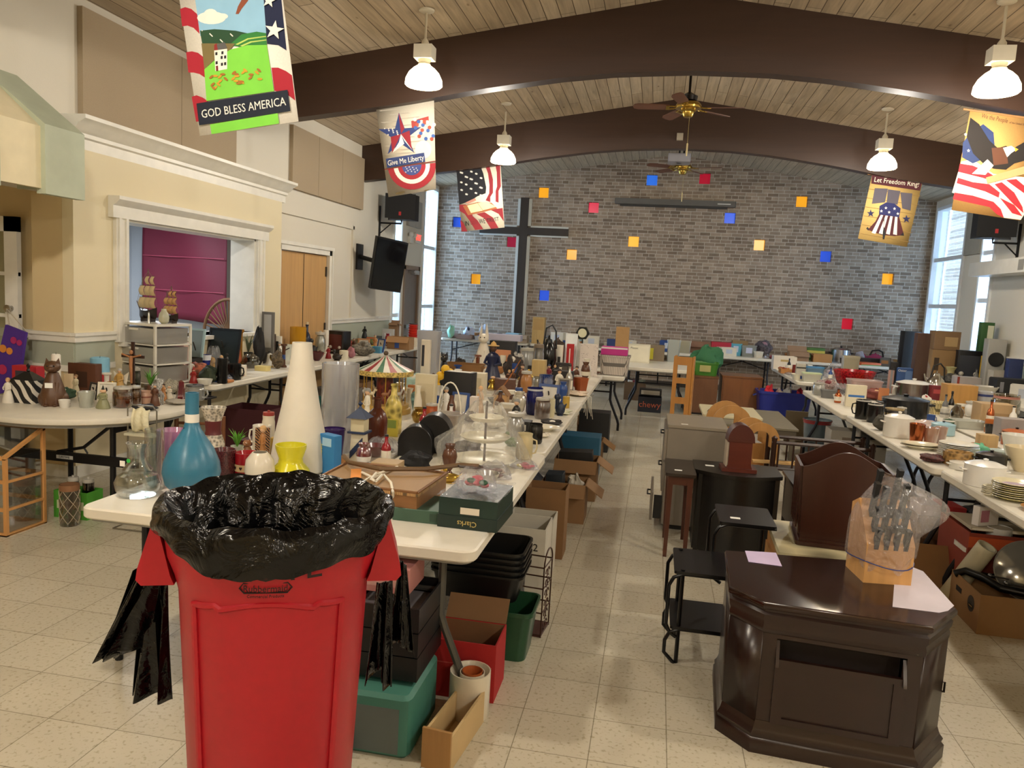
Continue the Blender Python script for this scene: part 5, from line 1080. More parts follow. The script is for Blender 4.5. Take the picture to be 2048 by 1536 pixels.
a_=Vector((dx1-.06,dy-.05,1.36))-Vector(ony(30,700,5.30));MB().tube([Vector(((18-30)*s_,0,50*s_)),a_,Vector(((58-30)*s_,0,38*s_))],.004,5).build('hanging_cord',mat('c9c0b0',.7),t)

# banners hanging from the beams
def banner(label,Y,corners,base,shapes,texts,rod=True):
 c=ony(corners[0][0],corners[0][1],Y);t=thing('hanging_banner',label,'banner',tuple(c))
 loc=lambda p:ony(p[0],p[1],Y)-c
 q=[loc(p)for p in corners];n_=14
 def f(u,v):
  p=(q[0]*(1-u)+q[1]*u)*(1-v)+(q[3]*(1-u)+q[2]*u)*v;return(p.x,0,p.z)
 b=MB();b.grid(f,2,2,False);cols=[base];k=0
 b2=MB();cols2=[]
 for item in shapes:
  col,polys=item[0],item[1:]
  if col not in cols2:cols2.append(col)
  k+=1;b2.cur=cols2.index(col)
  for j_,pl in enumerate(polys):
   vs=[loc(p)for p in pl];vs=[(v.x,-.0016-.0007*k-.00002*j_,v.z)for v in vs];b2.raw(vs,[tuple(range(len(vs)))])
 cl=b.build('cloth',mat(base,.8,0,'fabric',5.),t,.003)
 if cols2:b2.build('printed_picture',[mat(x,.8)for x in cols2],t)
 if rod:
  a,d=q[0],q[1];e=(d-a).normalized();MB().tube([a-e*.06+Vector((0,0,.008)),d+e*.06+Vector((0,0,.008))],.010,8).build('rod',mat('a5794a',.5,0,'woody',6.),t)
 for s,(x0,y0),(x1,y1),hp,col in texts:
  A,B=loc((x0,y0)),loc((x1,y1));L_=(B-A).length;ang=math.atan2(B.z-A.z,B.x-A.x);M=TR((A.x+B.x)/2,-.0016-.0007*(k+2),(A.z+B.z)/2)@Matrix.Rotation(-ang,4,'Y')@FRONT
  size=hp*mpp(ony(x0,y0,Y))*1.35;o=text_part('lettering',s,size,mat(col,.7),t,Matrix.Identity(4));w_=max(v.co.x for v in o.data.vertices)-min(v.co.x for v in o.data.vertices)
  o.data.transform(Matrix.Diagonal((L_/w_,1,1,1)));o.data.transform(M)
 return t
def Zp(pts,ox,oy,s):return[(ox+x/s,oy+y/s)for x,y in pts]
def star(cx,cy,r,rot=0.,k=.4):return[(cx+(r if i%2==0 else r*k)*math.sin(rot+PI*i/5),cy-(r if i%2==0 else r*k)*math.cos(rot+PI*i/5))for i in range(10)]
def ell(cx,cy,rx,ry,n=14,rot=0.):return[(cx+rx*math.cos(2*PI*i/n)*math.cos(rot)-ry*math.sin(2*PI*i/n)*math.sin(rot),cy+rx*math.cos(2*PI*i/n)*math.sin(rot)+ry*math.sin(2*PI*i/n)*math.cos(rot))for i in range(n)]
a=lambda*p:Zp(p,0,0,3.303)
R_,W_,NV='a81c2e','efe9dc','141c3c'
leaf=[]
for i in range(26):
 r1=RN.random();cx_,cy_=1400+r1*330,520+40*math.sin(i*1.7)-60*r1+30;leaf.append(Zp(ell(cx_,cy_,18,8,8,-.7+i%3*.7),0,0,3.303))
white_leaf=[Zp(ell(1340+(i*67)%270,205+(i*37)%75,4,4,6),0,0,3.303)for i in range(34)]
banner('largest patriotic banner with a farmhouse on a green hill, reading God Bless America',4.4,[(357,-14),(561,-38),(597,243),(400,272)],'efe9dc',[(R_,a((1191,60),(1225,48),(1265,60),(1305,95),(1320,225),(1280,185),(1240,170),(1205,175)),a((1231,345),(1270,340),(1310,350),(1348,380),(1358,515),(1320,490),(1280,480),(1246,480)),a((1268,640),(1300,630),(1340,645),(1374,668),(1395,810),(1350,800),(1297,805)),a((1182,-60),(1290,-60),(1300,-20),(1240,-60))),(NV,a((1725,-125),(1848,-125),(1895,335),(1840,300),(1768,292))),(R_,a((1795,448),(1840,448),(1890,470),(1930,498),(1952,665),(1900,625),(1815,600))),('8fbcd6',a((1285,-50),(1735,-125),(1762,235),(1326,240))),(W_,Zp(ell(1400,120,95,42,18),0,0,3.303),Zp(ell(1395,95,45,35,14),0,0,3.303),Zp(ell(1470,110,40,20,12),0,0,3.303)),('8a4a30',a((1560,95),(1575,45),(1600,0),(1625,-60),(1700,-90),(1640,10),(1600,60),(1580,95))),('24482c',a((1325,205),(1420,195),(1560,205),(1650,225),(1600,300),(1340,295))),(W_,*white_leaf),('2e7a35',a((1520,300),(1600,230),(1700,212),(1762,222),(1768,300),(1640,320))),('bdd068',a((1560,296),(1640,256),(1762,240),(1763,246),(1645,264),(1575,300)),a((1590,306),(1660,276),(1765,264),(1766,270),(1668,284),(1605,310))),('7a6a3e',a((1336,290),(1560,290),(1500,360),(1420,400),(1356,460))),('7ed044',a((1356,462),(1430,395),(1530,330),(1640,302),(1768,300),(1815,605),(1370,670))),('5c5a58',a((1422,300),(1490,282),(1508,322),(1440,335))),('8e2a28',a((1422,300),(1438,290),(1446,335),(1422,340))),(W_,a((1422,338),(1508,326),(1508,460),(1430,474))),('202024',*[a((x,y),(x+14,y-2),(x+14,y+18),(x,y+20))for x,y in((1430,350),(1470,344),(1465,375),(1488,372),(1467,420),(1488,416),(1432,410))]),('7a2420',a((1434,440),(1448,438),(1450,472),(1436,474))),('d09a2e',*leaf[::2]),('a86a28',*leaf[1::2]),(W_,Zp(star(1820,205,66,.15),0,0,3.303),Zp(star(1785,10,50,.15),0,0,3.303)),('7ed044',a((1397,826),(1843,752),(1852,820),(1408,890))),('141c2c',a((1308,688),(1908,598),(1928,738),(1326,832)))],[('GOD BLESS AMERICA',Zp([(1342,762)],0,0,3.303)[0],Zp([(1896,676)],0,0,3.303)[0],17,'f0ece0')])
# banner 2, crop origin (600, 0) scale 3.303
b_=lambda*p:Zp(p,600,0,3.303)
fl=[(ell(820+((i*53)%130)-60,850+((i*37)%130)-60,13,13,8))for i in range(26)]
def bunting(cx,cy,r0,r1,ang0=.0,sq=1.0):
 return[(cx+r1*math.cos(t),cy+sq*r1*math.sin(t))for t in[PI*i/16 for i in range(17)]]+[(cx+r0*math.cos(t),cy+sq*r0*math.sin(t))for t in[PI-PI*i/16 for i in range(17)]]
def rotp(pts,cx,cy,an):return[(cx+(x-cx)*math.cos(an)-(y-cy)*math.sin(an),cy+(x-cx)*math.sin(an)+(y-cy)*math.cos(an))for x,y in pts]
bc=(740,1095)
banner('patriotic banner with a metal star and flower jug, reading Give Me Liberty',8.0,[(752,216),(868,199),(872,379),(777,394)],'cfc6b4',[('a89f90',*[b_((520+(i*71)%200,730+i*26),(640+(i*71)%200,718+i*26),(660+(i*71)%190,722+i*26),(530+(i*71)%190,736+i*26))for i in range(14)]),('9a3a34',b_((735,800),(850,768),(852,815),(740,850))),('2a3a6e',Zp(star(662,893,150,-.05,.36),600,0,3.303)),('8c1f2c',b_((652,745),(690,850),(668,886)),b_((725,862),(668,886),(740,990)),b_((610,1010),(600,905),(668,886))),(W_,b_((668,886),(745,995),(690,930)),b_((668,886),(655,940),(612,1010),(690,950)),*[Zp(star(560+(i*29)%90,850+(i*13)%50,7),600,0,3.303)for i in range(10)]),('b8bfc8',Zp(ell(815,990,55,62,18),600,0,3.303)),('e6dcc0',*[Zp(p,600,0,3.303)for p in fl[::2]]),('3a5a9a',*[Zp(p,600,0,3.303)for p in fl[1::4]]),('a04a3a',*[Zp(p,600,0,3.303)for p in fl[3::4]]),('9a2430',Zp(rotp(bunting(*bc,118,158),*bc,-.12),600,0,3.303)),(W_,Zp(rotp(bunting(*bc,90,120),*bc,-.12),600,0,3.303)),('9a2430',Zp(rotp(bunting(*bc,62,92),*bc,-.12),600,0,3.303)),('3a4a86',Zp(rotp(bunting(*bc,2,64),*bc,-.12),600,0,3.303)),(W_,*[Zp(star(bc[0]-40+(i*31)%85,bc[1]+8+(i*17)%38,6),600,0,3.303)for i in range(12)]),('2c3c6c',b_((570,1050),(822,1010),(830,1070),(578,1110))),('7a2a2a',b_((560,1118),(900,1062),(901,1068),(561,1124))),('6a5a3a',Zp(ell(665,1275,34,8,10,-.2),600,0,3.303),Zp(ell(838,1260,18,5,10,-.2),600,0,3.303))],[('Give Me Liberty',Zp([(582,1082)],600,0,3.303)[0],Zp([(820,1042)],600,0,3.303)[0],11,'efe9dc')])
# banner 3, crop origin (880, 300) scale 8.533
c3=lambda*p:Zp(p,880,300,8.533)
banner('flag banner with an open book, lettered in god we trust, left of the cross',11.85,[(912,335),(1001,326),(1009,455),(924,463)],'e6ddc8',[('17181f',c3((275,295),(680,245),(740,400),(790,640),(780,740),(640,790),(520,870),(330,935))),('8f2630',c3((760,240),(835,235),(880,400),(905,500),(905,730),(860,800),(860,890),(780,860),(840,740),(845,600),(820,400)),c3((945,250),(1025,245),(1040,620),(1000,700),(1000,900),(950,880),(950,700),(975,620),(970,380)),c3((330,935),(440,930),(520,1000),(560,1130),(640,1200),(740,1350),(600,1365),(500,1200),(420,1090),(335,1040)),c3((345,1190),(400,1240),(470,1390),(370,1392)),c3((620,1090),(760,1060),(900,1150),(1000,1330),(870,1345),(760,1170)),c3((860,1020),(1070,990),(1090,1220),(1000,1090))),(W_,*[Zp(star(300+((i*83)%420),320+((i*61)%460)+(i%3)*12,22,.2),880,300,8.533)for i in range(36)]),('a8643e',c3((390,955),(480,1115),(740,1060),(980,1000),(880,900),(640,890))),('e2dcae',c3((465,950),(640,905),(730,1035),(530,1075)),c3((645,905),(800,880),(960,970),(735,1030))),('c08a78',c3((430,900),(600,820),(620,860),(480,920)))],[('IN',c3((430,1262))[0],c3((495,1255))[0],10,'1c1a1c'),('GOD',c3((520,1250))[0],c3((640,1232))[0],8,'7c2630'),('WE',c3((668,1222))[0],c3((775,1212))[0],10,'1c1a1c'),('TRUST',c3((800,1208))[0],c3((1005,1178))[0],8,'1c1a1c')])
# banner 4, crop origin (1560, 300) scale 4.197
d4=lambda*p:Zp(p,1560,300,4.197)
banner('tan banner with a striped bell, reading Let Freedom Ring',11.85,[(1744,350),(1846,361),(1814,494),(1716,477)],'c9a865',[('8a6c38',*[d4((745-i*14,325+i*75),(1180-i*18,385+i*77),(1180-i*18,390+i*77),(745-i*14,330+i*75))for i in range(6)]),('4c1a22',d4((772,205),(1198,245),(1174,342),(765,282))),('55505a',d4((795,320),(905,325),(880,440),(770,452)),d4((905,330),(1010,345),(985,460),(895,440)),d4((1010,355),(1110,365),(1095,510),(1025,490))),('23285c',d4((835,470),(890,440),(960,450),(1012,490),(1000,565),(830,540))),('4c1a22',d4((830,540),(1000,565),(1040,715),(960,722),(850,712),(735,670),(800,600))),(W_,*[d4((845+i*40,545+i*5),(865+i*40,548+i*5),(800+i*60,705+i*3),(768+i*60,695+i*4))for i in range(4)],*[Zp(star(x,y,14),1560,300,4.197)for x,y in((888,487),(960,493),(850,513),(915,523),(988,535))]),('1c1c20',d4((868,560),(876,560),(872,640),(885,700),(875,750),(860,750),(862,690),(870,640)),d4((735,645),(745,660),(740,678),(722,660)),d4((1035,690),(1040,720),(1005,718))),('20244e',Zp(star(760,533,34),1560,300,4.197),Zp(star(1060,580,36),1560,300,4.197))],[('Let Freedom Ring!',d4((792,250))[0],d4((1165,292))[0],10,'efe4cc')])
# banner 5, crop origin (1560, 300) scale 4.197 below and (1200, 0) scale 2.415 above
e5=lambda*p:Zp(p,1200,0,2.415)
banner('banner with a bald eagle over parchment and a waving flag, reading We the People',8.0,[(1940,222),(2070,240),(2040,441),(1903,420)],'c99a58',[('e8dfcd',e5((1745,780),(1800,770),(1900,840),(2080,860),(2070,1000),(2032,1062),(1950,1052),(1880,985),(1700,930))),('b3242e',e5((1738,790),(1800,800),(1870,830),(1920,860),(1910,880),(1850,860),(1730,830)),e5((1728,858),(1800,880),(1880,890),(1930,930),(1925,955),(1860,925),(1722,885)),e5((1712,930),(1800,945),(1900,975),(1935,1010),(1950,1052),(1915,1035),(1880,1000),(1704,962)),e5((1905,890),(1940,880),(2000,930),(2040,1000),(2045,1030),(1995,985)),e5((1930,955),(2000,990),(2040,1045),(1990,1030)),e5((1960,870),(2010,865),(2075,920),(2070,950))),('24345e',e5((1752,690),(1790,640),(1850,600),(1900,640),(1905,700),(1870,760),(1800,790),(1748,760))),(W_,*[Zp(star(1765+(i*31)%110,650+(i*47)%110,9),1200,0,2.415)for i in range(9)]),('1d1612',e5((1788,568),(1830,600),(1880,680),(1920,715),(1960,705),(1990,720),(2060,680),(2085,690),(2070,770),(2000,790),(1960,820),(1900,815),(1850,790),(1800,740),(1770,660))),('5a3420',e5((1890,715),(1960,710),(1970,790),(1900,800))),('e8e0d0',e5((1795,840),(1870,770),(1900,800),(1860,845)),e5((1945,715),(1985,705),(2012,722),(1985,740),(1965,760))),('d9a12e',e5((2000,712),(2020,722),(2004,734))),('b79a68',e5((1862,858),(2060,800),(2072,835),(1870,888)))],[('We the People',e5((1842,560))[0],e5((1968,586))[0],9,'6a4428'),('of the United States',e5((1975,592))[0],e5((2066,606))[0],4,'7a5434')])

# goods on the nearest pair of tables
G=dict(mk='glass')
T=.741
put('vessel',258,996,88,108,'glass_decanter','clear glass ship decanter with a green dot sticker at the near table corner','decanter','f1f4f4',p='decanter',**G)
dc=ALL_PUT[-1];dp=onz(258,996,T)
m=MB();m.box(-.012,.012,-.001,0,-.012,.012);o=m.build('price_sticker',mat('f2efe6',.7),None);o.location=dp+Vector((-.012,-.025,.155));tag(o,'white price sticker on the neck of the glass decanter','sticker')
m=MB();m.T=Matrix.Rotation(PI/2,4,'X');m.lathe([(0,0),(.009,0),(.009,.001),(0,.001)],16);o=m.build('dot_sticker',mat('37b850',.7),None);o.location=dp+Vector((.018,-.027,.17));tag(o,'round green dot sticker on the neck of the glass decanter','sticker')
put('vessel',284,968,38,104,'glass_vase','clear glass cylinder vase directly behind the decanter','vase','eef2f2',p='cyl',**G)
put('vessel',334,962,60,100,'pink_vase','pink iridescent crinkled glass vase left of the blue bottle','vase','d79ac6',p='cyl',mk='tint',ro=.08)
put('vessel',363,1001,113,214,'blue_bottle_vase','large matte teal blue bottle vase with a white price band','vase','2f6f8c','f0ece2',p='genie',band=(.72,.80),ro=.32,band_name='price_band')
bb=ALL_PUT[-1];q=onz(363,1001,T);text_part('lettering','$5.00',.016,mat('222222',.6),bb,TR(-.004,-.031,.305)@FRONT)
put('vessel',418,920,52,104,'painted_vase','tall patterned vase with maroon and cream bands behind the blue bottle','vase','d8cfbd','5a1f22',p='flare',band=(.55,.78),mk='mottle',ms=70)
put('vessel',442,962,46,62,'sequin_candle_holder','dark red sequined cylinder candle holder right of the blue bottle','candle holder','5c2a2c',p='cyl',mk='mottle',ms=160,ro=.2)
o=MB().box(-.013,.013,-.001,0,-.012,.012).build('price_tag',mat('f3f0e8',.7));o.location=onz(448,962,T)+Vector((-.03,-.02,.115));o.rotation_euler=(0,.4,0);tag(o,'small white price tag on the sequined candle holder rim','price tag')
put('vessel',487,962,46,56,'red_mug','red ceramic tumbler with a cream band of dark hearts','mug','9e1620','d9b98a',p='cyl',band=(.35,.6),ro=.18)
hm=ALL_PUT[-1];s_=mpp(onz(487,962,T))
for i in range(-2,3):
 a_=i*.62;r_=23*s_*1.03;m=MB();m.T=TR(r_*math.sin(a_),-r_*math.cos(a_),56*s_*.475)@Matrix.Rotation(a_,4,'Z')@FRONT
 m.prism([(0,-.008),(.008,.002),(.006,.007),(.002,.007),(0,.004),(-.002,.007),(-.006,.007),(-.008,.002)],'z',0,.001);m.build('painted_heart',mat('2a1210',.5),hm)
put('vessel',533,962,58,66,'white_lantern_pot','round white pot with a twig pattern beside the red heart mug','pot','d9d0bd',p='ball')
put('animal',490,930,30,52,'giraffe_figurine','small carved giraffe pair figurine in front of the white cone vase','figurine','8a5a34','e4d4b8',sp='cat',mk='dots',ms=90)
put('box',523,915,28,60,'zebra_ornament','wooden slab with black zebra stripes leaning by the giraffes','ornament','b07a48',None,rot=.4,dep=.3,mk='zebra',ms=40)
put('mug',520,895,36,44,'white_mug','white mug with a big curved handle left of the white cone vase','mug','e6e0d2',side=-1)
put('jar',531,868,25,46,'striped_canister','cream striped canister with a red top behind the white cone vase','canister','ddd3bd','9a3b34')
put('plant',466,905,52,48,'glass_dish_greens','clear dish heaped with bright green leafy decorations','dish','6fb33a','cfd6c6',pp='bowl',seed=8)
put('lump',440,925,26,30,'black_stone_ornament','small black polished ornament with a white tag near the sequined holder','ornament','141214',None,seed=4,ro=.2)
put('vessel',583,948,116,262,'white_cone_vase','very tall matte white cone-shaped vase with a narrow neck','vase','ddd7c8',p='cone',ro=.5)
put('vessel',588,957,76,72,'yellow_vase','bright yellow pinched glass vase in front of the white cone vase','vase','d8cf2a',p='hour',ro=.2)
put('vessel',668,905,74,178,'ribbed_glass_vase','tall frosted clear vase with vertical ribs beside the carousel','vase','cfd0d4',p='cyl',mk='tint',ro=.1,seg=18)
put('vessel',660,922,46,64,'purple_bucket','purple plastic bucket behind the blue boxed set','bucket','3c2468',p='bucket')
put('box',650,950,44,82,'blue_book_box','upright blue boxed relaxation set with a yellow spine','box','2a74ad','9fc4dc',dep=.45,rot=-.45,lab=(.2,.8,.72,.92),tx='Relaxation',ts=.03,tc='e8d84a',tp=(-.38,.45),tr=-PI/2,ln='title_strip')
put('vessel',782,868,34,100,'yellow_flower_bottle','slim pale yellow bottle painted with brown flowers beside the carousel','bottle','d9c468',p='bottle',mk='mottle',ms=25)
put('vessel',748,888,42,92,'copper_bottle','dark copper brown ceramic bottle with a wide square neck','bottle','5a2a18',p='bottle',ro=.22)
# lighthouse
p_=onz(713,928,T);s_=mpp(p_);t=thing('lighthouse_ornament','wooden lighthouse ornament with a navy roof and cream sides','ornament',p_+Vector((0,.03,0)));W2=17*s_;m=MB()
m.box(-W2*.9,W2*.9,-W2*.9,W2*.9,0,62*s_,.8,.8);m.build('tower',mat('d6cbb0',.6),t);MB().box(-W2*1.1,W2*1.1,-W2*1.1,W2*1.1,62*s_,66*s_).build('gallery',mat('22304e',.5),t);MB().box(-W2*.8,W2*.8,-W2*.8,W2*.8,66*s_,93*s_).build('lantern_room',mat('cfc39f',.6),t)
MB().box(-W2*1.25,W2*1.25,-W2*1.25,W2*1.25,93*s_,112*s_,.12,.12).build('roof',mat('25334f',.5),t);MB().lathe([(0,110*s_),(4*s_,112*s_),(2*s_,116*s_),(5*s_,121*s_),(0,126*s_)],12).build('finial',mat('25334f',.5),t);MB().prism([(-W2*.8,10*s_),(W2*.7,40*s_),(W2*.7,55*s_),(-W2*.8,25*s_)],'y',-W2*.92,-W2*.84).build('painted_stripe',mat('22304e',.5),t)
# carousel
p_=onz(757,828,T);s_=mpp(p_);t=thing('toy_carousel','toy carousel with red, green and white striped roof and tiny horses','carousel',p_+Vector((0,.12,0)));R0=54*s_
MB().lathe([(0,0),(R0,0),(R0,9*s_),(R0*.92,11*s_),(R0*.92,18*s_),(0,18*s_)],36).build('platform',mat('b9944a',.4),t)
cl=['9a2a30','d9d2c4','2f6a48','d9d2c4'];mats_=[mat(c,.45)for c in cl];m=MB();n=24
for i in range(n):
 a0,a1=2*PI*i/n,2*PI*(i+1)/n;m.cur=i%4;rs=[(R0*1.04,86*s_),(R0*.6,97*s_),(R0*.25,108*s_),(3*s_,116*s_)]
 for(ra,za),(rb,zb)in zip(rs[:-1],rs[1:]):m.raw([(ra*math.cos(a0),ra*math.sin(a0),za),(ra*math.cos(a1),ra*math.sin(a1),za),(rb*math.cos(a1),rb*math.sin(a1),zb),(rb*math.cos(a0),rb*math.sin(a0),zb)],[(0,1,2,3)])
m.build('striped_roof',mats_,t);MB().lathe([(R0*1.0,76*s_),(R0*1.06,77*s_),(R0*1.06,86*s_),(R0*.98,87*s_)],36).build('scalloped_rim',mat('d8bb6a',.35,0,'mottle',60),t);MB().sph((0,0,120*s_),5*s_).build('roof_ball',mat('4a3a28',.4),t)
MB().lathe([(R0*.32,18*s_),(R0*.32,80*s_)],12).build('mirrored_centre',mat('7a2e22',.3,0,'mottle',30),t)
for i in range(9):
 a_=2*PI*i/9+.2;x,y=R0*.78*math.cos(a_),R0*.78*math.sin(a_);MB().tube([(x,y,18*s_),(x,y,78*s_)],1.2*s_,6).build('brass_pole',mat('c8a44a',.3,.8),t)
 h=MB();h.T=TR(x,y,42*s_)@Matrix.Rotation(a_+PI/2,4,'Z');h.sph((0,0,0),8*s_,3.4*s_,4*s_,8,6).tube([(6*s_,0,1*s_),(9*s_,0,8*s_),(13*s_,0,7*s_)],2.2*s_,6)
 for dx in(-5,5):h.tube([(dx*s_,0,-2*s_),(dx*s_+3*s_,0,-9*s_)],1.1*s_,5)
 h.build('carousel_horse',mat(('d9c9a8','8a5a3a','b9b2a6')[i%3],.4),t)
put('box',779,880,32,42,'seed_packet','yellow and green hanging garden packet with rounded top','packet','b9a83a','7a8a3a',dep=.15,lab=(.1,.9,.5,.95))
put('bag',758,922,72,44,'zip_bag','clear zip bag with a blue seal holding small silver parts','plastic bag','a9a9ac','8a7a6a',seed=12,dep=.5)
# black case, brush, board set, straps
p_=onz(842,915,T);s_=mpp(p_);t=thing('black_case','glossy black zipped carry case with two rounded humps','case',p_+Vector((0,.08,0)),.15);bc_=mat('0c0c0e',.35,0,'fabric',8.)
def hump(x0,r,y0,y1,hh):return MB().prism([(x0+r,0),(x0-r,0),(x0-r,hh*.4)]+[(x0-r*math.cos(PI*i/12),hh*.4+hh*.6*math.sin(PI*i/12))for i in range(1,12)]+[(x0+r,hh*.4)],'y',y0,y1)
hump(-18*s_,34*s_,-.07,.05,62*s_).build('front_compartment',bc_,t);hump(12*s_,38*s_,.055,.2,80*s_).build('rear_compartment',bc_,t);MB().tube([(-18*s_-34*s_*math.cos(PI*i/12),-.072,62*s_*.4+62*s_*.6*math.sin(PI*i/12))for i in range(13)],.003).build('zip',mat('1f1f22',.3),t)
put('lump',828,942,62,36,'black_visor','black cloth cap with two pale stripes beside the tied board','cap','111114',None,seed=21,dep=.7)
vi=ALL_PUT[-1]
# game board with ribbed top, tied with cord
bz=.86;cs=[onz(x,y,bz)for x,y in((627,962),(697,925),(893,947),(834,988))];cc=sum(cs,Vector())/4;t=thing('ribbed_box','flat wooden box with a ribbed top, tied with white cord','box',(cc.x,cc.y,T));PL=[(c.x-cc.x,c.y-cc.y)for c in cs]
MB().prism(PL,'z',.012,bz-T-.012).build('box_side',mat('8a5f35',.5,0,'woody',8.),t);MB().prism([(x*1.03,y*1.03)for x,y in PL],'z',bz-T-.012,bz-T).build('ribbed_top',mat('b58c58',.55,0,'wicker',60.),t)
m=MB();ed=[Vector((x*1.0,y*1.0,bz-T+.004))for x,y in PL]
for i in range(4):a_,b_2=ed[i],ed[(i+1)%4];m.tube([a_,b_2],.006,5)
m.build('raised_rim',mat('7a5028',.5),t)
def P2(x,y,z=bz):v=onz(x,y,z);return Vector((v.x-cc.x,v.y-cc.y,z-T))
MB().tube([P2(714,972,bz+.004),P2(735,958,bz+.012),P2(755,948,bz+.016),P2(795,934,bz+.006)],.006,7).tube([P2(724,945,bz+.006),P2(745,955,bz+.018),P2(768,950,bz+.016),P2(782,965,bz+.006),P2(786,985,bz+.004),P2(786,1005,bz-.06)],.006,7).tube([P2(742,958,bz+.02),P2(752,946,bz+.03),P2(764,950,bz+.02),P2(752,962,bz+.02)],.006,7,True).build('white_cord',mat('e6dfcd',.7),t)
m=MB();m.prism([tuple(P2(x,y))[:2]for x,y in((702,940),(723,938),(722,967),(700,967))],'z',bz-T+.002,bz-T+.004);m.build('orange_tag',mat('d98a3a',.7),t)
g_=[onz(x,y,.885)for x,y in((688,912),(700,925),(760,938),(850,938),(920,930),(958,932))]
t=thing('wooden_yoke','long bent wooden handle with a loop end lying across the tied box','handle',g_[0]);L0=g_[0];MB().tube([p-L0 for p in g_],.011,8).build('shaft',mat('6a5034',.5,0,'woody',6.),t)
e_=g_[-1]-L0;MB().tube([e_,e_+Vector((.02,-.02,0)),e_+Vector((0,-.045,0)),e_+Vector((-.08,-.05,0)),e_+Vector((-.1,-.02,0))],.006,7).build('loop',mat('3a2c22',.5),t)
put('box',836,1040,96,26,'green_tray','flat dark green board game box under the edge of the tied box','box','3f5d4c','2d4538',dep=1.2,lab=(.8,.95,.2,.8));
put('book',872,1012,60,7,'pale_booklet','pale green booklet between the tied box and the shoe box','booklet','a9b8a0',dep=.7,hm=.03)
# green shoe box wrapped in plastic with upside-down lettering
q0,q1=onz(876,1052,T),onz(992,1066,T);ang=math.atan2(q1.y-q0.y,q1.x-q0.x);wd_=(q1-q0).length;hh_=62*mpp(q1);t=thing('shoe_box','dark green shoe box wrapped in clear plastic near the table corner','box',(q0+q1)/2,ang)
MB().box(-wd_/2,wd_/2,0,.30,0,hh_).build('box_body',mat('173028',.4),t);MB().box(-wd_/2-.003,wd_/2+.003,-.003,.303,0,hh_*.42).build('box_lid',mat('142a24',.4),t)
text_part('lettering','Clarks',.032,mat('c9b26a',.4),t,TR(0,-.005,hh_*.2)@Matrix.Rotation(PI,4,'Y')@FRONT);MB().box(-.03,.05,-.0045,-.004,hh_*.5,hh_*.72).build('torn_label',mat('d9d0bd',.7),t)
MB().grid(lambda u,v:((u-.5)*(wd_+.02),-.01+.325*v,hh_+.006+.004*math.sin(25*u+9*v)+.003*math.sin(40*v)),24,16).build('plastic_wrap',mat('f2f2f4',.12,0,'film',30.),t)
def put_on(kind,loc,w,h,name,label,cat,c,c2=None,**o):
 d=w*o.get('dep',1.);t=make(kind,w,h,d,c,c2,o,name,label,cat,o.get('group'));t.location=loc;t.rotation_euler=(0,0,o.get('rot',0));ALL_PUT.append(t);return t
R__=Matrix.Rotation(ang,3,'Z');c_=(q0+q1)/2
put_on('bag',c_+R__@Vector((-.01,.14,hh_+.012)),.17,.09,'flower_bag','plastic bag of pink and dark green bows on top of the green shoe box','plastic bag','b8283c','1f4a2c',seed=31,n=6)
put('bag',1030,1003,54,42,'flower_bag','clear bag of pink and yellow flowers beside the green shoe box','plastic bag','c0405a','c9b83a',seed=33)
put('bag',985,958,70,30,'striped_bag','small clear bag of striped ribbon bows behind the green shoe box','plastic bag','6a4a44','b9a08a',seed=35)
# tiered cake stand in plastic
p_=onz(958,938,T);s_=mpp(p_);t=thing('cake_stand','white three-tier cake stand under clear plastic at the table centre','cake stand',p_+Vector((0,.12,0)))
for z,r in((6,66),(52,52),(92,36)):MB().lathe([(0,z*s_),(r*s_*.8,z*s_),(r*s_,z*s_+8*s_),(r*s_*.98,z*s_+9*s_),(r*s_*.78,z*s_+2*s_),(0,z*s_+2*s_)],36).build('tier_plate',mat('e9e3cf',.3),t)
MB().tube([(0,0,0),(0,0,132*s_)],2.5*s_,8).build('centre_rod',mat('5a4a3a',.4,.6),t);MB().lathe([(0,0),(30*s_,0),(28*s_,5*s_),(0,6*s_)],24).build('foot',mat('e9e3cf',.3),t)
t=thing('plastic_bag','clear plastic bag draped over the tiered cake stand','plastic bag',p_+Vector((0,.12,0)))
def cs_(u,v):
 a=2*PI*u;r=(92-10*v-72*v**1.3)*s_*(1+.07*math.sin(7*a+2*v)+.05*math.sin(13*a-5*v)+.03*math.sin(23*a));k=1+(.38*max(0,math.cos(a-PI))**6*max(0,1-abs(v-.28)*4))
 if v>.86:r=(12+60*(v-.86))*s_*(1+.2*math.sin(5*a))
 return(r*k*math.cos(a),r*math.sin(a),(4+150*v)*s_)
MB().grid(cs_,72,30).build('plastic_film',mat('f4f3ee',.12,0,'film',24.),t)
put('vessel',1050,957,17,50,'teal_goblet','small teal green goblet standing at the table edge','goblet','0f6a72',p='goblet',ro=.12,me=.3)
put('vessel',1046,912,34,44,'face_mug','cream mug moulded as a face beside the cake stand','mug','cdbf97',p='crock',handle=1)
put('vessel',1080,900,34,26,'dotted_bowl','small round white bowl with brown dots near the aisle edge','bowl','e6dcc8',p='ball',mk='dots',ms=75)
put('lump',1100,880,42,34,'floral_sculpture','black and white floral ornament on a dark base by the aisle edge','ornament','2a2420','ddd8cc',seed=41,mk='mottle',ms=60)
put('plate',1075,864,86,8,'oval_platter','large white oval platter behind the dotted bowl','platter','ddd5c0',sy=.7)
put('vessel',1068,888,30,40,'black_bowl','black bowl beneath the white oval platter','bowl','15130f',p='crock')
put('box',1040,866,40,24,'black_film_box','black and white slide box left of the oval platter','box','1d1b18','d8d0bf',dep=.8)
put('lump',1118,870,40,26,'pale_shell','pale green and white shell shaped dish at the aisle edge','dish','cfd0b4',None,seed=44)
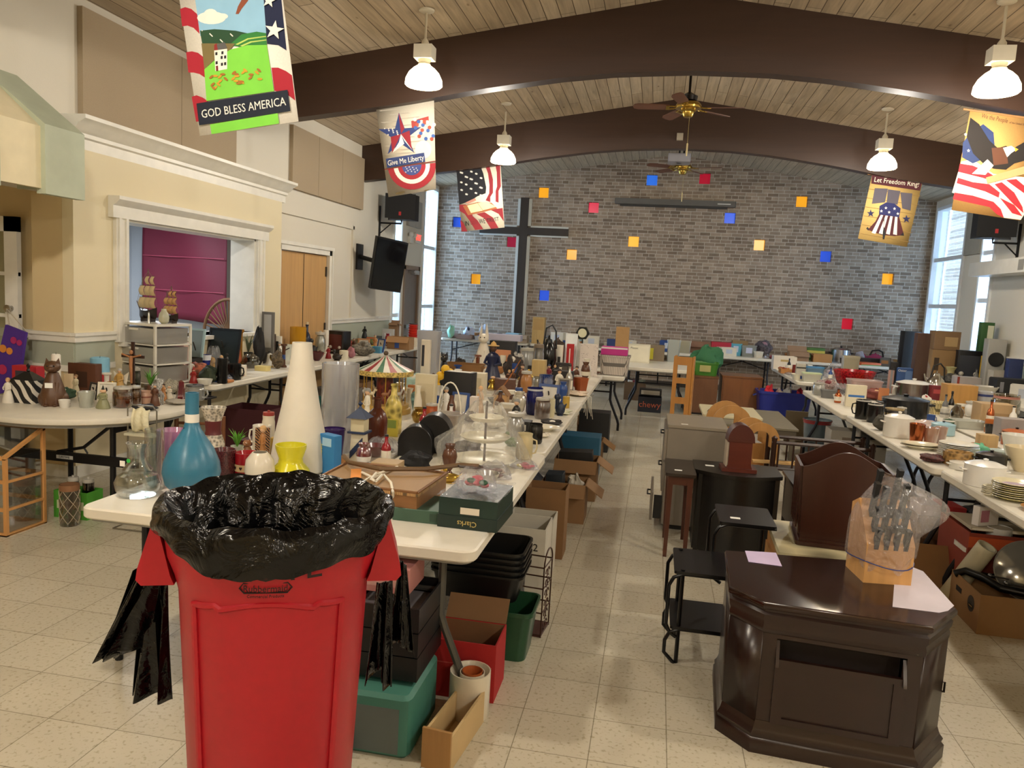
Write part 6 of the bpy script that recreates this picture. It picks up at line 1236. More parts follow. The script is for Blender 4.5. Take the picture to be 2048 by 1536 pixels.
put('vessel',1066,830,34,54,'cobalt_jar','dark cobalt blue jar with a metal clamp lid, front one of the pair','jar','10185a','c9c9cc',p='crock',ro=.1,band=(.9,.97),band_name='clamp_ring')
put('vessel',1088,808,30,58,'cobalt_jar','blue glass jar behind and right of the dark cobalt one','jar','1f4f9a',p='crock',mk='tint',ro=.08)
put('vessel',1097,834,22,36,'cream_crock','cream stoneware crock beside the dark cobalt jar','crock','cfc6a2',p='crock')
put('animal',1119,842,22,56,'parrot_jug','painted parrot figurine in navy and yellow at the aisle edge','figurine','23304a','d8b83a',sp='bird',mk='mottle',ms=50,dep=1.)
put('lump',1150,822,46,28,'ribbon_bundle','bundle of pale shells and white ribbons hanging over the table edge','ornament','d8c4ac','b98a6a',seed=47)
rb=ALL_PUT[-1];s_=mpp(onz(1150,822,T));m=MB()
for i in range(6):m.tube([(.0+.012*i,-.02,.03),(.08+.014*i,-.03,.0),(.09+.012*i,-.03,-.1),(.085+.018*i,-.03,-.16-.03*(i%3))],.003,5)
m.build('ribbon',mat('e6dcc8',.7),rb)
put('vessel',1075,775,26,22,'glass_lamp_base','short clear glass jar with a wooden block on top','jar','b9b39c',p='crock',mk='tint')
put_on('box',onz(1075,775,T)+Vector((0,.04,22*mpp(onz(1075,775,T))+.004)),.14,.17,'wood_block','square pale wood block balanced on the clear glass jar','block','bda26a',None,mk='wood')
put('frame',1124,800,26,44,'framed_print','narrow grey picture frame leaning behind the parrot figurine','picture frame','8d8474','4a4038',lean=.35)
put('box',1124,780,40,38,'black_display_box','black wooden display box behind the leaning frame','box','17120f','2a211b',dep=.6)
put('vessel',1160,786,30,30,'terracotta_planter','square-looking terracotta planter near the far aisle edge','planter','9a5230',p='tumbler',seg=4)
put('vessel',1171,762,20,44,'white_vase','slim white ceramic vase behind the terracotta planter','vase','e3dccb',p='vase')
put('plate',1190,762,34,8,'wide_bowl','wide cream shallow bowl at the far end of the aisle edge','bowl','d6ccb4')
put('lump',1186,772,26,14,'brown_ornament','small dark brown ornament under the wide cream bowl','ornament','5a3826',None,seed=50)
put('box',915,822,60,78,'black_speaker_box','tall plain black cardboard box in the middle of the tables','box','1b1a1a','cfc8ba',dep=.5,lab=(.3,.55,.06,.09),rot=-.1,top='dcd6c8')
put('basket',893,858,52,30,'gift_basket','small clear wrapped gift basket with white arched handle','basket','b8aa98','e2dbc8',arch=1.3,mk='tint')
put('lump',903,850,20,26,'pink_ribbon','limp pink ribbon bow tied on the wrapped gift basket','ribbon','b04a78',None,seed=52)
put('lump',940,842,34,18,'pine_cones','cluster of brown pine cones beside the gift basket','pine cones','5a3a28',None,seed=53,mk='mottle',ms=40)
put('vessel',834,856,30,40,'brass_urn','shiny brass urn leaning behind the black carry case','urn','a98a4a',p='urn',me=.9,ro=.15)
put('box',848,840,42,92,'cream_mail_rack','tall cream wooden letter rack with a wavy top','rack','cbbf9f','c2b595',dep=.4,lab=(.12,.9,.05,.8),ln='front_panel')
put('box',822,800,16,30,'orange_wood_bracket','small orange wooden bench piece right of the carousel','ornament','b06a34',None,dep=.6)
put('lump',826,825,20,46,'teal_tassels','pale teal fringe bundle right of the carousel base','fringe','7fa39a',None,seed=54,mk='mottle',ms=40)
put('lump',834,780,36,34,'pinwheel','pale aqua pinwheel decoration above the carousel','decoration','a9c4b6','d8d0bc',seed=55)
m_=[onz(890,800,T)];p_=m_[0];s_=mpp(p_);t=thing('yellow_pompoms','cluster of bright yellow balls behind the black box','decoration',p_)
for dx,dz,r in((-18,38,6),(-12,48,9),(-2,62,9),(8,56,8),(-16,30,5)):MB().sph((dx*s_,0,dz*s_),r*s_).build('yellow_ball',mat('e6b420',.5),t)
MB().tube([(-2*s_,0,0),(-2*s_,.01,50*s_)],1.5*s_).build('stem',mat('4a3a22',.6),t)
put('carton',925,762,78,34,'wooden_crate','open brown wooden crate with a hand hole at the far left','crate','8a6236',None,flaps=0,mk='woody',dep=.7)
put('box',866,745,20,40,'white_slab_box','small white box beside the dark horse figurine','box','d9d1bf',None)
put('animal',884,770,30,66,'dark_horse_figurine','dark dog figurine with a pale knitted cap','figurine','191512','cfc6b0',sp='dog',tag=False)
put('lump',914,752,30,34,'brown_wig','round dark brown feathered bird ornament behind the yellow balls','ornament','2f241c',None,seed=58,mk='mottle',ms=70)
put('fig',980,778,44,92,'cowboy_doll','cowboy doll in a navy jacket and straw hat','doll','1a2040',None,skin='4a2e1e',hat='brim',hc='c09a58')
put('animal',962,740,40,76,'white_rabbit','large white rabbit figure with upright ears','figurine','ddd3c0','3a2a24',sp='rabbit')
put('box',952,790,34,44,'white_column_stand','white fluted column stand behind the black box','stand','d6cbb0','bfb496',dep=.8,lab=(.2,.8,.05,.8),ln='fluting')
put('fig',958,822,20,52,'artist_mannequin','pale wooden artist mannequin in front of the column stand','mannequin','d3a878',None,skin='d3a878')
put('box',945,838,16,44,'pink_book','pinkish white book standing beside the tall black box','book','cfc3b8',None,dep=1.2)
put('house',1000,818,34,46,'birdhouse','natural wooden birdhouse with a dark round hole','birdhouse','b98f5c','8a6238')
put('stick',1015,800,40,90,'curved_horn','big curved orange-brown wooden horn rising behind the birdhouse','horn','9a5a2c',None)
put('box',1022,812,20,12,'price_card','small white price card pinned to the curved horn','price card','f0ece0',None,dep=.1,rot=.0)
put('lump',1022,770,36,60,'dark_candelabra','dark ornate metal candelabra cluster in the middle of the tables','candelabra','3a2f2a','c9c2b4',seed=61,mk='mottle',ms=60)
put('jar',1050,752,30,58,'glass_canister','clear glass canister filled with silver shells','canister','bcbcb8','a9a59a',fill='c9c6bf',mk='tint')
put('lump',1030,752,30,46,'silver_shells','pile of silvery shells beside the clear canister','ornament','b4afa6',None,seed=63,mk='mottle',ms=50)
put('jar',1074,745,22,60,'glass_canister','tall dark-tinted glass canister right of the shell canister','canister','6a6660','7a6a58',mk='tint')
put('box',1004,716,52,34,'fruit_print_box','dark box printed with peach fruits under the grey hood','box','17171c','c98a62',dep=.5,lab=(.15,.85,.3,.7),ln='fruit_picture')
put_on('box',onz(1004,716,T)+Vector((0,.12,34*mpp(onz(1004,716,T))+.004)),.52,.09,'grey_bin','long lilac-grey storage tray on top of the fruit box','tray','a9a6b8',None,dep=.4)
put('house',1042,706,22,34,'birdhouse','small orange-roofed birdhouse left of the wooden drawer tower','birdhouse','c9a870','b8482e')
put('box',1074,712,24,78,'drawer_tower','light wooden drawer tower standing above the clutter under the cross','drawer tower','c6a468','b8945a',dep=.9,lab=(.08,.92,.52,.94),ln='drawer_front',mk='wood')
put('stick',1070,712,40,44,'metal_bird','blue-grey metal bird with spread wings before the drawer tower','ornament','7f8c9a',None)
put('kettle',1100,712,34,66,'black_kettle','black lantern-like kettle right of the drawer tower','kettle','0e0e10',None)
put('lump',1112,716,34,36,'brown_bag','dark brown leather bag under the black kettle','bag','4a3a30',None,seed=66)
put('box',1139,722,14,34,'red_box','narrow bright red box standing upright near the hexagon clock','box','b3181c','e8e0d4',dep=.8,lab=(.4,.55,.2,.85),ln='white_lettering_strip')
put('box',1114,724,14,34,'white_candle_box','small white box with a dark logo left of the red box','box','e6dfd0','2a2422',dep=.8,lab=(.3,.7,.35,.6))
t=put('lump',1153,712,24,30,'silver_ball','round silvery ornament beneath the hexagon clock','ornament','b9b5aa',None,seed=68)
p_=onz(1153,712,T);s_=mpp(p_);t=thing('hexagon_clock','black hexagonal wall clock tilted above the far clutter','clock',p_+Vector((.07,.1,46*s_)),-.2);m=MB();m.T=Matrix.Rotation(PI/2,4,'X');m.lathe([(0,-.02),(14*s_,-.02),(14*s_,.02),(0,.02)],6);m.build('case',mat('12140f',.4),t)
m=MB();m.T=TR(0,-.021,0)@Matrix.Rotation(PI/2,4,'X');m.lathe([(0,0),(9*s_,0),(9*s_,.002),(0,.002)],24);m.build('dial',mat('d4cfae',.5),t);MB().tube([(0,0,-13*s_),(0,.02,-40*s_)],.01).build('stand',mat('12140f',.4),t)
put('frame',1138,716,24,50,'white_sign_card','white card with a faint drawing behind the red box','card','e4e6e6','dfe6e4',fw=.05)
put('box',1175,752,36,64,'perforated_panel','upright white perforated plastic panel at the far aisle end','panel','d6cbc2',None,dep=.18,mk='dots',ms=45)
put('box',1172,730,30,34,'black_wire_rack','black wire desk tray hung in front of the perforated panel','tray','1b1c1e','3a4a5c',dep=.4)
put('box',1125,752,30,26,'dark_radio_box','dark cased radio with a small grille in the far clutter','radio','1e1815','4a3f36',dep=.5)
put('fig',1096,768,16,40,'flag_figurine','thin figurine wrapped in flag colours behind the blue jars','figurine','7a2a34','2a3050')
put('box',1100,740,30,34,'dark_book_stack','dark brown cased books standing beside the tall canister','books','3a1f18','24304e',lab=(.5,.9,.05,.95))
put('lump',985,858,40,20,'white_doily','crumpled white lace doily in front of the birdhouse','doily','d9d2c2',None,seed=70)
put('box',1015,842,40,34,'tin_box','grey embossed tin box behind the oval platter','tin','b9b09c','8a8070')
put('lump',1040,826,18,40,'santa_ornament','small red and brown santa ornament left of the cobalt jar','ornament','7a3028','c9b89a',seed=71)
put('lump',930,900,60,14,'dark_wreath','dark twisted vine wreath lying behind the wooden handle','wreath','3a2a22',None,seed=72)
put('box',770,935,56,10,'brown_booklet','tan folded cardboard sheet behind the tied wooden box','cardboard','b59a74',None,dep=.8)
# round table by the left wall
put('box',44,806,54,46,'zebra_box','black and white zebra-striped trinket box with a pyramid lid','trinket box','d9d2c4',None,mk='zebra',ms=7,dep=.8)
zb=ALL_PUT[-1];p_=onz(44,806,T);s_=mpp(p_);MB().box(-27*s_,27*s_,-.06,.06,46*s_,62*s_,.2,.2).build('pyramid_lid',mat('1a1c1f',.4),zb if zb.type=='EMPTY' else zb);MB().lathe([(0,60*s_),(4*s_,64*s_),(2*s_,68*s_),(4*s_,74*s_),(0,79*s_)],10).build('lid_knob',mat('111111',.4),zb)
put('fig',12,806,24,52,'angel_figurine','small white angel figurine at the far left of the round table','figurine','e2dccf','c99a6a')
put('box',51,778,56,46,'red_gift_box','red presentation box with a dark picture behind the zebra box','box','b01e2a','3a3440',dep=.4,lab=(.15,.85,.1,.85),ln='picture_panel')
put('vessel',81,770,22,24,'mirror_ball','small silvery mirror ball ornament beside the cat statue','ornament','c9ccd0',p='ball',me=.8,ro=.12,mk='mottle',ms=80)
put('animal',94,812,56,94,'cat_statue','seated brown cat statue with a white price tag on the round table','statue','5a3d28','1a120c',sp='cat',tag=True,rot=.5)
put('candle',109,792,17,84,'white_pillar_candle','tall white pillar candle behind the brown cat statue','candle','e9e3d6')
put('box',172,772,62,46,'brown_wall_shelf','small brown wooden cupboard behind the blue and red candle','cupboard','5f3620','3d2214',dep=.3,lab=(.3,.7,.1,.7),ln='dark_recess',mk='wood')
put('candle',186,776,36,60,'blue_red_candle','square-looking thick candle, light blue above red','candle','86bcd6','a82830')
put('fig',148,792,18,44,'shepherd_figurine','cream shepherdess figurine beside the green frog','figurine','c6bb98','8a6a48')
put('box',135,778,16,30,'cream_sock','tilted cream boot ornament behind the shepherdess','ornament','d8c09a',None,rot=.5)
put('lump',126,800,32,24,'green_frog','dark green ceramic frog behind the small white dish','figurine','2f4a34','a9b49a',seed=81)
put('vessel',124,816,22,16,'white_dish','small white square dish in front of the green frog','dish','dcd8cf',p='tumbler')
put('vessel',166,816,34,32,'frosted_votive','frosted clear votive cup at the front of the round table','candle holder','cfd2c6',p='tumbler',mk='tint')
put('fig',200,818,30,40,'gnome_figurine','mossy gnome figurine with a tall black pointed hat','figurine','8a8a66','c9c19a',hat='cone',hc='22241c')
put('jar',238,816,38,44,'amber_jar','round glass jar holding amber orange pieces, left of the pair','jar','d8c8b4',None,fill='b8682e',mk='glass',fl=.6)
put('jar',264,812,26,42,'cork_jar','glass jar full of corks right of the amber jar','jar','d8c8b4',None,fill='c79a58',mk='glass',fl=.75)
put('vessel',210,790,18,44,'white_candle_stick','white painted candle in a floral holder near the crucifix','candle','e3ddd0','7a8a6a',p='pillar',band=(.4,.5))
put('fig',234,788,26,52,'golden_angel','gold and grey angel figurine left of the crucifix','figurine','c49a52','bdb9b0',wings=True)
put('crucifix',255,800,50,116,'crucifix','dark wooden crucifix with a pale carved figure','crucifix','3a2218','a9744a')
put('plant',300,794,48,62,'fern_pot','bright green fern in a small dark pot behind the ribbed cup','plant','5f9a3a','4a3a2a',seed=14)
put('vessel',312,788,22,30,'ribbed_cup','white ribbed glass cup in front of the green fern','cup','dcdad4',p='tumbler',mk='mottle',ms=90)
put('lump',285,790,34,14,'grey_stone','smooth grey stone ornament behind the corks','stone','9a948a',None,seed=84)
put('vessel',286,808,24,26,'face_pot','small pink face-shaped pot at the table front','pot','c9a088','9a5a4a',p='crock',band=(.5,.6))
put('lump',282,822,44,12,'beaded_slipper','black beaded slipper ornament on the table front edge','ornament','17171c','cfcac0',seed=86)
put('animal',312,810,30,40,'zebra_figurine','black and white zebra figurine in the middle of the round table','figurine','dcd8d0',None,sp='horse',mk='zebra',ms=60)
put('lump',322,776,34,14,'striped_caterpillar','black and cream striped curved ornament above the zebra','ornament','d8d0b8',None,seed=88,mk='zebra',ms=50)
put('vessel',357,800,26,40,'red_glass_pyramid','deep red faceted glass flacon with a pointed top','flacon','8a1420',p='bell',seg=4,mk='tint',ro=.05)
put('jar',388,806,38,38,'glass_teapot','clear glass teapot with dark lid on the round table','teapot','b9bab4','3a3a38',mk='tint',handle=1)
put('lump',346,812,44,12,'grey_dish','flat grey stone dish before the red glass flacon','dish','a79f90',None,seed=90)
put('tray',395,818,36,10,'black_tray','small black tray between the teapot and white cup','tray','1c1b1a',None)
put('vessel',422,808,30,32,'white_cup','plain white paper cup near the right edge of the round table','cup','e9e6da',p='tumbler')
put('bag',448,806,26,34,'beads_bag','small clear bag of blue and white beads beside the white cup','plastic bag','7f93b8','d8d8dc',seed=92)
put('vessel',466,792,22,26,'floral_bowl','small floral bowl at the right edge of the round table','bowl','c9bfa4','9a3a3a',p='bowl',band=(.6,.8))
put('box',432,784,46,14,'plaid_box','orange plaid box wrapped with blue tape','box','c07a3e','2f5fc0',lab=(.35,.5,0,1.),ln='blue_tape',dep=.5)
put('stick',404,774,30,8,'black_marker','thick black marker lying beside the plaid box','marker','141414',None)
put('lump',350,776,22,18,'green_pebbles','small pile of green glass pieces near the plant','ornament','8ab87a',None,seed=94)
put('jar',270,768,18,34,'glass_bell','clear glass cloche right of the crucifix base','cloche','c9ccca',None,mk='glass')
# drawer unit on the left wall table with its ships
p_=onz(272,768,T);s_=mpp(p_);t=thing('drawer_unit','white plastic three-drawer unit carrying two model ships','drawer unit',p_+Vector((.02,.22,0)),-.25);W2,D2,Hh=56*s_,.20,122*s_;wp=mat('dcd7c9',.4)
for x in(-1,1):
 for y in(-1,1):MB().box(x*(W2-.01)-.01,x*(W2-.01)+.01,y*(D2-.01)-.01,y*(D2-.01)+.01,0,Hh-.02).build('post',wp,t)
MB().rbox(-W2-.005,W2+.005,-D2-.005,D2+.005,Hh-.02,Hh,.02,3).build('unit_top',wp,t)
for k in range(3):
 z=.02+k*(Hh-.03)/3;MB().box(-W2,W2,-D2,D2,z-.012,z).build('shelf_rail',wp,t);dr=MB().box(-W2+.025,W2-.025,-D2-.005,D2-.03,z+.004,z+(Hh-.03)/3-.03,1.04,1.0).build('drawer',mat('b4afa6',.3,0,'tint'),t);MB().box(-.05,.05,-D2-.02,-D2-.005,z+(Hh-.03)/3-.05,z+(Hh-.03)/3-.035).build('handle',wp,dr)
Ct=t.location+Vector((0,0,Hh+.001));Rz=Matrix.Rotation(-.25,3,'Z')
put_on('ship',Ct+Rz@Vector((-.10,.02,0)),.26,.47,'model_ship','larger model sailing ship with cream sails on the drawer unit','model ship','1e1512','c2ab7e',dep=.35,rot=-.25)
put_on('ship',Ct+Rz@Vector((.12,.08,0)),.20,.33,'model_ship','smaller model sailing ship with tan sails on the drawer unit','model ship','241812','b98f5a',dep=.35,rot=-.25)
put_on('vessel',Ct+Rz@Vector((.10,-.14,0)),.03,.10,'silver_bell','tiny silver bell in front of the smaller ship','bell','c9c9c6',None,p='bell',me=.9,ro=.15)
put_on('bulbdummy' if False else 'vessel',Ct+Rz@Vector((.19,-.06,0)),.09,.13,'teardrop_ornament','pale teardrop ornament at the right end of the drawer unit','ornament','b5b39c',None,p='bulb')
# left wall tables
L=[('frame',418,712,70,56,'framed_picture','wide black picture frame with white corner labels by the drawer unit','picture frame','101216','1c2628',dict(fw=.06)),('frame',382,700,34,44,'arched_mirror','pale blue arched mirror left of the black frame','mirror','a9c4c6','8a9a9c',dict()),('box',364,712,30,28,'blush_box','pale pink cube box in front of the arched mirror','box','c9ada0','e4d9cf',dict(lab=(.6,.95,.1,.9))),('vessel',466,716,13,56,'amber_pillar','amber glass pillar candlestick, left of two','candlestick','9a6a24',None,dict(p='pillar')),('vessel',479,716,13,57,'amber_pillar','amber glass pillar candlestick, right of two','candlestick','9a6a24',None,dict(p='pillar')),('plant',493,716,36,52,'spiky_plant','spiky grey-green artificial plant by the amber pillars','plant','7a8468','3a3a34',dict(seed=22)),('lump',507,722,22,66,'black_candle_tree','black wrought iron candle tree on the wall table','candle holder','0f0f10',None,dict(seed=101)),('box',529,700,26,76,'wrapped_tray','tall grey board wrapped in shiny plastic against the wall','board','6a665f','a8a49c',dict(dep=.2,lab=(.2,.8,.3,.95),ln='shiny_wrap')),('bottle',522,712,17,44,'white_bottle','white perfume bottle shaped like a snowman','bottle','e2d9c2','e2d9c2',dict(lc='d8ceb4')),('vessel',521,722,32,18,'dark_bowl','dark grey shallow bowl under the white bottle','bowl','3a3532',None,dict(p='bowl')),('box',541,712,14,44,'brown_tube','dark tube box with a tan end beside the white bottle','box','3a2a20','b08a5c',dict(lab=(.15,.85,.1,.9))),('plate',566,700,34,10,'green_plate','green and white plate tilted on a stand by the closet doors','plate','c9ccbf','3a5a38',dict()),('box',553,706,20,34,'photo_box','white frame with a black photo beneath the green plate','picture frame','ddd8cc','141414',dict(lab=(.25,.75,.2,.8),dep=.3)),('vessel',591,706,32,52,'amber_vase','wide amber yellow glass vase before the closet doors','vase','b5821e',None,dict(p='cyl',ro=.1)),('stick',548,722,46,30,'carved_horn','long dark carved horn lying across the wall table','horn','2f2119',None,dict()),('bottle',611,704,15,60,'navy_bottle','tall navy blue bottle with white dots','bottle','1a2238','c9b490',dict(lc='1a2238')),('animal',624,712,18,36,'black_bird','small black bird figurine near the navy bottle','figurine','1a1814',None,dict(sp='bird')),('jar',637,706,22,44,'pineapple_jar','clear cut glass jar with lid near the black radio','jar','b4b4a0',None,dict(mk='tint',p='ball')),('candle',651,704,11,44,'stacked_candle','narrow white candle between the glass jar and black radio','candle','dcd6c8',None,dict()),('radio',674,708,38,46,'black_radio','black radio cabinet with a dark red front on the wall table','radio','15110f','5a241e',dict(rot=-.3)),('vessel',630,722,28,18,'maroon_bowl','maroon glass bowl with a white tag near the front edge','bowl','4a1018',None,dict(p='bowl',ro=.1)),('bottle',613,730,20,26,'lotion_bottle','white pump lotion bottle on the front edge beside the cone vase','bottle','c9ccc9','e6e2d8',dict()),('animal',671,724,22,26,'duck_decoy','dark wooden duck decoy with a white breast','duck decoy','2a211c','d9d4c6',dict(sp='duck')),('candle',685,721,18,20,'short_candle','short white jar candle right of the duck decoy','candle','ddd5be',None,dict()),('lump',700,718,16,24,'pink_stone','rough pink stone figure at the table front','figurine','a8707a',None,dict(seed=110)),('lump',722,714,40,30,'grey_castle','rough grey castle-like stone planter','planter','8a8478',None,dict(seed=111,mk='mottle',ms=30)),('vessel',740,711,11,20,'yellow_cup','narrow yellow cup next to the blue note box','cup','d6c03a',None,dict(p='tumbler')),('box',752,710,18,17,'blue_note_box','small sky blue square box on the table edge','box','4f93b8',None,dict()),('box',723,694,26,16,'green_planter','long green planter box below the penguin figurine','planter','5a6a2a','a65a3a',dict(lab=(0,1,.85,1.))),('box',740,696,16,22,'olive_pot','olive green square pot right of the long planter','pot','6f7a4a','b86a4a',dict(lab=(0,1,.85,1.))),('lump',692,704,30,22,'red_santa','small group of red and white christmas figures','figurine','8a3a2a','ddd2c4',dict(seed=113)),('vessel',500,736,34,28,'clear_bowl','clear round glass bowl near the front of the wall table','bowl','d0d0c8',None,dict(p='ball',mk='glass')),('vessel',534,732,20,26,'white_bell','white ceramic bell beside the twig ball','bell','dcd9cf',None,dict(p='bell')),('lump',552,736,22,34,'twig_ball','loose brown twig ball left of the white cone vase','ornament','6a5a42',None,dict(seed=115,mk='mottle',ms=50)),('box',522,742,26,10,'yellow_tin','flat yellow cookie tin on the front edge','tin','d9c682',None,dict()),('box',475,752,24,22,'label_block','white wooden block with small red lettering','block','e2d8c4','9a4a3a',dict(lab=(.2,.8,.3,.4))),('vessel',426,768,20,52,'black_cylinder','tall plain black cylinder vase on the corner of the wall table','vase','0c0c0d',None,dict(p='cyl')),('mug',449,764,30,34,'black_canister','wide black canister with white tag beside the black cylinder','canister','0b0b0c',None,dict()),('lump',455,724,40,28,'round_ornaments','two round terracotta coloured ornaments behind the black canister','ornament','9a4c22',None,dict(seed=117)),('lump',372,768,52,40,'santa_group','crowded little group of red, cream and brown santa figures','figurine','a85a3c','e0d6c4',dict(seed=119,mk='mottle',ms=25)),('fig',392,770,18,34,'santa_figurine','single red robed santa figurine right of the santa group','figurine','9a2420','e4ddd0',dict(hat='cone',hc='9a2420')),('lump',410,766,34,34,'dark_green_bush','dark green bottle cluster left of the black cylinder','ornament','2a3624',None,dict(seed=121)),('vessel',403,732,24,22,'blue_white_bowl','cobalt blue and white bowl on the wall table','bowl','1a2a7a','e2e2e6',dict(p='bowl',band=(.7,1.))),('bag',425,722,34,28,'bird_bag','clear plastic bag with a yellow toy bird inside','plastic bag','d6a03a',None,dict(seed=123)),('tray',368,728,40,12,'black_tray_stack','stack of dark serving trays right of the drawer unit','trays','211d1b','a8a49a',dict()),('lump',345,770,26,24,'brown_nest','small brown wicker nest with a yellow beak','ornament','6a4a2e','d0b030',dict(seed=125)),('carton',797,700,46,26,'wall_carton','brown carton with blue hand print picture on the left wall table','carton','a07a54','3f5fae',dict(flaps=1,lab=(.35,.55,.1,.9),ln='blue_hand_print')),('box',823,699,24,24,'white_note_box','cream box with a printed label beside the hand print carton','box','ded4c0','c9b89c',dict()),('box',775,692,24,34,'grey_folder','upright grey magazine file on the left wall table','magazine file','b9bab8','d4d8dc',dict(dep=.3)),('basket',803,690,22,12,'orange_basket','small orange basket beside the red cup tower','basket','b85a2a',None,dict()),('coil',822,693,20,44,'red_cup_tower','tall tower of stacked red plastic cups','cups','c22a1c','2a1a18',dict()),('tub',850,688,44,26,'clear_bin','long clear plastic bin at the far end of the left wall table','bin','c4c6cc',None,dict(mk='tint')),('box',850,696,18,16,'cream_box','small cream box beside the clear plastic bin','box','d9cfbc','2a2a30',dict(lab=(.1,.4,.5,.9))),('box',868,692,16,14,'tan_box','small tan box at the very end of the left wall table','box','b59f86',None,dict()),('carton',786,676,18,30,'open_flap_carton','small carton with a raised brown flap under the television','carton','8f6f52',None,dict(flaps=3)),('box',758,690,20,18,'grey_clock_radio','grey clock radio in front of the grey magazine file','clock radio','6a7072','9aa6a0',dict()),('lump',700,697,50,18,'olive_blanket','long rolled olive blanket behind the stone castle','blanket','5c5236',None,dict(seed=129))]
for k_,px,py,w_,h_,nm,lb,ct,c1,c2,o_ in L:put(k_,px,py,w_,h_,nm,lb,ct,c1,c2,**o_)
p_=onz(719,694,T);s_=mpp(p_);t=put_on('fig',Vector((p_.x,p_.y+.2,T+16*s_+.002)),.10,.20,'penguin_figurine','black penguin figurine standing on the long green planter','figurine','0f1012',None,skin='15161a')
p_=onz(651,704,T);put_on('carton',Vector((p_.x,p_.y+.3,T)),.22,.2,'wood_crate_box','small open orange-brown wooden crate near the closet doors','crate','a8703c',None,flaps=0,mk='woody')
ALL_PUT[-1].location.z=T

# right-hand tables
def plate_stack(px,py,wp,n,step,name,labels,group,c,c2=None,z=.741,sy=1.):
 P=onz(px,py,z)+Vector((0,wp*mpp(onz(px,py,z))*.35,0));w=wp*mpp(P)
 for i in range(n):
  t=make('plate',w*(1-.01*((i*5)%4)),step*1.6,w,c if isinstance(c,str)else c[i%len(c)],c2 if i==n-1 else None,{'sy':sy},name,labels[1]if i==n-1 else labels[0],'plate',group)
  t.location=P+Vector((.002*((i*7)%3-1),.002*((i*5)%3-1),i*step));ALL_PUT.append(t)
plate_stack(2040,1006,84,8,.011,'dinner_plate',('olive rimmed dinner plate in the stack at the right picture edge','top dinner plate with a lilac floral centre at the right edge'),'olive plates at the right edge',['b9ae7a','d8cfae'],'b9a2b4')
plate_stack(1986,994,34,6,.008,'saucer',('pale saucer in the small stack beside the olive plates','topmost pale saucer beside the olive plates'),'small saucers by the olive plates','dcd5bd')
plate_stack(1925,916,74,8,.010,'stacked_plate',('white plate in the stack behind the cork holder','white top plate with a faint ring, behind the cork holder'),'white plates behind the cork holder','dedacc','e6e2d4')
plate_stack(1850,902,76,2,.014,'oval_plate',('lower white oval platter under the copper mugs','cream oval platter in front of the copper mugs'),'oval platters by the copper mugs','d9d2b8',None,sy=.7)
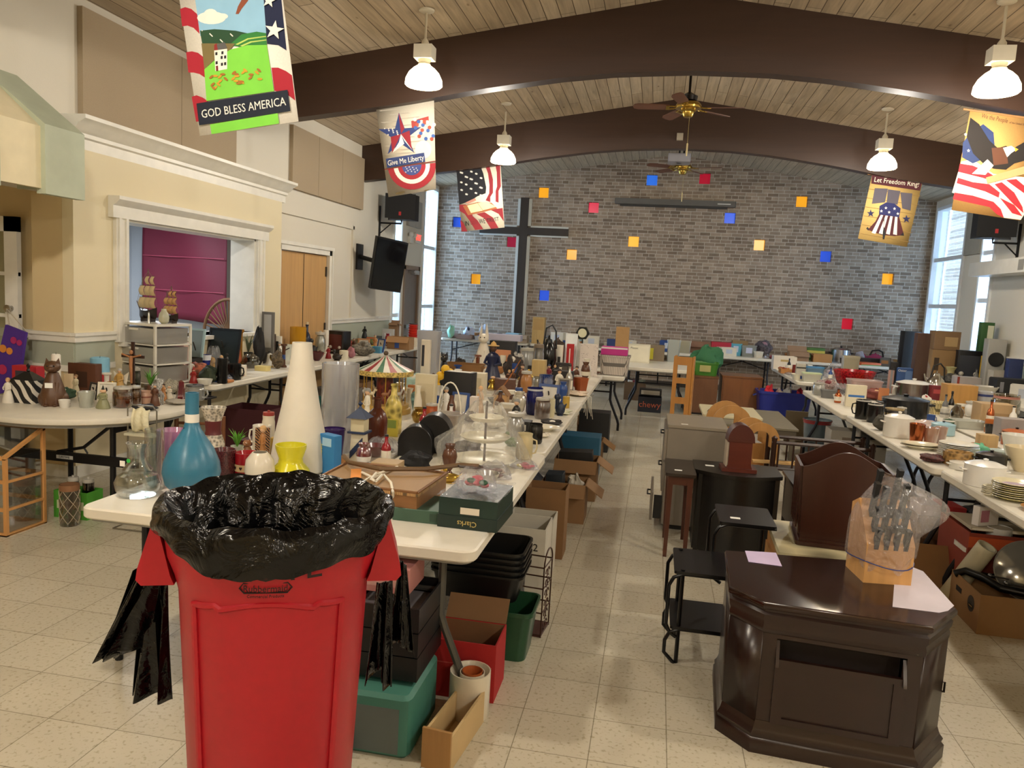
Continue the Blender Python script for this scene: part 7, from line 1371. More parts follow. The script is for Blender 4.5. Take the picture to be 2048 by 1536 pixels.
L=[('pot',1972,980,74,60,'casserole','white casserole dish with a lid and diamond knob, front one','casserole','e4e1da','e8e6e0',dict(kc='e8e6e0',lm=0.)),('pot',1928,962,52,42,'casserole','smaller white casserole dish behind the lidded one','casserole','e0dcd0','e0dcd0',dict(kc='d9d4c6',lm=0.)),('vessel',2036,952,66,56,'cream_bowl','cream ribbed mixing bowl at the right picture edge','bowl','dccdaa',None,dict(p='bowl')),('vessel',2040,918,60,46,'white_pedestal_bowl','white bowl above the cream ribbed bowl at the right edge','bowl','e2e0d8',None,dict(p='bowl')),('pot',1984,948,56,46,'black_crock','black lidded crock with a round knob','crock','131414','17181a',dict(lm=.2)),('vessel',1925,944,56,34,'cork_holder','tan cork patterned holder with a white plate on top','holder','a98450',None,dict(p='cyl',mk='mottle',ms=40)),('lump',1962,912,32,24,'mint_bunny','mint green glass bunny shaped dish','dish','6fbf9a',None,dict(seed=203,ro=.2)),('plate',2006,912,48,8,'leaning_plate','pale blue plate with a green centre lying by the black crock','plate','b8c4c2','b9c98a',dict()),('lump',1880,928,44,16,'lobster_dish','dark red and black patterned fish shaped dish','dish','5a2a24',None,dict(seed=204,mk='mottle',ms=60)),('vessel',1834,890,30,42,'copper_mug','shiny copper tumbler, left front of the copper group','mug','b0623a',None,dict(p='tumbler',me=.9,ro=.18)),('vessel',1862,892,30,36,'copper_cup','clear pinkish glass tumbler right of the copper tumbler','cup','c99a80',None,dict(p='tumbler',mk='tint')),('vessel',1882,888,24,34,'rose_glass','stack of rose tinted glasses behind the oval platters','glass','caa898',None,dict(p='tumbler',mk='tint')),('lump',1856,862,52,20,'glass_ladles','heap of clear glass and pink ladles on the copper mugs','ladles','c4b0a8',None,dict(seed=206,ro=.15)),('pot',1800,876,56,52,'white_tureen','round white covered tureen with a loop knob','tureen','e6e1d6','e6e1d6',dict(kc='e6e1d6',lm=0.)),('vessel',1790,846,38,28,'wicker_jar','tan jar with a striped rim lying behind the white tureen','jar','a8946c','2a2420',dict(p='crock',band=(.7,.9))),('lump',1765,862,30,30,'grey_gadget','dark grey kitchen gadget left of the white tureen','gadget','4a463c',None,dict(seed=208)),('mug',1726,838,28,38,'black_cup','black ribbed cup with a pale rim, left of the two','cup','121212','cfccc4',dict(band=(.93,1.),side=-1)),('mug',1750,846,28,38,'black_cup','black ribbed cup with a pale rim, right of the two','cup','121212','cfccc4',dict(band=(.93,1.))),('box',1710,814,38,44,'striped_towel','folded cream towel with bright blue stripes standing on the table','towel','d9cfb4','3a6fb0',dict(dep=.3,lab=(.1,.9,.45,.55),ln='blue_stripe',mk='fabric')),('tray',1700,812,20,6,'remote_tray','small white tray with black handles left of the striped towel','tray','d8d4cc','181818',dict()),('pot',1816,836,88,46,'black_roaster','large oval black roasting pan','roasting pan','16181a','1a1c1e',dict(lm=0.)),('plate',1806,812,72,10,'red_tray','pink and white oval tray with a red rim on the roasting pan','tray','b02a34','d8b8b4',dict(sy=.6)),('pot',1831,800,66,42,'steel_pot','stainless steel pot with a white lid','pot','8d8a84','e4e2dc',dict(me=.9,lm=0.,kc='d8d6d0')),('lump',1851,814,20,24,'round_badge','round white disc with a small red dot before the steel pot','disc','e6e0d8','b02a34',dict(seed=211,dep=.2)),('box',1876,806,30,34,'dark_red_tin','dark red lettered tin beside the steel pot','tin','6a161c','a84040',dict(lab=(.1,.9,.55,.8))),('box',1918,826,56,56,'wooden_bread_box','tall honey coloured wooden box with a white label','box','b98a48','f0ece0',dict(lab=(.35,.75,.25,.36),mk='wood')),('basket',1884,842,50,36,'slotted_basket','cream slotted plastic basket in front of the wooden box','basket','d6c48e',None,dict(ms=20.)),('vessel',1915,842,26,32,'glass_carafe','clear glass carafe right of the slotted basket','carafe','d4d2cc',None,dict(p='bulb',mk='glass')),('box',1990,852,64,44,'tan_canvas_box','tan canvas box with an arched pattern on its side','box','b59870','9c805a',dict(lab=(.35,.9,.1,.6),ln='arch_panel')),('vessel',1947,832,24,28,'white_tub','small white tub between the wooden box and tan canvas box','tub','dad8d2',None,dict(p='tumbler')),('vessel',2016,830,50,40,'glass_cookie_jar','big clear glass cookie jar with a wide opening','jar','d2ccbe','b0786a',dict(p='crock',mk='glass',band=(.86,.94))),('vessel',1898,862,22,22,'green_cup','small dark green cup with a white inside','cup','1f4a26','e2e0d8',dict(p='tumbler',band=(.85,1.))),('tub',1936,868,62,26,'glass_baking_dish','clear rectangular glass baking dish','baking dish','cfd0c4',None,dict(mk='tint')),('mug',1984,866,24,26,'orange_mug','orange striped mug right of the glass baking dish','mug','b0622a','e2d4b4',dict(band=(.4,.6))),('box',2024,884,52,46,'photo_carton','grey printed appliance carton at the right picture edge','carton','9a928e','4f7a9a',dict(lab=(.1,.3,.2,.5),ln='blue_patch')),('box',1976,890,34,20,'wooden_napkin_holder','small pale wooden napkin holder','napkin holder','c4a472',None,dict(mk='wood')),('kettle',1868,776,34,52,'steel_kettle','stainless kettle with a black handle','kettle','b5b0a4','141414',dict(me=.9,ro=.2)),('box',1806,782,32,46,'blue_blender_box','blue blender carton with a pale jug picture','carton','2a4f8a','5a7ab0',dict(lab=(.5,.95,.1,.9),ln='jug_picture',dep=.6,tx='Oster',ts=.04,tc='e8e8f0',tp=(-.2,.9))),('box',1784,780,14,56,'black_carton','narrow black carton behind the blue blender box','carton','18161a',None,dict()),('box',1766,802,20,26,'cutting_board','small orange-brown paddle cutting board','cutting board','a8673a',None,dict(dep=.15,r=.03)),('box',1778,786,10,46,'foil_roll','upright pink and grey striped gift roll beside the blender box','roll','b08a80','8a8a90',dict(lab=(.3,.7,0,1.))),('frame',1888,764,34,44,'white_handle_basket','white wire handled deep fryer lid behind the kettle','kitchen tool','e6e2d8','6a6660',dict(fw=.1)),('bag',1850,762,44,36,'clear_bag','shiny clear plastic bag behind the steel kettle','plastic bag','b8aca4',None,dict(seed=218)),('box',1835,748,60,24,'tan_carton','long tan cardboard box behind the clear bag','carton','c09a62',None,dict()),('tub',1722,790,62,32,'pink_tub','pale pink plastic tub under the red colander','tub','d0b2ac',None,dict(mk='tint')),('vessel',1721,772,84,26,'red_colander','wide bright red plastic colander','colander','b81420',None,dict(p='bowl',mk='mottle',ms=50,ro=.25)),('box',1729,776,30,10,'green_clip_lid','bright green clip lid in front of the red colander','lid','5a9a2a','cfe0b8',dict(lab=(.2,.8,.2,.8))),('box',1736,752,40,16,'watermelon_tray','orange and green melon coloured tray on top of the colander pile','tray','d8683a','5a8a3a',dict(lab=(0,1,0,.3),rot=.2)),('box',1695,758,14,18,'green_carton','small bright green plastic box left of the melon tray','box','55b03a',None,dict()),('bag',1672,758,44,30,'white_bag','crumpled clear bag of white plastic forks','plastic bag','d8cfcc','c9a8a4',dict(seed=221)),('tub',1628,758,36,22,'blue_lid_container','clear food container with a blue lid','container','5f9ac0','3f7fb0',dict(mk='tint',lid=True)),('tub',1622,774,36,26,'square_container','frosted square container with a pale green lid','container','c9c8b8','cfdcb0',dict(lid=True)),('box',1601,762,18,34,'grey_dispenser','grey cereal dispenser left of the blue lidded container','container','b8b2a6','3a3a34',dict(lab=(0,1,.7,.8))),('vessel',1589,768,13,38,'snack_tube','dark red and green cylindrical snack tube','tube','7a2a26','3f4f2e',dict(p='cyl',band=(.0,.3))),('tub',1600,796,44,34,'white_blue_canister','big white plastic canister with a blue band at the table end','canister','dcd6c0','27418a',dict(lid=False)),('jar',1638,792,24,28,'glass_measuring_jar','clear glass measuring jar near the far edge','jar','c9c8c0','a8a49c',dict(mk='tint')),('lump',1660,784,40,24,'glass_heap','heap of small clear and red kitchen glasses','glasses','a8908a','7a2a30',dict(seed=224,mk='mottle',ms=70)),('bag',1680,788,30,22,'cutlery_bag','bag of dark kitchen utensils beside the glass heap','plastic bag','4a4240',None,dict(seed=225)),('lump',1752,800,40,22,'red_spatulas','pile of red and brown kitchen spatulas','utensils','7a3a30','c9a070',dict(seed=226)),('box',1950,806,30,22,'black_fan_box','black and white appliance in a box behind the wooden bread box','appliance','2a2a2e','d8d8dc',dict(lab=(.3,.6,.2,.8))),('vessel',1972,812,34,28,'clear_pitcher','clear plastic pitcher behind the tan canvas box','pitcher','d4d4d6','2f3a6a',dict(p='tumbler',mk='tint',band=(.8,.9))),('lump',1906,778,40,30,'blender_base','grey blender base and cords right of the kettle','appliance','5a564e','b9b2a4',dict(seed=228,mk='mottle',ms=40))]  # the bright green piece by the colander is a loose tub lid
for k_,px,py,w_,h_,nm,lb,ct,c1,c2,o_ in L:put(k_,px,py,w_,h_,nm,lb,ct,c1,c2,**o_)
# outer tables by the right wall
L=[('speaker',1987,752,34,74,'stereo_speaker','silver stereo speaker with a big black cone','speaker','a9a7a0',None,dict(dep=.7)),('box',1960,752,24,108,'tall_green_box','tall green printed box beside the silver speaker','box','2f5a2a','cfd0b8',dict(lab=(.5,.95,.7,.95),dep=.6)),('box',1972,762,26,50,'yellow_package','yellow battery package standing under the speaker','package','cfa62a','e0d6b8',dict(lab=(.15,.85,.1,.6),dep=.2)),('radio',1935,760,64,52,'black_printer','black glossy printer left of the silver speaker','printer','131418','25272c',dict()),('radio',1925,722,44,22,'black_phone','black office telephone on the dark appliances','telephone','121318','33363e',dict()),('box',1813,742,32,80,'black_cabinet','tall black television cabinet by the right window','cabinet','14110f',None,dict(dep=.9)),('box',1838,742,24,76,'brown_carton_tall','tall brown panel beside the black television cabinet','carton','4a2f22',None,dict(dep=.9)),('box',1884,742,46,42,'brown_carton','brown carton with a printed square, lower one of the stack','carton','8f7048','3f2f20',dict(lab=(.1,.3,.35,.75))),('vessel',1968,790,44,18,'white_bowl','shallow white bowl before the grey toaster','bowl','d8d4ca',None,dict(p='bowl')),('vessel',1901,768,22,34,'beige_lamp','beige and green torch-like lamp beside the handle basket','lamp','b8ad7a','5a6a4a',dict(p='flare',band=(.3,.5))),('box',1930,788,44,34,'white_game_box','white box with a red spine under the black printer','box','b8b0ac','a04030',dict(lab=(0,.1,0,1.))),('lump',1960,800,60,22,'grey_toaster','grey heap of small kitchen appliances','appliances','8a857c',None,dict(seed=233,mk='mottle',ms=25)),('box',2020,792,70,34,'black_grill','big glossy black grill at the right picture edge','grill','0e0f12','8a8a90',dict(lab=(.1,.2,.2,.8),r=.03,dep=.6)),('box',2030,742,26,24,'navy_box','navy blue cube box near the right wall','box','22305e',None,dict()),('carton',2005,768,40,26,'grey_small_carton','pale carton with a dark photo between speaker and grill','carton','b9b2a4','4a4a44',dict(flaps=0,lab=(.5,.8,.3,.8)))]
for k_,px,py,w_,h_,nm,lb,ct,c1,c2,o_ in L:put(k_,px,py,w_,h_,nm,lb,ct,c1,c2,**o_)
_b=[q for q in ALL_PUT if q.name.startswith('brown_carton')and 'square' in q['label']][0];_h=max((v.co.z for ch in _b.children for v in ch.data.vertices),default=.4);put_on('box',_b.location+Vector((.02,.02,_h+.003)),.36,.28,'brown_carton','brown carton on top of the one with the printed square','carton','7d6040','a98c60',lab=(.4,.9,.2,.7),dep=.7)
# table beyond the blue tub and the back wall tables
L=[('carton',1556,738,44,26,'white_carton','white open carton with small gold print on the table beyond the blue tub','carton','d9d2c6','b09a62',dict(flaps=0,lab=(.3,.7,.6,.75))),('carton',1575,754,46,18,'orange_carton','low orange-brown open carton in front of the white one','carton','b07a44',None,dict(flaps=0,stuff=[('8a2a30','red_oven_glove','dark red oven glove lying in the low orange-brown carton','oven glove'),('d8d2c8','white_cloth_roll','white cloth roll lying in the low orange-brown carton','cloth')])),('lump',1543,742,14,22,'maroon_bundle','maroon rolled bundle at the left end beside the orange-brown carton','bundle','6a2430',None,dict(seed=241)),('bag',1582,760,34,14,'doily_bag','flat clear bag of lace doilies at the table end','plastic bag','c9b8a8',None,dict(seed=242)),('bag',1532,736,12,26,'hanging_bag','thin clear bag hanging at the left corner of the far table','plastic bag','b9b6c0',None,dict(seed=243)),('carton',1600,726,38,22,'lidded_carton','open carton with a red lined raised lid near the brick wall','carton','a07f62',None,dict(flaps=3)),('box',1640,728,36,20,'brown_paper_box','orange-brown cardboard box with sloping flaps','carton','b5824a',None,dict()),('box',1630,716,34,20,'game_boxes','green and yellow board game boxes stacked flat','game boxes','4f7a3a','d8c85a',dict(lab=(0,1,.6,.8))),('pot',1684,722,38,30,'stock_pot','tall shiny steel stock pot in front of the brick wall','pot','b4b4b8','b4b4b8',dict(me=.95,lm=.95,kc='1a1a1a')),('tub',1702,728,32,16,'yellow_tub','clear tub of yellow items before the steel stock pot','tub','c9c0a0',None,dict(mk='tint')),('kettle',1752,722,34,22,'pink_iron','pink and black steam iron on the far right table','iron','b03a6a',None,dict()),('box',1740,724,46,8,'dark_case','flat dark case under the pink iron','case','2a2220',None,dict(dep=.6)),('lump',1725,724,18,20,'white_fabric','lilac-white folded fabric left of the pink iron','fabric','c4c4d4',None,dict(seed=247)),('carton',898,695,32,24,'labelled_carton','brown carton with a white paper label, first on the brick wall table','carton','8f7767','b9c4dc',dict(flaps=1)),('carton',931,696,32,24,'labelled_carton','brown carton with a white paper label, second on the brick wall table','carton','8f7767','c0c8de',dict(flaps=1)),('tub',962,696,24,22,'white_tub','white tub filled with blue things left of the white rabbit','tub','c4c9cf',None,dict(stuff=[('2a3f9a','blue_cloth','bright blue cloth bundle in the white tub','cloth')])),('lump',902,690,14,40,'green_packet','pale mint green packet standing behind the first labelled carton','packet','9fd8bc',None,dict(seed=251)),('lump',962,690,18,40,'white_appliance','white hair dryer-like shape at the back table','appliance','cdd4e0',None,dict(seed=252)),('lump',932,688,22,34,'white_shoe','white and black shoe on top of the cartons','shoe','c9d0dc','2a3040',dict(seed=253)),('box',1000,694,34,26,'pale_box','pale lavender box on the back table left of the drawer tower','box','a5a3b0',None,dict()),('carton',1040,696,30,26,'beige_carton','beige carton on the back table behind the birdhouse','carton','a8957e',None,dict(flaps=1)),('box',1242,712,26,58,'paper_bag','tall brown paper bag standing on the centre table','paper bag','a98659',None,dict(mk='crinkle',dep=.6)),('box',1222,712,20,34,'blue_binder','dark blue binder left of the brown paper bag','binder','22386e',None,dict()),('box',1276,725,44,36,'lettered_carton','white carton with a printed note on the centre table','carton','d8d2bc','e6e0ca',dict(lab=(.06,.94,.08,.92),dep=.8,tx='Please:',ts=.045,tc='3a3a38',tp=(-.2,.8))),('box',1310,712,36,22,'magazine_stack','stack of magazines right of the lettered white carton','magazines','7a6a54','b9b02a',dict(lab=(.1,.4,.1,.8))),('book',1308,700,40,6,'blue_folder','blue and white folder lying above the magazine stack','folder','7a8ab8',None,dict(hm=.04)),('tub',1346,714,26,34,'clear_file_bin','clear bin of white files on the centre table','bin','c0c8c4',None,dict(mk='tint')),('tub',1368,716,24,34,'paper_bin','clear bin full of upright cream papers','bin','cfc8a8',None,dict(mk='tint')),('box',1352,700,9,16,'blue_cup','small bright blue cup sitting in the file bins','cup','2a3f9c',None,dict()),('carton',1398,706,44,22,'kraft_carton','wide plain brown carton near the brick wall centre','carton','8f6c56',None,dict(flaps=1)),('box',1440,708,38,24,'crimson_box','crimson box with a white triangle print and paper notes','box','b81e3a','e0dce4',dict(lab=(.65,.9,.1,.6))),('tub',1470,711,24,24,'cyan_bin','bright cyan plastic bin with a white note','bin','5fb4d0','d4dcf0',dict()),('tub',1498,713,30,22,'grey_bin','grey plastic bin with a white note at the table corner','bin','8f9490','d0d6f0',dict()),('lump',1526,702,34,20,'stuffed_toys','heap of grey and pink stuffed toys by the brick wall','toys','6f6870','a8808a',dict(seed=261,mk='mottle',ms=20)),('carton',1480,698,30,16,'tan_small_carton','small tan carton behind the cyan plastic bin','carton','9a8058',None,dict(flaps=0)),('box',1445,697,40,12,'long_brown_box','long flat brown box at the foot of the brick wall','carton','7a5a48',None,dict())]
for k_,px,py,w_,h_,nm,lb,ct,c1,c2,o_ in L:put(k_,px,py,w_,h_,nm,lb,ct,c1,c2,**o_)
p_=onz(1226,752,.722);t=put_on('basket',Vector((p_.x,p_.y+.22,.722)),.40,.26,'laundry_basket','white perforated laundry basket at the far end of the aisle','basket','cfc4b8',None,dep=.8,ms=22.)
put_on('box',Vector((p_.x-.01,p_.y+.22,.722+.262)),.34,.10,'pink_towel','folded hot pink towel on the white laundry basket','towel','c22a86','e2dcd8',dep=.8,lab=(0,1,.8,1.),mk='fabric',ln='white_fold')
# green crate and bag on the media cabinets
put_on('tub',Vector((.80,12.55,.601)),.42,.20,'green_crate','green slatted plastic crate on the wooden cabinet','crate','3f7a24','a9a468',dep=.8,stuff=[('d9c23a','yellow_papers','yellow paper leaflets lying in the green crate','papers'),('3a8a4a','green_leaflets','green folded leaflets lying in the green crate','papers')])
p_=onz(1402,724,.74);t=put_on('lump',Vector((.85,12.85,.605)),.50,.44,'green_shopping_bag','dark green fabric shopping bag behind the green crate','bag','2f6a44',None,seed=271,mk='fabric',dep=.5)
# things on the floor
def floor(kind,px,py,wp,hp,name,label,cat,c,c2=None,z=0.0005,**o):return put(kind,px,py,wp,hp,name,label,cat,c,c2,z=z,**o)
floor('tub',1565,846,104,62,'blue_storage_tub','big royal blue plastic storage tub on the floor in the back','storage tub','1d2a86',None,dep=.6,handles=True,stuff=[('c01e2e','red_bowl_set','red plastic bowl set piled in the blue storage tub','bowls'),('d8c8c0','white_plastic_ware','white plastic ware piled in the blue storage tub','plastic ware'),('bcbcba','clear_tray','clear plastic trays sticking out of the blue storage tub','trays'),('a82030','red_saucer','dark red lid leaning in the blue storage tub','lid')])  # the dark red piece leaning in the tub is a loose lid
floor('box',1589,884,42,62,'brown_board','brown fibreboard sheet standing upright beside the grey tub','board','5a4c34',None,dep=.15)
floor('vessel',1632,906,54,66,'grey_tub','round grey-blue tub filled with red and white wrapping','tub','64727a','9a2a2e',p='bucket',band=(.88,.99),ln='x')
floor('carton',1510,783,36,28,'grey_label_bin','grey bin with a white note under the back table','bin','75767a','c4ccec',flaps=0)
floor('carton',1298,824,46,30,'navy_carton','navy printed carton with orange lettering under the centre table','carton','22242e',None,flaps=0,tx='chewy',ts=.13,tc='b0563a',tp=(.0,.5))
put_on('radio',onz(1298,824,0)+Vector((0,.25,30*mpp(onz(1298,824,0))+.002)),.34,.10,'black_player','black electronic player with silver strip on the navy carton','player','17171b','c4beb0',dep=.7)
floor('carton',1268,800,42,36,'book_carton','low brown carton of leaning books under the centre table','carton','6f5c4a',None,flaps=0,stuff=[('d8d6d0','white_book','white book leaning in the low brown carton','book','box'),('7a2a34','maroon_book','maroon book leaning in the low brown carton','book','box'),('7a8070','grey_green_book','grey-green book leaning in the low brown carton','book','box')])
# under the left aisle tables
def at(x,y,z=0.0005):return Vector((x,y,z))
put_on('box',at(-.93,2.72),.33,.24,'teal_drawer_box','teal framed plastic drawer box on the floor beside the trash can','drawer box','3c7467','5a6462',dep=1.15,lab=(.06,.88,.08,.8),r=.03,ln='grey_drawer_front')
put_on('box',at(-1.0,2.50,.10),.06,.09,'boxed_gadget','small blue and white packet in front of the teal drawer box','packet','d8d8dc','22347a',dep=.1,lab=(.0,.5,.3,1.));ALL_PUT[-1].location.z=0.0005
for i in range(3):
 put_on('tray',at(-.92,2.78,.258+i*.095),.30,.09,'letter_tray',('lowest black letter tray on the teal drawer box','middle black letter tray on the teal drawer box','top black letter tray on the teal drawer box')[i],'letter tray','141416','8f8c90',dep=1.1,group='black letter trays')
put_on('box',at(-.95,2.8,.55),.22,.10,'pink_box','pink box on top of the black letter trays','box','c98a86','d8a8a0',dep=.9)
t=thing('wooden_drawer','shallow pale wooden drawer on the floor at the bottom of the picture','drawer',at(-.655,2.52),-.12);wd2=mat('a87f4c',.55,0,'wood',8.)  # a loose drawer standing on its own
MB().box(-.055,.055,-.012,0,0,.15).build('drawer_front',wd2,t);MB().box(-.055,-.045,0,.36,.0,.13).build('drawer_side',mat('c4a878',.6),t);MB().box(.045,.055,0,.36,.0,.13).build('drawer_side',mat('c4a878',.6),t);MB().box(-.045,.045,0,.36,0,.008).build('drawer_bottom',mat('c4a878',.6),t)
p_=at(-.60,3.0+.05)
t=put_on('vessel',at(-.615,2.82+.02),.165,.19,'white_cylinder_pot','large white cylinder pot standing by the bent table leg','pot','ddd4c0',None,p='cyl')
ALL_PUT[-1].location=at(-.63,2.90)
put_on('vessel',at(-.62,2.89,.02),.10,.17,'inner_white_pot','smaller white pot nested inside the large white cylinder pot','pot','ddd4c0',None,p='cyl')
put_on('vessel',at(-.62,2.89,.04),.082,.155,'terracotta_pot','terracotta pot nested inside the white cylinder pots','pot','a8562a',None,p='cyl')
put_on('carton',at(-.69,3.12),.28,.25,'red_carton','open bright red carton on the floor behind the bent table leg','carton','a81c1e','c0504a',dep=.8,flaps=4,fc='7a5a3a',lab=(.05,.95,.60,.615),ln='printed_line')
put_on('tub',at(-.66,3.52),.40,.24,'dark_green_bin','dark green plastic bin behind the red carton','bin','1f4a30',None,dep=.7)
for i in range(5):
 t=put_on('tub',at(-.74,3.55,.27+i*.028),.44,.13,'black_basin',('black basin in the nested stack over the green bin','topmost black basin of the nested stack over the green bin')[i==4],'basin','0a0b0c',None,dep=.7,group='nested black basins')
p_=at(-.53,3.78);t=thing('wire_lantern','brown wire lantern basket with scroll sides by the aisle','lantern',p_,-.1);wm=mat('4a2f22',.5,.5);hw,hh=.085,.36;m=MB()
for x in(-1,1):
 for y in(-1,1):m.tube([(x*hw,y*hw,0),(x*hw,y*hw,hh)],.004,6)
for z in(.01,hh*.35,hh*.7,hh):m.tube([(-hw,-hw,z),(hw,-hw,z),(hw,hw,z),(-hw,hw,z)],.004,6,True)
for x in(-1,1):m.tube([(x*hw,-hw*math.cos(a),hh+hw*.9*math.sin(a))for a in[PI*i/10 for i in range(11)]],.004,6)
m.build('wire_frame',wm,t);m=MB()
for k in range(6):
 z=.04+k*.055
 for s in(-1,1):m.tube([(hw,s*.02+.02*math.cos(a)*s,z+.02*math.sin(a))for a in[PI*1.5*i/10 for i in range(11)]],.003,5)
m.build('scrollwork',wm,t);MB().box(-hw,hw,-hw,hw,.0,.012).build('lantern_floor',mat('4a2420',.5),t)
B=[('carton',-.68,4.25,.34,.42,'wine_carton','white wine carton with black print beneath the aisle edge','carton','cfcabd','3a3836',dict(flaps=0,lab=(.62,.7,.1,.9),tx='12',ts=.06,tc='26221e',tp=(.3,.75))),('carton',-.66,4.62,.28,.36,'white_carton','plain white carton behind the wine carton','carton','c9c4b6','a8a294',dict(flaps=0)),('carton',-.62,4.98,.26,.46,'kraft_carton','tall plain brown carton under the aisle edge','carton','86633f',None,dict(flaps=0)),('bag',-.80,3.95,.4,.34,'plastic_bag','crumpled clear bag beneath the table behind the black basins','plastic bag','b8a890',None,dict(seed=301)),('carton',-.60,5.85,.34,.30,'open_carton','open brown carton with dark books beneath the aisle','carton','8f6c48',None,dict(flaps=2,stuff=[('1c2630','dark_binder','dark blue binder lying in an open brown carton','binder','box'),('b9b2a4','paper_bundle','grey paper bundle lying in an open brown carton','papers')])),('carton',-.58,6.55,.36,.34,'open_carton','open brown carton holding a black tray under the aisle table','carton','8a6844',None,dict(flaps=2,stuff=[('17181a','black_tray','black plastic tray lying in an open brown carton','tray','box')])),('box',-.62,7.35,.36,.40,'blue_crate','teal blue plastic crate beneath the hanging ribbons','crate','1c5a7a',None,dict()),('carton',-.62,7.95,.34,.26,'flap_carton','small brown carton with a long flap toward the aisle','carton','94714b',None,dict(flaps=2)),('box',-.60,8.7,.34,.44,'black_bin','black metal bin under the far table edge','bin','141518',None,dict()),('carton',-.66,9.3,.36,.3,'shoe_carton','brown carton of dark shoes at the far table end','carton','7f5f40',None,dict(flaps=1,stuff=[('1a1818','black_shoes','pair of black shoes in a carton at the far table end','shoes')])),('lump',-1.1,6.2,.7,.3,'dark_blanket','dark folded blanket under the middle tables','blanket','2a2c34',None,dict(seed=303)),('carton',-3.9,9.2,.5,.4,'grey_carton','grey carton stored under the left wall table','carton','6a625a',None,dict(flaps=0)),('carton',-3.95,7.2,.5,.42,'maroon_carton','dark maroon carton stored under the left wall table corner','carton','4a1c22',None,dict(flaps=0)),('carton',-4.05,10.0,.5,.4,'brown_floor_carton','brown carton under the wall table before the closet doors','carton','7a5c40',None,dict(flaps=1)),('box',-4.2,11.4,.6,.5,'dark_crate','dark storage crate beneath the farthest left wall table','crate','1e2126',None,dict()),('tub',-3.95,8.6,.45,.34,'teal_tub','teal plastic tub under the left wall table','tub','1f5f5a',None,dict()),('box',-3.05,5.75,.34,.42,'dark_red_stool','dark red step stool right of the round table','stool','4a1518','1a1214',dict(lab=(.1,.9,.0,.8))),('lump',-3.0,6.6,.5,.2,'grey_throw','grey and white patterned throw on the floor by the wall tables','throw','8a8884',None,dict(seed=305,mk='mottle',ms=10)),('carton',2.25,9.4,.40,.36,'white_floor_carton','white carton under the far end of the right tables','carton','bdb6aa','8a7a6a',dict(flaps=0)),('box',2.15,8.05,.26,.62,'oster_carton','tall grey appliance carton beneath the third right table','carton','8f8a80','3f3c38',dict(lab=(.05,.95,.8,.95),tx='Oster',ts=.05,tc='d8d4cc',tp=(0,.88),dep=.8)),('tray',2.15,7.45,.5,.12,'dish_rack','dark wire rack of white plates beneath the right tables','dish rack','2f2f2e',None,dict()),('vessel',2.05,7.35,.26,.11,'white_mixing_bowl','white mixing bowl on the floor beneath the right tables','bowl','a9a69c',None,dict(p='bowl')),('vessel',2.3,7.0,.28,.12,'second_mixing_bowl','grey mixing bowl behind the magazine rack under the table','bowl','8f8c84',None,dict(p='bowl')),('carton',2.15,6.45,.46,.22,'yellow_carton','low yellow-brown carton beneath the second right table','carton','8a7038',None,dict(flaps=0)),('carton',2.12,5.85,.5,.34,'picture_carton','brown carton of red and white kitchen packets','carton','6a4c34',None,dict(flaps=1,stuff=[('d8d0c8','white_packet','white kitchen packet in the brown carton behind the rack','packet','box'),('a82a2a','red_packet','red kitchen packet in the brown carton behind the rack','packet','box'),('2a2624','black_pan','small black pan in the brown carton behind the rack','pan')])),('carton',2.22,5.15,.60,.44,'orange_banana_carton','large orange and red fruit carton under the nearest right table','carton','7a2c14','b04a1c',dict(flaps=0,lab=(.0,1.,.8,.95))),('lump',2.2,4.95,.1,.1,'green_fruit_print','green printed fruit pattern','print','6a8a2a',None,dict(seed=306))]
for k_,x,y,w_,h_,nm,lb,ct,c1,c2,o_ in B:
 if nm=='green_fruit_print':continue
 o_=dict(o_);o_.setdefault('dep',.8);put_on(k_,at(x,y),w_,h_,nm,lb,ct,c1,c2,**o_)
 while EXTRA:
  we,de,he,cols_,sd=EXTRA.pop();n=len(cols_)
  for i,sp_ in enumerate(cols_):
   kd=sp_[4]if len(sp_)>4 else 'lump';q=make(kd,we*.78/n,he*.75,de*.6,sp_[0],None,{'seed':i+5},sp_[1],sp_[2],sp_[3]);q.location=at(x+(-.5+(i+.5)/n)*we*.8,y,he*.42);q.rotation_euler=(0,.1*(i-.5),.1*i)
# fruit carton picture, magazines on top
put_on('book',at(2.2,5.15,.442),.5,.02,'magazine_pile','loose pile of magazines lying on the orange fruit carton','magazines','b5a890',None,dep=.7)
put_on('box',at(2.05,5.05,.464),.16,.12,'card_pack','white and pink playing-card-like pack leaning under the table','packet','d9d2cc','b8788a',rot=.5,dep=.3,lab=(.1,.5,.2,.8))
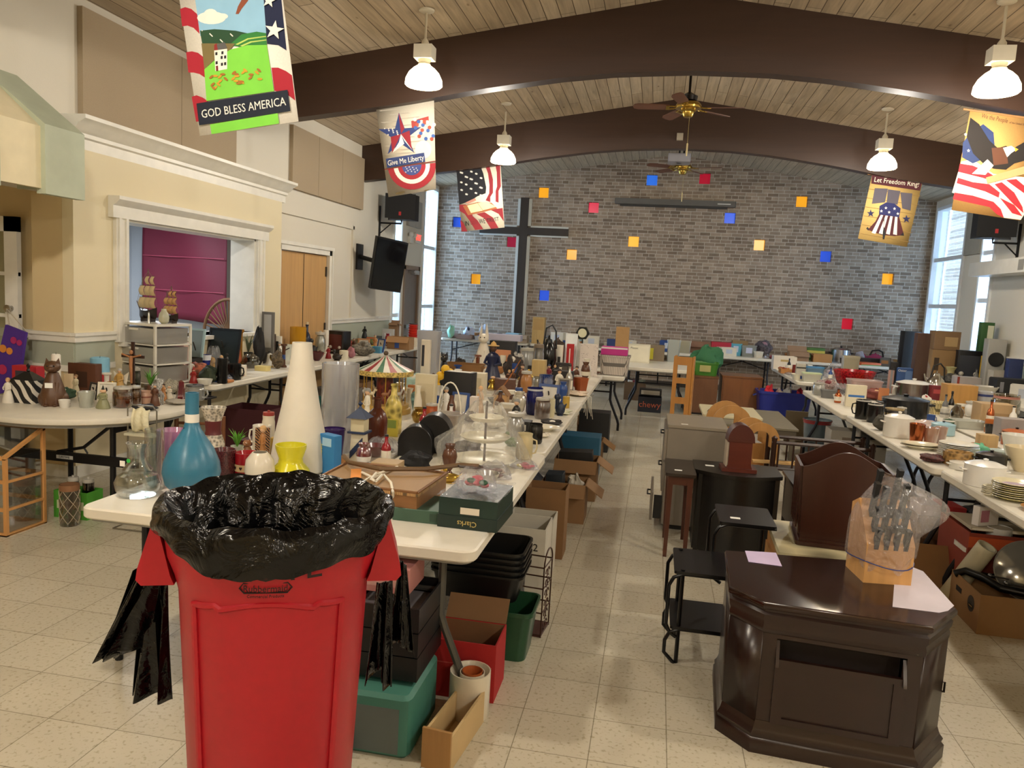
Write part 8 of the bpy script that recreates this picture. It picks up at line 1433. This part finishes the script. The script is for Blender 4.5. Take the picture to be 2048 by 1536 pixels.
# organic produce carton with lids, near right
q0,q1=onz(1952,1268,0),onz(2100,1284,0);t=thing('organic_carton','brown produce carton with round organic seals at the lower right','carton',(2.02,4.30,0),.0);cwid,cdep,ch=.62,.42,.22;kc=mat('8a673f',.8);a_=.008
MB().box(-cwid/2,cwid/2,-cdep/2,cdep/2,0,a_).box(-cwid/2,-cwid/2+a_,-cdep/2,cdep/2,a_,ch).box(cwid/2-a_,cwid/2,-cdep/2,cdep/2,a_,ch).box(-cwid/2+a_,cwid/2-a_,-cdep/2,-cdep/2+a_,a_,ch).box(-cwid/2+a_,cwid/2-a_,cdep/2-a_,cdep/2,a_,ch).build('carton_body',kc,t)
t.location=(q0.x+cwid/2,q0.y+cdep/2,.0005)
def seal(M,par):
 m=MB();m.T=M;m.lathe([(.036,0),(.045,0),(.045,.001),(.036,.001)],28).box(-.03,.03,-.022,-.004,0,.001);m.build('round_seal',mat('2a221c',.7),par)
 text_part('lettering','USDA',.014,mat('2a221c',.7),par,M@TR(0,.008,.0008));text_part('lettering','ORGANIC',.0105,mat('b09468',.7),par,M@TR(0,-.013,.0015))
seal(TR(-.02,-cdep/2-.001,.11)@FRONT,t);seal(TR(-cwid/2-.001,-.10,.13)@Matrix.Rotation(-PI/2,4,'Z')@FRONT,t)
m=MB();m.box(-cwid/2-.002,-cwid/2-.001,.04,.12,.13,.16);m.build('hand_hole',mat('120d09',.9),t);MB().box(-.06,.02,-cdep/2-.002,-cdep/2-.001,.0,.014).build('hand_slot',mat('120d09',.9),t)
ctr=t.location.copy()
m=MB();fl_=thing('carton_flap_board','raised brown cardboard flap behind the organic carton','cardboard',ctr+Vector((-.28,.40,0)));m.T=Matrix.Rotation(-.5,4,'X');m.box(-.16,.16,-.004,.004,.0,.30);m.build('board',kc,fl_)
# pan lids, griddle stand, roll and white plastic ware on the carton
def lid(loc,r,rx,ry,label,c='8a8880'):
 t=thing('pan_lid',label,'pan lid',loc);t.rotation_euler=(rx,ry,0);MB().lathe([(r,0),(r*.98,.012),(r*.7,.035),(r*.3,.05),(0,.053)],36).build('glass_dome',mat(c,.12,.6),t);MB().lathe([(r*1.02,-.003),(r*1.02,.006),(r*.97,.006),(r*.97,-.003)],36).build('rim',mat('9a988f',.3,.8),t);MB().lathe([(.01,.05),(.02,.07),(.022,.08),(0,.085)],14).build('lid_knob',mat('151515',.4),t);return t
lid(ctr+Vector((.03,.06,.30)),.17,1.05,-.5,'large domed steel pan lid standing in the organic carton')
lid(ctr+Vector((.14,-.10,.30)),.13,1.1,-.4,'second smaller steel pan lid in front of the large one')
t=thing('griddle_frame','black metal griddle frame with two bolts lying across the organic carton','griddle',ctr+Vector((-.27,.02,.215)));MB().tube([(-.05,.12,.0),(.0,.1,.03),(.06,.0,.03),(.10,-.12,.02),(.30,-.17,.01)],.022,10).tube([(-.02,.15,.0),(.2,.16,.0),(.36,.0,.0)],.014,8).build('tube_frame',mat('0e0e10',.3,.4),t)
for x,y in((.10,.03),(.14,-.08)):MB().tube([(x,y,.04),(x+.22,y-.05,.03)],.005,6).sph((x,y,.04),.012).build('bolt',mat('8a8a8c',.3,.9),t)
t=thing('paper_roll','cream translucent roll leaning above the organic carton','roll',ctr+Vector((-.30,.27,.02)));m=MB();m.T=Matrix.Rotation(.35,4,'Y')@Matrix.Rotation(.3,4,'X');m.lathe([(.055,.0),(.055,.42),(.045,.42),(.045,.0)],24);m.build('roll_wall',mat('bdb69c',.4),t)
put_on('tub',ctr+Vector((-.06,.36,0)),.34,.34,'white_food_tub','white plastic food processor parts behind the organic carton','kitchen parts','c9c6bc',None,dep=.6)
put_on('vessel',ctr+Vector((-.02,.36,.345)),.14,.12,'white_cup_part','white plastic cup standing on the food processor parts','cup','cfccc2',None,p='cyl')
put_on('lump',ctr+Vector((.32,.60,0)),.3,.30,'fruit_print_bag','green and red fruit printed bag under the nearest right table','bag','5a7a24','a02020',seed=310,mk='mottle',ms=12)
put_on('box',ctr+Vector((-.50,.62,0)),.05,.36,'orange_box','narrow bright orange box standing behind the knife block','box','c0441a',None,dep=3.)
# green box and netted glass vase by the round table
p_=onz(134,1040,0);put_on('carton',p_+Vector((0,.11,.0005)),.26,.19,'green_carton','lime green open box on the floor under the round table','box','4fa02e','c9cfa8',dep=.6,flaps=0,lab=(.1,.9,.35,.65),stuff=[('c4c9c4','glass_bottles','clear glass bottles standing in the lime green box','bottles'),('8a7a6a','brown_glassware','brown tinted glassware standing in the lime green box','glassware')])
while EXTRA:
 we,de,he,cols_,sd=EXTRA.pop()
 for i,sp_ in enumerate(cols_):q=put_on('jar',p_+Vector((-.05+.12*i,.12,.012)),.08,.27,sp_[1],sp_[2],sp_[3],sp_[0],None,mk='glass')
p_=onz(133,1052,0);t=thing('netted_vase','clear glass vase with a rope net pattern in front of the lime green box','vase',p_+Vector((0,.03,.0005)));MB().lathe(prof('cyl',.12,.28),28).build('glass_wall',mat('c9b8a4',.05,0,'glass'),t);m=MB()
for k in range(6):
 for s in(-1,1):m.tube([(.062*math.cos(a),.062*math.sin(a),.02+.22*i/16)for i,a in[(i,k*PI/3+s*i*.16)for i in range(17)]],.0022,4)
m.build('rope_net',mat('a89c86',.8),t);MB().lathe([(.061,.24),(.063,.26),(.061,.28)],24).build('brown_rim',mat('8a6244',.4),t)

# settle: nudge neighbours on a table apart so that nothing interpenetrates
def extent(o):
 vs=[]
 def walk(q,M):
  if q.type=='MESH':vs.extend(M@v.co for v in q.data.vertices)
  for ch in q.children:walk(ch,M@ch.matrix_basis)
 walk(o,o.matrix_basis)
 return[min(v[i]for v in vs)for i in range(3)]+[max(v[i]for v in vs)for i in range(3)]
def settle():
 S=[o for o in COL.objects if o.parent is None and 'label' in o and o.location.z>.70 and o.location.z<1.3 and o.type in('MESH','EMPTY')and(o.children or o.type=='MESH')and o.name.split('.')[0]not in('felt_stocking','plastic_bag','fan_back_chair','lettered_sign','red_cloth')]
 E_=[extent(o)for o in S];n=len(S);D=[[0.,0.]for _ in S];fixed=[False]*n
 for i in range(n):
  if E_[i][2]>.765:
   fixed[i]=True;cx,cy=(E_[i][0]+E_[i][3])/2,(E_[i][1]+E_[i][4])/2
   for j in range(n):
    if j!=i and E_[j][0]<cx<E_[j][3]and E_[j][1]<cy<E_[j][4]and E_[j][5]<E_[i][2]+.03:fixed[j]=True
  if S[i].name.split('.')[0]in('folding_table','drawer_unit','ribbed_box','wooden_yoke','shoe_box','cake_stand','blue_bottle_vase','toy_carousel','white_cone_vase','price_sticker','dot_sticker','price_tag','glass_decanter','dinner_plate','stacked_plate','saucer','oval_plate','green_tray'):fixed[i]=True
 k=.86
 for it in range(60):
  for i in range(n):
   a=E_[i];ca=((a[0]+a[3])/2+D[i][0],(a[1]+a[4])/2+D[i][1]);ha=((a[3]-a[0])/2*k,(a[4]-a[1])/2*k)
   for j in range(i+1,n):
    b=E_[j]
    if a[2]>b[5]-.004 or b[2]>a[5]-.004 or(fixed[i]and fixed[j]):continue
    cb=((b[0]+b[3])/2+D[j][0],(b[1]+b[4])/2+D[j][1]);px=ha[0]+(b[3]-b[0])/2*k-abs(ca[0]-cb[0]);py=ha[1]+(b[4]-b[1])/2*k-abs(ca[1]-cb[1])
    if px<=0 or py<=0:continue
    ax=0 if px*1.7<py else 1;pen=(px,py)[ax]*.55;sg=1 if ca[ax]>=cb[ax]else-1;wi=0 if fixed[i]else(1 if fixed[j]else .5)
    D[i][ax]+=sg*pen*wi;D[j][ax]-=sg*pen*(1-wi)
    for q in(i,j):
     D[q][0]=max(-.07,min(.07,D[q][0]));D[q][1]=max(-.22,min(.22,D[q][1]))
    ca=((a[0]+a[3])/2+D[i][0],(a[1]+a[4])/2+D[i][1])
 for i,o in enumerate(S):
  if fixed[i]:continue
  x,y=o.location.x,o.location.y
  for x0,x1,y0,y1 in TABLES:
   if x0<=x<=x1 and y0<=y<=y1:hx,hy=(E_[i][3]-E_[i][0])/2,(E_[i][4]-E_[i][1])/2;nx,ny=x+D[i][0],y+D[i][1];nx=min(max(nx,x0+min(hx,.3)*.8),x1-min(hx,.3)*.5);o.location.x=nx;o.location.y=ny;break
  else:o.location.x+=D[i][0];o.location.y+=D[i][1]
settle();print('settled')

# the many small trinkets between the bigger goods
CN={'e2dac6':'cream','e9e6de':'white','5a3826':'brown','1a1917':'black','a8562e':'terracotta','b8953f':'golden','2c4a86':'blue','8e1f26':'dark red','5d7a45':'green','b9b6ae':'silver grey','c99a9a':'pink','b07a48':'tan','9fc3cf':'pale blue','d7c22e':'yellow','b5633a':'copper','6a6a68':'grey'}
FK={'vase':('vessel',['vase','flare','jug','bulb','hour'],(.06,.1),(.14,.26)),'bowl':('vessel',['bowl'],(.1,.17),(.05,.08)),'cup':('vessel',['tumbler','cyl'],(.06,.09),(.08,.12)),'goblet':('vessel',['goblet'],(.06,.08),(.12,.2)),'candlestick':('vessel',['pillar'],(.05,.08),(.15,.28)),'figurine':('fig',None,(.06,.1),(.12,.25)),'dog figurine':('animal',['dog'],(.09,.13),(.1,.16)),'bird figurine':('animal',['bird'],(.1,.14),(.08,.12)),'mug':('mug',None,(.07,.09),(.09,.11)),'lidded jar':('jar',['crock','ball'],(.07,.12),(.1,.19)),'bottle':('bottle',None,(.05,.08),(.15,.26)),'box':('box',None,(.09,.18),(.06,.17)),'picture frame':('frame',None,(.12,.18),(.14,.22)),'candle':('candle',None,(.05,.08),(.08,.16)),'urn':('vessel',['urn'],(.08,.12),(.14,.22)),'pot with lid':('pot',None,(.16,.24),(.1,.15)),'kettle':('kettle',None,(.15,.18),(.16,.2)),'plastic tub':('tub',None,(.16,.26),(.08,.14)),'carton':('carton',None,(.26,.38),(.16,.26)),'plate':('plate',None,(.16,.24),(.015,.025)),'bell':('vessel',['bell'],(.06,.08),(.08,.12))}
KEEP=[(extent(o),o)for o in COL.objects if o.parent is None and 'label' in o and o.type in('MESH','EMPTY')and(o.children or o.type=='MESH')]
KEEP=[k for k in KEEP if k[0][2]>.6 and k[0][2]<1.4]
LABELS={o['label']for o in COL.objects if 'label' in o}
RF=random.Random(77)
def fill(x0,x1,y0,y1,n,kinds,cols,where,big=1.):
 c=0
 for _ in range(n*14):
  if c>=n:break
  kn=RF.choice(kinds);kd,ps,ws,hs=FK[kn];w,h=RF.uniform(*ws)*big,RF.uniform(*hs)*big;x,y=RF.uniform(x0,x1),RF.uniform(y0,y1);d=w*(.7 if kd in('box','tub','carton')else 1.)
  r,q=w*.5,d*.5
  if kd in('pot','kettle','mug'):r=w*.66
  if any(e[0]<x+r and e[3]>x-r and e[1]<y+q and e[4]>y-q and e[2]<.742+h for e,o in KEEP if o.name.split('.')[0]!='folding_table' and o.name.split('.')[0]!='round_table'):continue
  ch=RF.choice(cols);near=min((k for k in KEEP if 'table' not in k[1].name and k[0][5]-k[0][2]>.08 and len(k[1]['label'].split())>3 and not k[1].get('filler')),key=lambda k:((k[0][0]+k[0][3])/2-x)**2+((k[0][1]+k[0][4])/2-y)**2,default=None)
  nm=near[1].name.split('.')[0].replace('_',' ')if near else where;dx=x-(near[0][0]+near[0][3])/2 if near else 0;dy=y-(near[0][1]+near[0][4])/2 if near else 0
  rel=('left of' if dx<0 else 'right of')if abs(dx)>abs(dy)else('in front of' if dy<0 else 'behind')
  lb='small %s %s %s the %s'%(CN[ch],kn,rel,nm)
  if lb in LABELS:lb='little %s %s %s the %s, %s'%(CN[ch],kn,rel,nm,where)
  if lb in LABELS or len(lb.split())>16:continue
  LABELS.add(lb);o_={'seed':c,'sp':(ps or[''])[0]}if kd=='animal' else{'seed':c,'p':RF.choice(ps)if ps else 'cyl'}
  if kd=='mug':o_.pop('p')
  if kd=='carton':o_['flaps']=RF.choice((0,1,3))
  if kd in('vessel','jar')and RF.random()<.25:o_['mk']='tint'
  if CN[ch]in('silver grey','copper','golden')and kd!='box':o_['me']=.8;o_['ro']=.22
  c2=None
  if kd=='fig':c2=RF.choice(['3a2418','c9a06a','8a8a86'])
  elif kd=='box':c2=RF.choice(cols);o_['lab']=(.15,.85,.3,.7);o_['dep']=.7
  elif kd=='carton':c2='c4cbd8';o_['lab']=(.3,.7,.3,.8)
  elif kd=='vessel' and RF.random()<.35 and ps[0]not in('goblet','bell','bowl'):c2=RF.choice(cols);o_['band']=(.35,.55)
  t=make(kd,w,h,d,ch,c2,o_,kn.replace(' ','_').replace('picture_frame','framed_photo'),lb,kn.split(' ')[-1]if kn not in('picture frame','pot with lid')else kn.split(' ')[0]);t.location=(x,y,.7415);t.rotation_euler=(0,0,RF.uniform(-.5,.5));KEEP.append((extent(t),t));c+=1
  t['filler']=1
DK=['vase','bowl','cup','goblet','candlestick','figurine','figurine','dog figurine','bird figurine','lidded jar','bottle','box','candle','urn','bell','picture frame']
DC=['e2dac6','e2dac6','e9e6de','5a3826','5a3826','1a1917','a8562e','b8953f','2c4a86','8e1f26','5d7a45','b9b6ae','b07a48']
KK=['bowl','cup','mug','lidded jar','pot with lid','plastic tub','plate','box','kettle','bottle']
KC=['e2dac6','e9e6de','e9e6de','b9b6ae','b9b6ae','1a1917','8e1f26','2c4a86','b5633a','b07a48','9fc3cf','6a6a68']
fill(-2.05,-.72,3.6,4.5,16,DK,DC,'near end of the middle run',.9)
fill(-2.1,-.72,4.7,7.1,42,DK,DC,'middle stretch of the aisle tables',1.05)
fill(-2.1,-.72,7.2,9.7,36,DK,DC,'far stretch of the aisle tables',1.2)
fill(-4.15,-3.5,4.85,5.45,12,DK,DC,'on the round table',.8)
fill(-4.45,-3.95,6.4,13.0,34,DK,DC,'on the left wall tables')
fill(1.95,2.5,3.2,9.7,22,KK,KC,'along the right aisle edge',.9)
fill(2.75,3.35,4.6,10.2,28,KK,KC,'on the outer right tables')
fill(2.0,2.6,11.0,13.2,8,KK+['carton'],KC,'on the table beyond the blue tub')
fill(4.25,4.85,8.4,12.6,12,KK+['carton'],KC,'against the right wall')
fill(-4.1,2.2,15.45,15.85,20,['carton','plastic tub','box','carton'],['b07a48','6a6a68','9fc3cf','e2dac6','b07a48','2c4a86'],'by the brick wall')
fill(2.6,4.75,15.45,15.85,8,['carton','plastic tub','box','carton'],['b07a48','6a6a68','e2dac6','b07a48'],'by the brick wall, right')
for k in KEEP:
 if k[1].get('filler'):del k[1]['filler']
print('fillers',sum(1 for k in KEEP))
